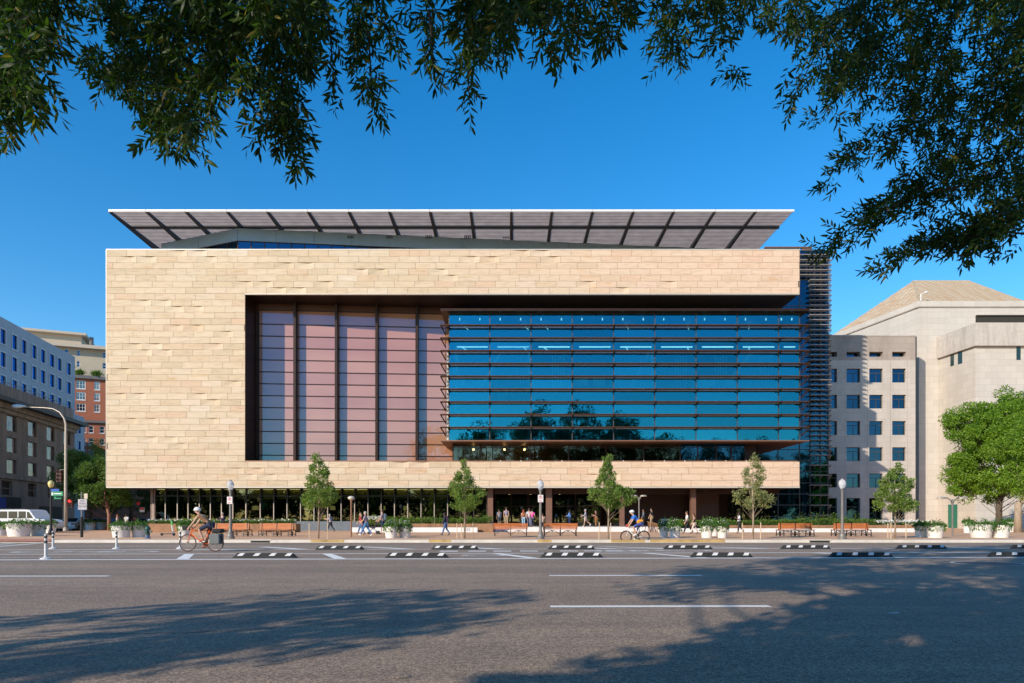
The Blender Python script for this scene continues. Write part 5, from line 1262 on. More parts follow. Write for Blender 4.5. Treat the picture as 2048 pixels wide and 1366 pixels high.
for nm, px0, px1, py0, py1, m_, dy in (('name_sign', 105, 128, 983, 992, 'sign_green', -0.12), ('name_sign', 104, 120, 978, 983, 'sign_blue', -0.1), ('name_sign', 104, 121, 993, 998, 'sign_green', 0.1)):
    MB().box(XP(px0, Y) - X0, XP(px1, Y) - X0, dy - 0.012, dy + 0.012, ZP(py1, Y) - 0.15, ZP(py0, Y) - 0.15).build(nm, M[m_], t)
MB().box(XP(105.5, Y) - X0, XP(108.5, Y) - X0, -0.136, -0.133, ZP(990.5, Y) - 0.15, ZP(985, Y) - 0.15).box(XP(110, Y) - X0, XP(125, Y) - X0, -0.136, -0.133, ZP(988.5, Y) - 0.15, ZP(986.5, Y) - 0.15).build('sign_print', M['sign_white'], t)
# tall mast lamp with signals
Ym = 69.5; Xm = XP(131.5, Ym)
t = thing('mast_lamp', 'tall galvanised curved mast lamp at the left street corner', 'street lamp', (Xm, Ym, 0.15))
zt_ = ZP(848, Ym) - 0.15
arc = [(0, 0, 0), (0, 0, 4.0), (0, 0, zt_)] + [(XP(p, Ym) - Xm, 0, ZP(q, Ym) - 0.15) for p, q in ((128, 836), (119, 824), (106, 817.5), (88, 815.5), (60, 814.5), (48, 814.5))]
MB().tube(arc, [0.17, 0.155, 0.10, 0.085, 0.075, 0.065, 0.055, 0.05, 0.05], 12).build('mast', M['galv'], t, smooth=True)
MB().lathe([(0.26, 0), (0.24, 0.25), (0.18, 0.35)], 12).build('base', M['galv'], t)
xh = XP(36, Ym) - Xm; zh = ZP(812.5, Ym) - 0.15
hd = MB(); prof_ = [(-0.62, 0.03), (-0.5, 0.15), (-0.1, 0.21), (0.3, 0.17), (0.62, 0.09), (0.8, 0.05)]
hd.tube([(xh + a_, 0, zh) for a_, r_ in prof_], [r_ for a_, r_ in prof_], 12); hd.build('lamp_head', M['int_white'], t, smooth=True)
def signal(label, px0, px1, py0, py1, Y, lit, arm=None, face=-1):
    t = thing('traffic_signal', label, 'traffic light', (XP((px0+px1)/2, Y), Y, ZP(py1, Y))); w_ = (px1-px0)/F*Y/2; h = (py1-py0)/F*Y
    MB().box(-w_, w_, -0.12, 0.14, 0, h).build('housing', mat('signal_housing', (0.10, 0.035, 0.03), 0.5), t, bevel=0.02)
    for k in range(3):
        z = h*(k+0.5)/3; hh = MB(); 
        for q in range(8):
            a_ = math.pi*(q/7); hh.beam((w_*0.75*math.cos(a_), -0.12, z + w_*0.75*math.sin(a_)), (w_*0.75*math.cos(a_), -0.34, z + w_*0.75*math.sin(a_)), 0.06, 0.015, (math.cos(a_), 0, math.sin(a_)))
        hh.build('visor', mat('signal_visor', (0.2, 0.07, 0.05), 0.5), t)
        MB().tube([(0, -0.121, z), (0, -0.135, z)], w_*0.62, 14).build('lens', M['redlit'] if (lit and k == 2) else M['rubber'], t)
    if arm: MB().tube([(arm[0], 0.2, arm[1]), (0, 0, h + 0.05)], 0.035, 6).build('arm', M['galv'], t)
    return t
M['redlit'] = emit('red_signal_light', (0.9, 0.02, 0.02), 2.5)
signal('dark red traffic light hung on the left of the mast', 113.5, 123.5, 941, 964, Ym, False, (0.65, 1.3))
signal('traffic light with red lens lit right of the mast', 136, 146, 1000, 1015, Ym, True)
# regulatory sign
Y = YG(1074.5); X = XP(163.5, Y); t = thing('road_sign', 'grey no turn sign on a dark post at the left corner', 'road sign', (X, Y, 0.15))
MB().tube([(0, 0, -0.05), (0, 0, ZP(984, Y) - 0.15)], 0.05, 8).build('post', M['grey_post'], t)
MB().lathe([(0.085, 0), (0.085, 1.3)], 12).build('post_sleeve', M['iron'], t)
x0, x1 = XP(157.5, Y) - X, XP(175, Y) - X; z0, z1 = ZP(1019.5, Y) - 0.15, ZP(998.5, Y) - 0.15
pl = MB().box(x0, x1, -0.075, -0.06, z0, z1).build('sign_plate', mat('grey_sign_plate', (0.42, 0.39, 0.42), 0.4, 0.2), t)
for k, s_ in enumerate(('NO', 'TURN', 'ON RED')):
    inst('lettering', text_mesh(s_, 0.15, M['rubber']), pl, ((x0+x1)/2, -0.077, z1 - 0.12 - k*0.17), (R(90), 0, 0))
MB().box(XP(167, Y) - X, XP(174, Y) - X, 0.05, 0.065, ZP(997.5, Y) - 0.15, ZP(987, Y) - 0.15).build('rear_plate', M['galv'], t)
# mushroom / double arm path lamps
def path_lamp(px, ybase, ytop, label, arms):
    Y = YG(ybase); H = ZP(ytop, Y) - 0.15; t = thing('path_lamp', label, 'path lamp', (XP(px, Y), Y, 0.15), 0, 'modern path lamps')
    MB().tube([(0, 0, 0), (0, 0, H - 0.12)], 0.055, 10).build('post', M['bronze_l'] if arms == 0 else M['grey_post'], t)
    if arms == 0: MB().lathe([(0.05, H - 0.28), (0.2, H - 0.2), (0.23, H - 0.1), (0.15, H - 0.02), (0.02, H)], 16).build('lamp_head', M['trimlight'], t, smooth=True)
    else:
        for sx, ln, lab in ((-1, arms, 'l'), (1, arms * 0.95, 'r')):
            MB().tube([(0, 0, H - 0.45), (sx*0.12, 0, H - 0.18), (sx*0.35*ln, 0, H - 0.02), (sx*0.55*ln, 0, H - 0.01)], [0.045, 0.04, 0.035, 0.03], 8).build('arm', M['grey_post'], t, smooth=True)
            MB().lathe([(0.26*0.9, H - 0.09), (0.27*0.9, H - 0.05), (0.18, H + 0.03), (0.02, H + 0.06)], 16, (sx*0.72*ln, 0, 0), 1.25, 0.8).build('lamp_head', M['galv'], t, smooth=True)
    return t
path_lamp(702.5, 1074, 992, 'single headed mushroom path lamp left of the walking couple', 0)
path_lamp(1278, 1066, 991, 'double headed path lamp behind the cyclist in blue', 0.55)
path_lamp(1905, 1073.5, 995, 'double armed path lamp in front of the green door', 1.0)
# delineator posts
for j, (px, yb, yt, lab) in enumerate(((91.5, 1118, 1068, 'nearest white flexible post with grey bands on the buffer line'), (106, 1097.5, 1062, 'white flexible post just behind the nearest one at the far left'), (233, 1097.5, 1062, 'white flexible post in front of the left planters'), (360.5, 1097, 1062, 'white flexible post behind the front wheel of the bag laden bicycle'))):
    Y = YG(yb, 0); H = ZP(yt, Y); t = thing('flexible_post', lab, 'traffic post', (XP(px, Y), Y, 0), 0, 'white flexible lane posts')
    MB().lathe([(0.17, 0), (0.16, 0.025), (0.075, 0.06), (0.05, 0.09)], 16).build('base', M['reflective'], t)
    MB().lathe([(0.045, 0.09), (0.042, H - 0.03), (0.045, H)], 12).build('post', M['reflective'], t)
    for z in (H - 0.30, H - 0.14): MB().lathe([(0.0465, z), (0.0465, z + 0.09)], 12).build('band', M['rafter'], t)
# rubber lane separators
near = [(465, 592), (770, 896.5), (1081, 1206.5), (1382, 1506.5), (1661, 1788), (1980, 2106)]
far = [(630, 727.5), (862, 957.5), (1096, 1190.5), (1328, 1425.5), (1563, 1662), (1795, 1895.5), (2025, 2125)]
labn = ['leftmost of the near row', 'second from the left in the near row', 'third from the left in the near row, below the benches', 'fourth from the left in the near row', 'fifth from the left in the near row', 'near row, cut off by the right edge']
labf = ['leftmost of the far row, before the first young oak', 'second in the far row', 'third in the far row', 'fourth in the far row, below the white pots', 'fifth from the left in the far row', 'sixth from the left in the far row, in tree shade', 'far row, cut off by the right edge']
def stop(px0, px1, yb, label):
    Y = YG(yb, 0); x0, x1 = XP(px0, Y), XP(px1, Y); L = x1 - x0; t = thing('lane_separator', 'black white patched rubber kerb, ' + label, 'rubber kerb', ((x0+x1)/2, Y + 0.09, 0.004), 0, 'rubber lane kerbs')
    h = 0.155; w_ = 0.30; e = 0.14
    def sec(x, s): return [(x, -w_/2*s[0], 0), (x, w_/2*s[0], 0), (x, w_*0.22*s[0], h*s[1]), (x, -w_*0.22*s[0], h*s[1])]
    mb = MB(); xs = [(-L/2, (0.85, 0.12)), (-L/2 + e, (1, 1)), (L/2 - e, (1, 1)), (L/2, (0.85, 0.12))]; vs = []
    for x, s in xs: vs += sec(x, s)
    fs = [(0,3,2,1), (12,13,14,15)]
    for i in range(3):
        for k in range(4): a_ = i*4; fs.append((a_+k, a_+4+k, a_+4+(k+1) % 4, a_+(k+1) % 4)[::-1])
    mb._add(vs, fs); mb.build('body', M['rubber'], t)
    for k in range(4):
        xc = -L/2 + L*(k + 0.5)/4 + 0.02
        p = MB(); 
        y0, z0_, y1, z1_ = -w_/2*0.93, h*0.12, -w_*0.225, h*0.97
        p._add([(xc-0.12, y0-0.004, z0_+0.05), (xc+0.06, y0-0.004, z0_+0.05), (xc+0.12, y1-0.004, z1_+0.002), (xc-0.04, y1-0.004, z1_+0.002), (xc+0.14, 0.06, h+0.004), (xc-0.01, 0.06, h+0.004)], [(0,1,2,3),(3,2,4,5)])
        p.build('white_patch', M['reflective'], t)
for i, (a_, b_) in enumerate(near): stop(a_, b_, 1116.0 - 2.0*i/5*1.0, labn[i])
for i, (a_, b_) in enumerate(far): stop(a_, b_, 1099.5 - 2.2*i/6, labf[i])
# planters -------------------------------------------------------
pots = [(-8, 12, 1071, 1050, 'cut off by the left picture edge'), (14, 61, 1073, 1046.5, 'widest pot of the far left cluster'), (61.5, 91, 1072, 1048.5, 'middle pot of the far left cluster'), (90, 112, 1066, 1045.5, 'shaded pot behind at the right of the far left cluster'),
        (170, 190, 1060.5, 1044.5, 'small far pot right of the sign post'), (190.5, 211, 1059.5, 1043.5, 'farther pot next to the red barked tree'),
        (224, 261, 1075, 1050.5, 'pot in front of the left tree, beside the hydrant cluster'), (264, 291, 1074.5, 1050.5, 'pot just left of the fire hydrant'), (357, 380, 1074, 1050, 'pot half hidden by the cyclist with panniers'),
        (769, 796, 1076.5, 1053, 'left pot of the pair right of the stroller'), (797, 823, 1076, 1053, 'right pot of the pair right of the stroller'),
        (1319, 1337, 1075, 1051.5, 'narrow pot by the entrance ramp'), (1337.5, 1361.5, 1076, 1051.5, 'second pot right of the cyclist in blue'), (1401, 1426, 1076, 1051.5, 'pot right of the walking pair'), (1418, 1437, 1072, 1050.5, 'shaded pot behind two others'), (1434, 1455, 1076, 1052, 'pot left of the man in white t-shirt'),
        (1830, 1853.5, 1075, 1051.5, 'left pot before the window block corner'), (1854, 1886.5, 1076, 1051.5, 'pot left of the double armed lamp'), (1927, 1943, 1066, 1044, 'far pot behind the wide one at the right'), (1940, 1983.5, 1075.5, 1049, 'widest pot near the right edge'), (1985, 2018, 1075.5, 1050, 'pot at the right edge of the wide one'), (2008, 2029, 1064, 1043.5, 'far pot beside the pale tree trunk')]
for i, (p0_, p1_, yb, yt, lab) in enumerate(pots):
    Y = YG(yb) + 0.35; s = (p1_ - p0_) / F * Y / 2; H = ZP(yt, Y) - 0.15
    t = thing('plant_pot', 'white concrete planter, ' + lab, 'planter', (XP((p0_+p1_)/2, Y), Y, 0.15), 0, 'white round concrete planters')
    MB().lathe([(s*0.80, 0), (s*0.985, H - 0.1), (s, H - 0.04), (s, H), (s*0.92, H), (s*0.9, H - 0.1)], 28, sy=min(1.0, 0.45/s + 0.3)).build('pot', M['pot'], t, smooth=False)
    MB().lathe([(s*0.9, H - 0.11), (s*0.9, H - 0.08)], 20, sy=min(1.0, 0.45/s + 0.3)).build('soil', M['soil'], t)
    juni = i < 9 or i > 15
    n = int(1300 * max(0.6, s)); a_ = nr.uniform(0, 6.28, n); q = np.sqrt(nr.uniform(0, 1, n)) * s * 1.12; hh = (0.42 if not juni else 0.30) * (1.15 - (q/s)**2 * 0.8)
    z = H - 0.08 + nr.uniform(0, 1, n) ** 0.8 * np.clip(hh, 0.05, 1) * (1 + 0.4*np.sin(a_*3 + i)); P_ = np.stack([q*np.cos(a_), q*np.sin(a_)*min(1.0, 0.5/s + 0.3), z], 1)
    D_ = np.stack([np.cos(a_)*0.6, np.sin(a_)*0.6, np.full(n, 0.5)], 1) + nr.normal(size=(n, 3))*0.5
    k_ = nr.rand(n) < 0.10; P_[k_, 2] = H - nr.uniform(0, 0.28, k_.sum()); rr_ = s*1.04; P_[k_, 0] = rr_*np.cos(a_[k_]); P_[k_, 1] = -np.abs(rr_*np.sin(a_[k_]))*min(1.0, 0.5/s + 0.3); D_[k_, 2] = -1
    inst('plants', leaf_mesh('plants', P_, D_, nr.uniform(0.10, 0.2, n), nr.uniform(0.03, 0.06, n), M['leaf_juniper']), t)
    if i in (9, 10, 11, 12, 13, 15):
        f_ = 60 if i != 11 else 260; Q = nr.normal(size=(f_, 3)); P2 = np.stack([Q[:, 0]*s*0.45, -np.abs(Q[:, 1])*s*0.5, H + 0.12 + nr.uniform(-.15, .3, f_)], 1); inst('flowers', leaf_mesh('flowers', P2, Q, 0.06, 0.05, M['flower']), t)['kind'] = 'stuff'
# benches --------------------------------------------------------
def bench_half(t, L, s, twin=False):
    """slatted backrest and seat on iron frames; s = +1 seat towards the building, -1 towards the road"""
    o = 0.0 if not twin else 0.10*s
    for k in range(5):
        z = 0.50 + k*0.078; y = o + s*(-0.02) + (-0.02*k*s if not twin else -0.013*k*s)
        MB().box(-L/2, L/2, y - 0.014, y + 0.014, z, z + 0.067).build('back_slat', M['wood'], t)
    for k in range(5):
        y = o + s*(0.07 + 0.092*k); MB().box(-L/2, L/2, y - 0.037, y + 0.037, 0.425, 0.452).build('seat_slat', M['wood'], t)
    for x in (-L/2 + 0.08, 0, L/2 - 0.08):
        mb = MB(); y0, y1 = o, o + s*0.48
        mb.beam((x, y0, 0.41), (x, y1, 0.41), 0.045, 0.03); mb.beam((x, y0 + s*0.02, 0.41), (x, y0 - s*0.06, 0), 0.05, 0.035); mb.beam((x, y1 - s*0.04, 0.41), (x, y1 + s*0.01, 0), 0.05, 0.035); mb.beam((x, y0, 0.41), (x, o - s*0.10 if not twin else o - s*0.05, 0.90), 0.045, 0.03)
        mb.beam((x, y0, 0.12), (x, y1, 0.12), 0.03, 0.025)
        mb.build('leg_frame', M['iron'], t)
    mb = MB()          # curled braces between the frames
    for xa, xb in ((-L/2 + 0.08, 0), (0, L/2 - 0.08)):
        for yy in ((o + s*0.04), (o + s*0.42)):
            for c_, d_ in ((xa, 1), (xb, -1)):
                mb.tube([(c_, yy, 0.10), (c_ + d_*0.14, yy, 0.20), (c_ + d_*0.30, yy, 0.33), (c_ + d_*0.50, yy, 0.395), (c_ + d_*0.62, yy, 0.37), (c_ + d_*0.56, yy, 0.31), (c_ + d_*0.48, yy, 0.345)], 0.014, 5)
    mb.build('brace', M['iron'], t)
bl = [(987, 1055.5, False, 'red slatted bench left of the middle globe lamp, seen from behind'), (1087, 1155, False, 'red slatted bench right of the middle globe lamp, seen from behind'),
      (430, 500, True, 'double sided slatted bench behind the left globe lamp'), (521, 588, True, 'double sided slatted bench left of the first young oak'),
      (1557, 1623, True, 'left one of the two red double sided benches at the right'), (1668, 1736, True, 'right one of the two red double sided benches, behind the globe lamp')]
for p0_, p1_, tw_, lab in bl:
    Y = YG(1072.5); L = (p1_ - p0_) / F * (Y - 0.1)
    t = thing('park_bench', lab, 'bench', (XP((p0_+p1_)/2, Y), Y, 0.15), 0, 'slatted park benches')
    if tw_:
        t.rotation_euler = (0, 0, R(-7 if p0_ < 1000 else 3))
        bench_half(t, L, -1, True); bench_half(t, L, 1, True)
        for x in (-L/2 - 0.02, L/2): MB()._add([(x, -0.12, 0.45), (x, 0.12, 0.45), (x, 0.04, 0.9), (x, -0.04, 0.9), (x+0.02, -0.12, 0.45), (x+0.02, 0.12, 0.45), (x+0.02, 0.04, 0.9), (x+0.02, -0.04, 0.9)], [(0,3,2,1),(4,5,6,7),(0,1,5,4),(1,2,6,5),(2,3,7,6),(3,0,4,7)]).build('end_panel', M['wood'], t)
    else: bench_half(t, L, 1)
# hydrant
Y = YG(1077); t = thing('fire_hydrant', 'dark green fire hydrant with silvery blue base near the left planters', 'hydrant', (XP(295.5, Y), Y, 0.15))
hg = mat('hydrant_green', (0.02, 0.07, 0.06), 0.4); MB().lathe([(0.19, 0), (0.19, 0.04), (0.12, 0.06), (0.12, 0.2)], 16).build('base', mat('hydrant_blue', (0.08, 0.13, 0.25), 0.4), t)
MB().lathe([(0.125, 0.2), (0.125, 0.52), (0.16, 0.54), (0.16, 0.58), (0.13, 0.66), (0.07, 0.73), (0.035, 0.75), (0.035, 0.8)], 16).build('barrel', hg, t)
MB().tube([(-0.25, 0, 0.42), (0.25, 0, 0.42)], 0.06, 10).build('side_nozzle', hg, t); MB().tube([(0, -0.24, 0.4), (0, 0, 0.4)], 0.08, 10).build('front_nozzle', hg, t)
# bin at the entrance, bike rack, scooter
Y = 62.5; t = thing('litter_bin', 'slim dark litter bin left of the entrance steps', 'bin', (XP(983, Y), Y, 0.15)); MB().box(-0.2, 0.2, -0.2, 0.2, 0, 0.85).build('body', M['rafter'], t, bevel=0.02); MB().box(-0.22, 0.22, -0.22, 0.22, 0.85, 0.95).build('lid', M['iron'], t, bevel=0.02)
Y = YG(1071.5); t = thing('kick_scooter', 'white shared electric scooter with green trim parked before the left trough', 'scooter', (XP(346, Y), Y, 0.15), R(10))
sw = mat('scooter_white', (0.75, 0.78, 0.75), 0.35); sg = mat('scooter_green', (0.08, 0.5, 0.1), 0.4)
MB().box(-0.65, -0.08, -0.08, 0.08, 0.11, 0.16).build('deck', M['iron'], t, bevel=0.01); MB().tube([(0.02, 0, 0.14), (0.0, 0, 0.2), (-0.12, 0, 1.05)], [0.05, 0.045, 0.04], 8).build('stem', sw, t)
MB().tube([(-0.13, -0.24, 1.05), (-0.12, 0, 1.1), (-0.13, 0.24, 1.05)], 0.025, 6).build('handlebar', sg, t); MB().box(-0.13, -0.03, -0.06, 0.06, 0.75, 1.0).build('basket_panel', sg, t)
for x in (0.06, -0.72): MB().tube([(x, -0.03, 0.1), (x, 0.03, 0.1)], 0.10, 14).build('wheel', M['rubber'], t)
# small signs at the left crossing behind the box
Y = 74.0; t = thing('road_sign', 'small red and white sign on a green post under the sandstone overhang', 'road sign', (XP(278, Y), Y, 0.15))
MB().tube([(0, 0, 0), (0, 0, 2.6)], 0.04, 6).build('post', hg, t); MB().box(0.1, 0.62, -0.05, -0.03, 1.95, 2.45).build('sign_plate', M['sign_white'], t); MB().box(0.12, 0.60, -0.055, -0.05, 2.2, 2.43).build('sign_print', M['sign_red'], t); MB().tube([(-0.05, -0.02, 2.9), (-0.05, -0.05, 2.9)], 0.2, 14).build('round_sign', M['sign_red'], t)
# lampshades inside
for px, nm in ((511, 'leftmost, under the no parking sign side'), (620.5, 'behind the crown of the first young oak'), (664, 'right of the first young oak'), (764.5, 'above the man with backpack'), (813, 'above the pair of pots')):
    Y = 72.6; t = thing('floor_lamp', 'lit cream lampshade inside the ground floor, ' + nm, 'lamp', (XP(px, Y), Y, 0.3), 0, 'lampshades in the ground floor')
    MB().lathe([(0.14, 0), (0.14, 0.03), (0.02, 0.04), (0.02, ZP(1022, Y) - 0.3)], 10).build('stand', M['iron'], t)
    MB().lathe([(0.36, ZP(1020, Y) - 0.3), (0.32, ZP(1012, Y) - 0.3)], 16).build('lamp_shade', M['shade'] if 'shade' in M else M.setdefault('shade', emit('lampshade_cloth', (0.62, 0.55, 0.25), 0.7)), t)

# ================================================================== cars
def car(kind, label, cat, loc, rz, body_m, L, H, W, prof_, win, wheels, glassm, extra=None, group=None):
    t = thing(kind, label, cat, loc, rz, group)
    b = MB().xprism(prof_, -W/2, W/2).build('body', body_m, t, bevel=0.05)
    for (poly) in win:
        for s in (-1, 1):
            y = s*(W/2 + 0.004); mb = MB(); mb.xprism(poly, y - 0.006, y + 0.006); mb.build('side_window', glassm, t)
    for x in wheels:
        for s in (-1, 1):
            wl = MB().tube([(x, s*(W/2 - 0.18), 0.33), (x, s*(W/2 + 0.02), 0.33)], 0.33, 18).build('wheel', M['rubber'], t)
            MB().tube([(x, s*(W/2 + 0.02), 0.33), (x, s*(W/2 + 0.03), 0.33)], 0.2, 14).build('rim', M['galv'], wl)
    return t
cw_ = mat('white_car_paint', (0.72, 0.73, 0.74), 0.25, var=0.02); cb_g = mat('car_glass', (0.02, 0.035, 0.05), 0.08, 0.2); cred = mat('tail_lamp_red', (0.45, 0.02, 0.02), 0.3)
Y = 60.0
van = car('passenger_van', 'white roof racked passenger van parked behind the far left planters', 'van', (XP(60, Y), Y, 0.15), R(-6), cw_, 5.3, 2.0, 1.9,
    [(-2.5, 0.35), (2.3, 0.35), (2.5, 0.55), (2.5, 0.95), (2.2, 1.12), (1.35, 1.22), (0.8, 1.93), (0.5, 2.0), (-2.0, 2.0), (-2.3, 1.9), (-2.5, 1.2)],
    [[(-2.2, 1.25), (-1.3, 1.25), (-1.3, 1.85), (-2.05, 1.85)], [(-1.2, 1.25), (-0.35, 1.25), (-0.35, 1.85), (-1.2, 1.85)], [(-0.25, 1.25), (0.45, 1.25), (0.45, 1.85), (-0.25, 1.85)], [(0.55, 1.25), (1.15, 1.25), (0.72, 1.82), (0.55, 1.82)]], (-1.6, 1.6), cb_g)
MB().box(-2.52, -2.45, -0.9, -0.65, 1.0, 1.7).box(-2.52, -2.45, 0.65, 0.9, 1.0, 1.7).build('tail_lamp', cred, van)
rk_ = MB(); [rk_.box(x, x + 0.05, -0.8, 0.8, 2.08, 2.12) for x in (-2, -1.3, -0.6, 0.1)]; [rk_.box(-2.1, 0.3, y, y + 0.05, 2.02, 2.08) for y in (-0.8, 0.75)]; rk_.build('roof_rack', M['iron'], van)
sp_ = [(-2.3, 0.3), (2.3, 0.3), (2.4, 0.6), (2.3, 0.85), (1.3, 0.98), (0.6, 1.42), (-0.9, 1.45), (-1.7, 1.05), (-2.35, 0.98), (-2.4, 0.6)]
sw_ = [[(-1.45, 1.05), (-0.3, 1.05), (-0.3, 1.37), (-0.85, 1.37)], [(-0.22, 1.05), (1.0, 1.05), (0.5, 1.35), (-0.22, 1.37)]]
sed = car('parked_car', 'white sedan seen from behind between the mast and the sign post', 'car', (XP(152, 76), 76, 0), R(100), cw_, 4.7, 1.45, 1.8, sp_, sw_, (-1.45, 1.45), cb_g)
MB()._add([(-1.64, -0.7, 1.10), (-1.64, 0.7, 1.10), (-0.95, 0.6, 1.45), (-0.95, -0.6, 1.45), (-1.70, -0.7, 1.10), (-1.70, 0.7, 1.10), (-1.01, 0.6, 1.46), (-1.01, -0.6, 1.46)], [(0,1,2,3),(7,6,5,4),(0,4,5,1),(2,6,7,3),(1,5,6,2),(0,3,7,4)]).build('rear_window', cb_g, sed)
MB().box(-2.43, -2.36, -0.85, -0.5, 0.72, 0.9).box(-2.43, -2.36, 0.5, 0.85, 0.72, 0.9).build('tail_lamp', cred, sed); MB().box(-2.44, -2.38, -0.26, 0.26, 0.5, 0.66).build('number_plate', M['sign_white'], sed)
car('parked_car', 'blue grey car in the side street behind the red barked tree', 'car', (XP(205, 84), 84, 0), R(160), mat('blue_grey_paint', (0.10, 0.14, 0.24), 0.3), 4.7, 1.45, 1.8, sp_, sw_, (-1.45, 1.45), cb_g, group=None)
car('parked_car', 'dark car in the shade under the sandstone overhang', 'car', (XP(283, 86), 86, 0), R(178), mat('dark_paint', (0.06, 0.08, 0.11), 0.3), 4.7, 1.45, 1.8, sp_, sw_, (-1.45, 1.45), cb_g)

# ================================================================== people
skinA = mat('skin_light', (0.55, 0.32, 0.22), 0.6, var=0.04); skinB = mat('skin_tan', (0.38, 0.20, 0.12), 0.6, var=0.04); skinC = mat('skin_dark', (0.12, 0.06, 0.04), 0.6, var=0.04)
cloth = {}
def C_(name, rgb):
    if name not in cloth: cloth[name] = mat(name + '_cloth', rgb, 0.85, var=0.12, scale=6)
    return cloth[name]
def skin_obj(name, joints, edges, rad, m, parent, sub=1):
    me = bpy.data.meshes.new(name); me.from_pydata([tuple(j) for j in joints], edges, []); me.materials.append(m)
    o = bpy.data.objects.new(name, me); COL.objects.link(o); o.parent = parent
    md = o.modifiers.new('skin', 'SKIN'); md.use_smooth_shade = True
    if not me.skin_vertices: me.attributes  # layer is added with the modifier
    sv = me.skin_vertices[0].data
    for i, r in enumerate(rad):
        sv[i].radius = r if isinstance(r, tuple) else (r, r)
    sv[0].use_root = True
    if sub: s_ = o.modifiers.new('sub', 'SUBSURF'); s_.levels = sub; s_.render_levels = sub
    dg = bpy.context.evaluated_depsgraph_get(); 
    return o
def bake(o):
    dg = bpy.context.evaluated_depsgraph_get(); me = bpy.data.meshes.new_from_object(o.evaluated_get(dg)); me.name = o.name
    mt = o.data.materials[0]; o.modifiers.clear(); o.data = me; me.materials.clear(); me.materials.append(mt); me.shade_smooth()
def rotv(v, ang): c, s = math.cos(ang), math.sin(ang); return Vector((v.x*c + v.z*s, v.y, -v.x*s + v.z*c))
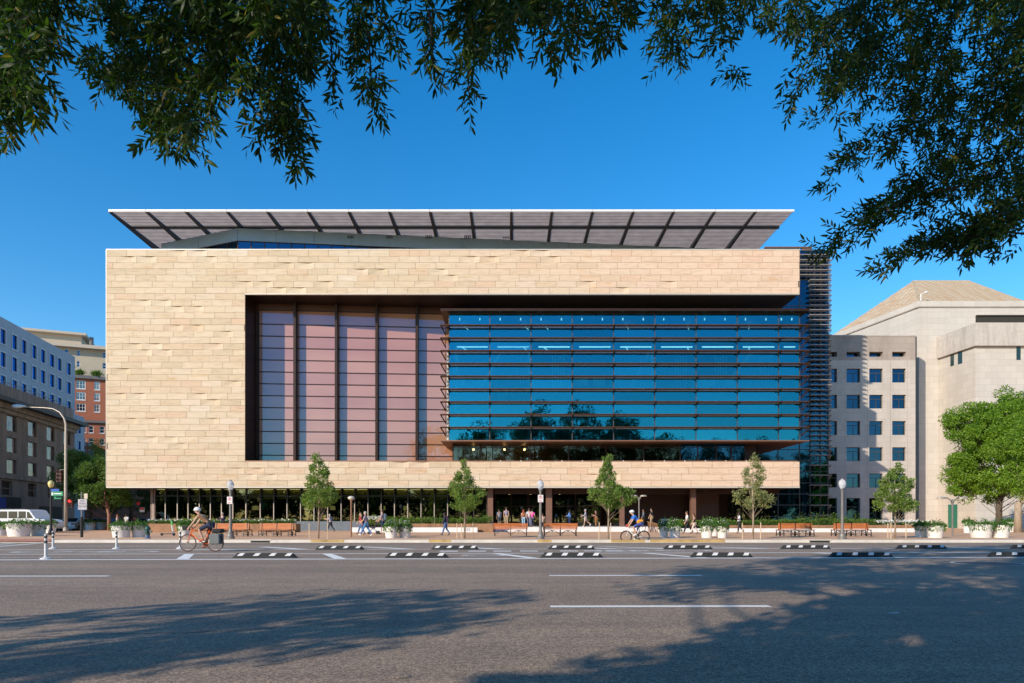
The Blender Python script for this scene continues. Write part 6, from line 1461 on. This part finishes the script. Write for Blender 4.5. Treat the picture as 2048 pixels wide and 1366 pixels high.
def person(label, loc, face, H=1.72, legs=((0, 0), (0, 0)), arms=((5, 10), (-5, 10)), lean=0, skin=skinA, top=('grey', (0.3, 0.3, 0.3)), bottom=('jeans', (0.06, 0.10, 0.2)), hair=('brown', (0.08, 0.04, 0.02)), shorts=False, sleeves=0.5, shoes=('black_shoe', (0.03, 0.03, 0.03)), backpack=None, dress=False, longhair=False, hat=None, cap=None, hips=None, t=None, group='people on the pavement', bare_legs=None):
    """forward is +X in the figure's own frame; leg = (thigh forward deg, knee bend deg), arm = (upper arm forward deg, elbow bend deg)"""
    s = H / 1.75
    if t is None: t = thing('person', label, 'person', loc, face, group)
    J = {}
    J['pel'] = Vector((0, 0, 0.93)); ln = R(lean)
    J['spine'] = J['pel'] + rotv(Vector((0, 0, 0.22)), ln); J['chest'] = J['pel'] + rotv(Vector((0.01, 0, 0.42)), ln); J['neck'] = J['pel'] + rotv(Vector((0, 0, 0.56)), ln)
    hl = ln * 0.35; J['head'] = J['neck'] + rotv(Vector((0.03, 0, 0.16)), hl)
    for k, sd in (('L', 1), ('R', -1)):
        a_, b_ = legs[0 if sd == 1 else 1]; a_ = R(a_); b_ = R(b_)
        hp = J['pel'] + Vector((0, sd*0.095, -0.03)); kn = hp + 0.43*Vector((math.sin(a_), 0, -math.cos(a_))); an = kn + 0.41*Vector((math.sin(a_-b_), 0, -math.cos(a_-b_)))
        J['hip'+k], J['knee'+k], J['ank'+k] = hp, kn, an; fd = Vector((math.cos((a_-b_)*0.8), 0, math.sin((a_-b_)*0.8)))
        J['heel'+k] = an + Vector((-0.04, 0, -0.05)); J['toe'+k] = an + fd*0.17 + Vector((0, 0, -0.055))
        a_, b_ = arms[0 if sd == 1 else 1]; a_ = R(a_); b_ = R(b_)
        sh = J['pel'] + rotv(Vector((0, sd*0.19, 0.50)), ln); el = sh + 0.29*Vector((math.sin(a_), sd*0.12, -math.cos(a_))); wr = el + 0.25*Vector((math.sin(a_+b_), -sd*0.05*(b_ > 0.5), -math.cos(a_+b_)))
        J['sh'+k], J['el'+k], J['wr'+k] = sh, el, wr; J['hd'+k] = wr + (wr - el).normalized()*0.09
    mz = min(J['ankL'].z, J['ankR'].z); dz = 0.085 - mz if hips is None else hips/s - J['pel'].z
    for k in J: J[k] = (J[k] + Vector((0, 0, dz))) * s
    def sk(name, names, edges, rad, m): 
        idx = {n: i for i, n in enumerate(names)}
        o = skin_obj(name, [J[n] for n in names], [(idx[a_], idx[b_]) for a_, b_ in edges], [tuple(q*s for q in (r if isinstance(r, tuple) else (r, r))) for r in rad], m, t); bake(o); return o
    # hands: palm and five fingers, grown from the wrist
    names = ['pel', 'spine', 'chest', 'neck', 'head']; edges = [('pel', 'spine'), ('spine', 'chest'), ('chest', 'neck'), ('neck', 'head')]; rad = [(0.13, 0.10), (0.12, 0.09), (0.15, 0.10), 0.05, (0.075, 0.088)]
    J['crown'] = J['head'] + rotv(Vector((0.0, 0, 0.085)), hl)*s; names.append('crown'); edges.append(('head', 'crown')); rad.append(0.055)
    J['nose'] = J['head'] + rotv(Vector((0.105, 0, -0.01)), hl)*s; names.append('nose'); edges.append(('head', 'nose')); rad.append(0.018)
    for k, sd in (('L', 1), ('R', -1)):
        names += ['sh'+k, 'el'+k, 'wr'+k, 'hd'+k, 'hip'+k, 'knee'+k, 'ank'+k, 'toe'+k]
        edges += [('chest', 'sh'+k), ('sh'+k, 'el'+k), ('el'+k, 'wr'+k), ('wr'+k, 'hd'+k), ('pel', 'hip'+k), ('hip'+k, 'knee'+k), ('knee'+k, 'ank'+k), ('ank'+k, 'toe'+k)]
        rad += [0.055, 0.042, 0.03, (0.018, 0.034), 0.085, 0.058, 0.038, 0.03]
        fd = (J['hd'+k] - J['wr'+k]).normalized(); side = Vector((fd.z, 0, -fd.x)) if abs(fd.y) < 0.95 else Vector((1, 0, 0)); side = side.normalized()
        for q, (off_, l_) in enumerate(((-0.027, 0.055), (-0.010, 0.072), (0.008, 0.068), (0.026, 0.05))):
            a_, b_ = 'f%s%da' % (k, q), 'f%s%db' % (k, q)
            J[a_] = J['hd'+k] + (side*off_ + fd*0.02)*s; J[b_] = J[a_] + (fd*l_ + Vector((0, -sd*0.02, 0)))*s
            names += [a_, b_]; edges += [('hd'+k, a_), (a_, b_)]; rad += [0.009, 0.008]
        a_ = 'th'+k; J[a_] = J['wr'+k] + (fd*0.06 - side*0.055)*s; names.append(a_); edges.append(('wr'+k, a_)); rad.append(0.010)
    sk('body', names, edges, rad, skin)
    # top garment
    names = ['pel', 'spine', 'chest', 'neck']; edges = [('pel', 'spine'), ('spine', 'chest'), ('chest', 'neck')]; rad = [(0.155, 0.125), (0.145, 0.115), (0.17, 0.125), 0.062]
    for k in 'LR':
        cuff = J['sh'+k].lerp(J['el'+k], min(1, sleeves*1.6)) if sleeves < 0.63 else J['el'+k].lerp(J['wr'+k], 0.9); J['cuff'+k] = cuff
        names += ['sh'+k]; edges += [('chest', 'sh'+k)]; rad += [0.075]
        if sleeves > 0:
            if sleeves >= 0.63: names += ['el'+k, 'cuff'+k]; edges += [('sh'+k, 'el'+k), ('el'+k, 'cuff'+k)]; rad += [0.056, 0.042]
            else: names += ['cuff'+k]; edges += [('sh'+k, 'cuff'+k)]; rad += [0.062]
    if dress: J['hem'] = J['pel'] + Vector((0.0, 0, -0.38*s)); names.append('hem'); edges.append(('pel', 'hem')); rad.append((0.2, 0.16))
    sk('dress' if dress else 'shirt', names, edges, rad, C_(*top))
    if not dress:
        names = ['pel']; edges = []; rad = [(0.15, 0.12)]
        for k in 'LR':
            names += ['hip'+k, 'knee'+k]; edges += [('pel', 'hip'+k), ('hip'+k, 'knee'+k)]; rad += [0.105, 0.078]
            if not shorts: J['hemt'+k] = J['knee'+k].lerp(J['ank'+k], 0.93); names.append('hemt'+k); edges.append(('knee'+k, 'hemt'+k)); rad.append(0.058)
        sk('shorts' if shorts else 'trousers', names, edges, rad, C_(*bottom))
    for k in 'LR': sk('shoe', ['heel'+k, 'ank'+k, 'toe'+k], [('heel'+k, 'ank'+k), ('ank'+k, 'toe'+k)], [0.042, 0.048, 0.036], C_(*shoes))
    # hair, face
    hc = J['head'] + rotv(Vector((-0.015, 0, 0.035)), hl)*s
    h_ = MB(); pr = [(0.02, 0.115), (0.06, 0.10), (0.09, 0.06), (0.098, 0.0), (0.088, -0.05), (0.06, -0.09)]
    h_.lathe([(r*s, z*s) for r, z in reversed(pr)], 12, (hc.x - 0.012*s, hc.y, hc.z + 0.005))
    if longhair: h_.lathe([(0.05*s, -0.34*s), (0.09*s, -0.2*s), (0.085*s, -0.02*s)], 10, (hc.x - 0.06*s, hc.y, hc.z))
    if not cap: h_.build('hair', C_(*hair), t, smooth=True)
    fz = J['head'].z + 0.015*s; fx = J['head'].x + 0.083*s
    e_ = MB(); [e_.lathe([(0.004*s, -0.01*s), (0.011*s, 0), (0.004*s, 0.01*s)], 6, (fx, y*s, fz + 0.01*s)) for y in (-0.03, 0.03)]; e_.box(fx - 0.002, fx + 0.006, -0.022*s, 0.022*s, fz - 0.06*s, fz - 0.052*s); e_.build('face_features', C_('dark_feature', (0.06, 0.02, 0.02)), t)
    er = MB(); [er.lathe([(0.006*s, -0.03*s), (0.015*s, 0), (0.006*s, 0.03*s)], 6, (J['head'].x, y*s, fz)) for y in (-0.088, 0.088)]; er.build('ear', skin, t)
    if cap:
        k_ = MB().lathe([(0.112*s, -0.03*s), (0.115*s, 0.02*s), (0.095*s, 0.08*s), (0.05*s, 0.115*s), (0.01*s, 0.125*s)], 14, (hc.x, hc.y, hc.z), 1.22, 1.0)
        k_.build('helmet', C_(*cap), t, smooth=True)
        v_ = MB(); [v_.beam((hc.x - 0.09*s, y*s, hc.z + 0.095*s), (hc.x + 0.09*s, y*s, hc.z + 0.095*s), 0.014, 0.02) for y in (-0.04, 0, 0.04)]; v_.build('helmet_vent', M['rubber'], t)
    if backpack:
        c_ = J['chest'].lerp(J['spine'], 0.35); d_ = rotv(Vector((-1, 0, 0)), ln); u_ = rotv(Vector((0, 0, 1)), ln)
        b_ = MB().beam(c_ + d_*0.19*s - u_*0.24*s, c_ + d_*0.19*s + u_*0.22*s, 0.17*s, 0.30*s, Vector((0, 1, 0)))
        b_.build('backpack', C_(*backpack), t, bevel=0.05*s)
    t['_hd'] = [tuple(J['hdL']), tuple(J['hdR'])] ; del t['_hd']
    return t, J
def at(px, yfoot, z=0.15): Y = YG(yfoot, z); return (XP(px, Y), Y, z)
W8 = ('white', (0.78, 0.78, 0.76)); BK = ('black', (0.02, 0.02, 0.022)); NV = ('navy', (0.02, 0.035, 0.10)); JN = ('jeans', (0.07, 0.14, 0.30)); LJ = ('pale_jeans', (0.28, 0.45, 0.58)); TN = ('tan', (0.42, 0.30, 0.17)); GR = ('grey', (0.22, 0.22, 0.25))
RT, LT, AW, TO = 0.0, R(180), R(90), R(-90)
HB = ('brown_hair', (0.07, 0.035, 0.02)); HD = ('black_hair', (0.015, 0.012, 0.012)); HG = ('grey_hair', (0.45, 0.42, 0.38)); HR = ('auburn_hair', (0.35, 0.08, 0.03))
wk = ((24, 4), (-20, 18)); wk2 = ((-18, 14), (22, 6)); wa = ((-22, 12), (24, 20)); wa2 = ((24, 18), (-22, 10))
def phone(p, J, k='L'):
    h = J['hd'+k]; MB().beam(h + Vector((0.03, 0, 0.0)), h + Vector((0.06, 0, 0.12)), 0.07, 0.012).build('phone', M['rubber'], p)
p, J = person('grey haired person in pale shirt with navy backpack walking left reading a phone', at(661, 1063.5), LT, 1.66, wk, ((35, 80), (30, 85)), 8, skinA, ('pale_lilac', (0.55, 0.52, 0.56)), ('dark_trousers', (0.03, 0.035, 0.05)), HG, backpack=NV); phone(p, J)
p, J = person('woman in red top walking left beside the man in plaid', at(722, 1069.5), LT, 1.62, wk2, wa, 3, skinA, ('red', (0.50, 0.03, 0.05)), JN, ('dark_blond', (0.35, 0.25, 0.15)), longhair=True)
p, J = person('man in plaid shirt and blue jeans walking left ahead of the stroller', at(732, 1071.5), LT, 1.72, ((28, 4), (-22, 16)), wa2, 4, skinA, ('blue_plaid', (0.30, 0.28, 0.36)), ('blue_jeans', (0.08, 0.20, 0.42)), HG, shoes=W8)
p, J = person('man in grey t-shirt and shorts with backpack behind the stroller', at(765.5, 1069), LT, 1.82, ((10, 4), (-12, 10)), ((25, 30), (20, 30)), 2, skinA, ('heather_grey', (0.32, 0.28, 0.32)), NV, HB, shorts=True, backpack=('slate_pack', (0.10, 0.14, 0.2)))
p, J = person('person in dark jacket and jeans with backpack walking left before the white wall', at(891, 1070.5), LT, 1.62, ((18, 3), (-12, 22)), ((10, 30), (-10, 20)), 6, skinC, ('dark_navy', (0.03, 0.03, 0.07)), JN, HD, backpack=('black_purple', (0.04, 0.02, 0.05)), sleeves=0.8)
p, J = person('person in grey blue shirt standing at the left of the entrance', at(999, 1052.5, 0.58)[:2] + (0.58,), R(120), 1.68, ((2, 0), (-2, 0)), ((5, 10), (5, 12)), 0, skinB, ('grey_blue', (0.22, 0.27, 0.38)), ('dark_shorts', (0.05, 0.06, 0.07)), HD, shorts=True)
Y9 = 66.8
def te(px, dy=0.0): Y = Y9 + dy; return (XP(px, Y), Y, 0.58)
p.location = te(998.5, 0.3)
person('man in grey tank top and tan shorts seen from behind at the entrance', te(1012.5), AW, 1.86, ((3, 0), (-4, 4)), ((4, 8), (-3, 8)), 0, skinA, ('mauve_grey', (0.25, 0.22, 0.28)), TN, HB, shorts=True, sleeves=0)
person('red haired woman in rust top and pale jeans seen from behind at the entrance', te(1047, -0.2), AW, 1.62, ((3, 0), (-3, 0)), ((2, 8), (-2, 8)), 0, skinA, ('rust', (0.35, 0.12, 0.06)), LJ, HR, longhair=True, sleeves=0)
person('person in pale lilac shirt and jeans walking beside the person in pink', te(1058, -1.2), AW, 1.78, wk, wa, 0, skinA, ('pale_lilac', (0.55, 0.52, 0.56)), ('dusty_jeans', (0.15, 0.16, 0.24)), HB)
person('woman in hot pink top and dark jeans climbing to the entrance', te(1064.5, -1.6), AW, 1.68, wk2, ((4, 14), (-10, 70)), 0, skinA, ('hot_pink', (0.75, 0.07, 0.35)), ('charcoal_jeans', (0.09, 0.09, 0.13)), HD, sleeves=0.3)
person('person with dark trousers partly hidden behind the middle globe lamp', at(1085, 1065), AW, 1.68, wk, wa, 0, skinA, ('beige_top', (0.45, 0.33, 0.28)), BK, HB)
person('person in bright blue shirt standing in the shade of the entrance', te(1139.5, 0.4), R(160), 1.62, ((2, 0), (-2, 0)), ((20, 60), (10, 30)), 0, skinC, ('bright_blue', (0.16, 0.36, 0.78)), NV, HD, sleeves=0.8)
p, J = person('person in long grey hooded dress walking left with a phone', te(1171, -0.8), LT, 1.68, ((14, 4), (-26, 30)), ((20, 75), (15, 60)), 0, skinA, ('hood_grey', (0.34, 0.37, 0.43)), GR, ('hood_grey', (0.34, 0.37, 0.43)), dress=True, sleeves=0.8, shoes=W8); phone(p, J)
p, J = person('person in dark red top and rust trousers looking at a phone', te(1192, -0.2), LT, 1.60, ((3, 0), (-3, 0)), ((25, 80), (20, 60)), 0, skinA, ('dark_red', (0.14, 0.03, 0.03)), ('rust_trousers', (0.36, 0.14, 0.05)), HD); phone(p, J)
person('person in dark grey hoodie near the double headed lamp', te(1287, -2.0), LT, 1.66, ((3, 0), (-3, 0)), ((10, 20), (5, 20)), 0, skinB, ('slate_hoodie', (0.10, 0.13, 0.17)), BK, HD, sleeves=0.8)
person('person in black t-shirt standing by the ramp rail', te(1303, -2.6), R(150), 1.74, ((4, 0), (-4, 0)), ((8, 20), (-8, 16)), 0, skinA, ('black', (0.02, 0.02, 0.022)), TN, HD, shorts=True)
person('man in white t-shirt and black trousers striding left beside a woman', at(1374.5, 1067.5), LT, 1.80, ((22, 2), (-28, 14)), ((14, 16), (-16, 12)), 2, skinA, W8, BK, HB, shoes=('brown_shoe', (0.12, 0.05, 0.03)))
person('woman in black top and pale trousers striding right hand in hand with a man', at(1388, 1067.5), LT, 1.62, ((22, 6), (-22, 10)), ((24, 10), (-26, 8)), 0, skinA, BK, ('cream', (0.62, 0.52, 0.44)), HB, longhair=True, sleeves=0)
person('man in white t-shirt and dark trousers walking left near the pale thin oak', at(1478, 1067), LT, 1.70, ((10, 4), (-24, 14)), ((20, 95), (-12, 12)), 0, skinC, W8, ('dark_olive', (0.03, 0.035, 0.03)), HD, shoes=('brown_shoe', (0.12, 0.05, 0.03)))
person('red haired person in white and pink shirt behind the left planters', (XP(235, 70), 70, 0.15), LT, 1.66, wk, wa, 0, skinA, ('pale_pink', (0.66, 0.50, 0.52)), LJ, HR, sleeves=0.4)
person('dark haired person in white shirt behind the left planters', (XP(252.5, 70), 70, 0.15), AW, 1.68, wk2, wa2, 0, skinB, W8, GR, HD)
person('person in red seen at a distance under the sandstone overhang', (XP(269, 78), 78, 0.15), TO, 1.66, wk, wa, 0, skinA, ('dull_red', (0.4, 0.08, 0.06)), NV, HB)
# seated man on the left trough
Y = 60.4; person('man in dark clothes seated on the edge of the left steel planter', (XP(446, Y), Y, 0.15), R(-110), 1.76, ((82, 80), (78, 84)), ((35, 55), (35, 60)), 6, skinA, ('dark_navy', (0.03, 0.03, 0.07)), ('dark_trousers', (0.03, 0.035, 0.05)), HG, hips=0.90, sleeves=0.8)
# ---------------------------------------------------------------- bicycles
def bike(t, r, wb, frame_m, rim_m, fat=0.018):
    xr, xf = -wb/2, wb/2; F_ = {}
    F_['rear'] = Vector((xr, 0, r)); F_['front'] = Vector((xf, 0, r)); F_['bb'] = Vector((xr + 0.42, 0, r - 0.05)); F_['seat'] = Vector((xr + 0.24, 0, r + 0.50)); F_['head'] = Vector((xf - 0.17, 0, r + 0.48)); F_['headlow'] = Vector((xf - 0.12, 0, r + 0.36)); F_['saddle'] = Vector((xr + 0.19, 0, r + 0.64)); F_['bar'] = Vector((xf - 0.20, 0, r + 0.60))
    mb = MB()
    for a_, b_, q in (('bb', 'seat', .018), ('seat', 'head', .018), ('bb', 'headlow', .021), ('head', 'headlow', .022), ('seat', 'saddle', .014), ('head', 'bar', .015)): mb.tube([F_[a_], F_[b_]], q, 8)
    for s in (-1, 1):
        mb.tube([F_['bb'] + Vector((0, s*0.03, 0)), F_['rear'] + Vector((0, s*0.06, 0))], 0.011, 6); mb.tube([F_['seat'] + Vector((0, s*0.015, 0)), F_['rear'] + Vector((0, s*0.06, 0))], 0.009, 6)
        mb.tube([F_['headlow'], F_['headlow'] + Vector((0.02, s*0.055, -0.05)), F_['front'] + Vector((0, s*0.055, 0))], 0.012, 6)
    mb.build('frame', frame_m, t, smooth=True)
    for c_ in ('rear', 'front'):
        n = 28; ty = MB(); pts = [F_[c_] + Vector((r*math.cos(2*math.pi*k/n), 0, r*math.sin(2*math.pi*k/n))) - Vector((0, 0, 0)) for k in range(n+1)]
        w_ = ty.tube([F_[c_] + (p_ - F_[c_])*(1 - fat/r) for p_ in pts], fat, 8, False).build('wheel', M['rubber'], t, smooth=True)
        MB().tube([F_[c_] + (p_ - F_[c_])*(1 - (fat*2.1)/r) for p_ in pts], 0.011, 6, False).build('rim', rim_m, w_, smooth=True)
        sp = MB()
        for k in range(18): sp.beam(F_[c_] + Vector((0, 0.02 if k % 2 else -0.02, 0)), F_[c_] + (pts[int(k*n/18)] - F_[c_])*(1 - 2.4*fat/r), 0.004, 0.004)
        sp.build('spokes', M['galv'], w_); MB().tube([F_[c_] + Vector((0, -0.045, 0)), F_[c_] + Vector((0, 0.045, 0))], 0.024, 8).build('hub', M['galv'], w_)
    MB().tube([F_['bb'] + Vector((0, -0.055, 0)), F_['bb'] + Vector((0, -0.05, 0))], 0.09, 18).build('chainring', M['iron'], t)
    MB().tube([F_['bb'] + Vector((-.09, -0.052, 0.088)), F_['rear'] + Vector((0, -0.052, 0.035))], 0.006, 4).tube([F_['bb'] + Vector((-.09, -0.052, -0.088)), F_['rear'] + Vector((0, -0.052, -0.035))], 0.006, 4).build('chain', M['iron'], t)
    MB()._add([(F_['saddle'].x + a_, b_, F_['saddle'].z + c_) for a_, b_, c_ in ((-0.13, -0.075, 0), (-0.13, 0.075, 0), (0.0, 0.04, 0), (0.16, 0.015, 0), (0.16, -0.015, 0), (0.0, -0.04, 0), (-0.13, -0.07, 0.05), (-0.13, 0.07, 0.05), (0.0, 0.035, 0.04), (0.16, 0.012, 0.03), (0.16, -0.012, 0.03), (0.0, -0.035, 0.04))], [(5,4,3,2,1,0),(6,7,8,9,10,11),(0,1,7,6),(1,2,8,7),(2,3,9,8),(3,4,10,9),(4,5,11,10),(5,0,6,11)]).build('saddle', M['rubber'], t)
    for s, k in ((-1, 0.15), (1, -0.15)): MB().tube([F_['bb'] + Vector((0, s*0.06, 0)), F_['bb'] + Vector((k*0.5, s*0.075, -k*0.95 if s < 0 else 0.145))], 0.012, 6).box(*((F_['bb'].x + k*0.5 - 0.05, F_['bb'].x + k*0.5 + 0.05) + ((-0.18, -0.08) if s < 0 else (0.08, 0.18)) + (F_['bb'].z + (-k*0.95 if s < 0 else 0.145) - 0.012, F_['bb'].z + (-k*0.95 if s < 0 else 0.145) + 0.012))).build('crank', M['iron'], t)
    return F_
M['orange_frame'] = mat('orange_bicycle_paint', (0.75, 0.12, 0.015), 0.3, var=0.05); M['white_frame'] = mat('white_bicycle_paint', (0.8, 0.8, 0.8), 0.3, var=0.03); M['tan_wall'] = mat('tan_tyre_wall', (0.35, 0.17, 0.09), 0.6)
Yc1 = 27.0; xc = XP(403, Yc1)
tb = thing('bicycle', 'orange touring bicycle with black and grey pannier bags', 'bicycle', (xc, Yc1, 0.004), LT)
F1 = bike(tb, 0.345, 1.09, M['orange_frame'], M['tan_wall'])
MB().tube([F1['bar'], F1['bar'] + Vector((0.06, 0, 0.02))], 0.014, 6).tube([F1['bar'] + Vector((0.0, -0.25, 0.02)), F1['bar'] + Vector((0.06, -0.1, 0.02)), F1['bar'] + Vector((0.06, 0.1, 0.02)), F1['bar'] + Vector((0.0, 0.25, 0.02))], 0.013, 6).build('handlebar', M['iron'], tb)
MB().beam(F1['rear'] + Vector((-0.25, 0, 0.39)), F1['rear'] + Vector((0.16, 0, 0.39)), 0.12, 0.015).tube([F1['rear'] + Vector((0, 0.07, 0)), F1['rear'] + Vector((-0.1, 0.07, 0.39))], 0.006, 4).build('rack', M['iron'], tb)
for s in (-1, 1): MB().box(F1['rear'].x - 0.25, F1['rear'].x + 0.15, s*0.16 - 0.08, s*0.16 + 0.08, 0.30, 0.70).build('pannier', C_('grey_bag', (0.16, 0.17, 0.17)), tb, bevel=0.04)
MB().box(F1['rear'].x - 0.30, F1['rear'].x + 0.06, -0.19, 0.19, 0.74, 0.90).build('rack_bag', C_('black', (0.02, 0.02, 0.022)), tb, bevel=0.04)
MB().box(F1['front'].x - 0.04, F1['front'].x + 0.16, -0.14, 0.14, 0.84, 1.0).build('handlebar_bag', C_('black', (0.02, 0.02, 0.022)), tb, bevel=0.03)
def rider(label, t_loc, Fb, H, **k):
    return person(label, t_loc, LT, H, group='cyclists', **k)
hip_x = F1['saddle'].x + 0.02
pr, Jr = rider('cyclist in tan jacket and navy shorts with white helmet riding left', (xc - hip_x, Yc1, 0.004), F1, 1.76, legs=((65, 88), (16, 8)), arms=((33, 6), (36, 4)), lean=49, skin=skinA, top=('tan_jacket', (0.33, 0.17, 0.08)), bottom=('navy_shorts', (0.02, 0.03, 0.07)), shorts=True, sleeves=0.25, hair=HB, shoes=('orange_shoe', (0.6, 0.12, 0.03)), cap=('helmet_white', (0.72, 0.72, 0.68)), hips=F1['saddle'].z + 0.10, backpack=None)
Yc2 = 40.0 * 0.945; Yc2 = YG(1085, 0); xc2 = XP(1269, Yc2)
tb2 = thing('bicycle', 'white bicycle with black wheels', 'bicycle', (xc2, Yc2 - 0.15, 0.004), LT)
F2 = bike(tb2, 0.335, 0.98, M['white_frame'], M['iron'], 0.028)
MB().tube([F2['bar'] + Vector((0.0, -0.25, 0.02)), F2['bar'] + Vector((0.05, -0.1, 0.02)), F2['bar'] + Vector((0.05, 0.1, 0.02)), F2['bar'] + Vector((0.0, 0.25, 0.02))], 0.013, 6).build('handlebar', M['iron'], tb2)
MB().box(F2['front'].x - 0.25, F2['front'].x + 0.02, -0.13, 0.13, 0.86, 1.0).build('handlebar_bag', C_('brick_red', (0.40, 0.07, 0.04)), tb2, bevel=0.03)
rider('cyclist in blue jersey with yellow waist bag and white helmet riding left', (xc2 - F2['saddle'].x - 0.02, Yc2 - 0.15, 0.004), F2, 1.78, legs=((65, 88), (16, 8)), arms=((27, 4), (30, 4)), lean=42, skin=('s' and skinA), top=('bright_jersey_blue', (0.03, 0.17, 0.62)), bottom=('blue_shorts', (0.05, 0.07, 0.25)), shorts=True, sleeves=0.45, hair=HB, shoes=W8, cap=('helmet_white', (0.72, 0.72, 0.68)), hips=F2['saddle'].z + 0.10)
bagt = thing('waist_bag', 'yellow and orange waist bag on the back of the cyclist in blue', 'bag', (xc2 + 0.26, Yc2 - 0.15, 1.17)); MB().box(-0.17, 0.17, -0.16, 0.16, -0.11, 0.11).build('pouch', C_('yellow_bag', (0.85, 0.36, 0.02)), bagt, bevel=0.05); MB().box(-0.1, 0.12, -0.165, 0.165, -0.02, 0.0).build('zip', M['iron'], bagt)
# ---------------------------------------------------------------- stroller
Y = YG(1068); t = thing('stroller', 'dark baby stroller pushed left between two walkers', 'stroller', (XP(748, Y), Y, 0.15), LT)
MB().tube([(-0.42, -0.2, 1.0), (0.1, -0.2, 0.45), (0.38, -0.2, 0.14)], 0.016, 6).tube([(-0.42, 0.2, 1.0), (0.1, 0.2, 0.45), (0.38, 0.2, 0.14)], 0.016, 6).tube([(-0.42, -0.2, 1.0), (-0.42, 0.2, 1.0)], 0.016, 6).tube([(0.1, -0.2, 0.45), (-0.3, -0.2, 0.14)], 0.014, 6).tube([(0.1, 0.2, 0.45), (-0.3, 0.2, 0.14)], 0.014, 6).build('frame', M['iron'], t)
MB()._add([(-0.25, -0.18, 0.85), (-0.05, -0.18, 0.42), (0.3, -0.18, 0.48), (0.3, 0.18, 0.48), (-0.05, 0.18, 0.42), (-0.25, 0.18, 0.85), (-0.22, -0.18, 0.9), (0.0, -0.18, 0.5), (0.3, -0.18, 0.55), (0.3, 0.18, 0.55), (0.0, 0.18, 0.5), (-0.22, 0.18, 0.9)], [(0,1,4,5),(1,2,3,4),(6,11,10,7),(7,10,9,8),(0,6,7,1),(1,7,8,2),(2,8,9,3),(3,9,10,4),(4,10,11,5),(5,11,6,0)]).build('seat', C_('dark_stroller', (0.06, 0.05, 0.07)), t)
cn = MB(); vs = []; 
for k in range(7):
    a_ = R(20 + k*22); vs += [(-0.1 - 0.28*math.cos(a_)*0.9, -0.2, 0.72 + 0.28*math.sin(a_)), (-0.1 - 0.28*math.cos(a_)*0.9, 0.2, 0.72 + 0.28*math.sin(a_))]
cn._add(vs, [(2*k, 2*k+2, 2*k+3, 2*k+1) for k in range(6)]); cn.build('hood', C_('beige_hood', (0.6, 0.5, 0.42)), t)
for x, r in ((0.38, 0.1), (-0.3, 0.13)):
    for y in (-0.22, 0.22): MB().tube([(x, y - 0.015, r), (x, y + 0.015, r)], r, 16).build('wheel', M['rubber'], t)
# ---------------------------------------------------------------- ramp rail
t = thing('handrail', 'orange brown slatted guard rail beside the entrance ramp', 'railing', (XP(1308, 63), 63, 0.15)); 
for k in range(11): x = XP(1296 + k*2.4, 63); part(t, MB().box(x, x + 0.06, 63 - k*0.05, 63.05 - k*0.05, 0.2, 1.05 - k*0.03), 'baluster', M['corten'])
part(t, MB().beam((XP(1294, 63), 63, 1.1), (XP(1322, 63), 62.5, 0.8), 0.06, 0.05), 'rail', M['corten'])
t = thing('handrail', 'pair of steel hoop rails right of the roundest young oak', 'railing', (XP(1290, 62), 62, 0.15))
for px in (1289, 1300): part(t, MB().tube([(XP(px, 62), 62, 0.15), (XP(px + 3, 62), 62, 0.75), (XP(px + 8, 62), 62, 0.7), (XP(px + 12, 62), 62, 0.15)], 0.03, 6), 'hoop', M['iron'])
bpy.context.view_layer.update()
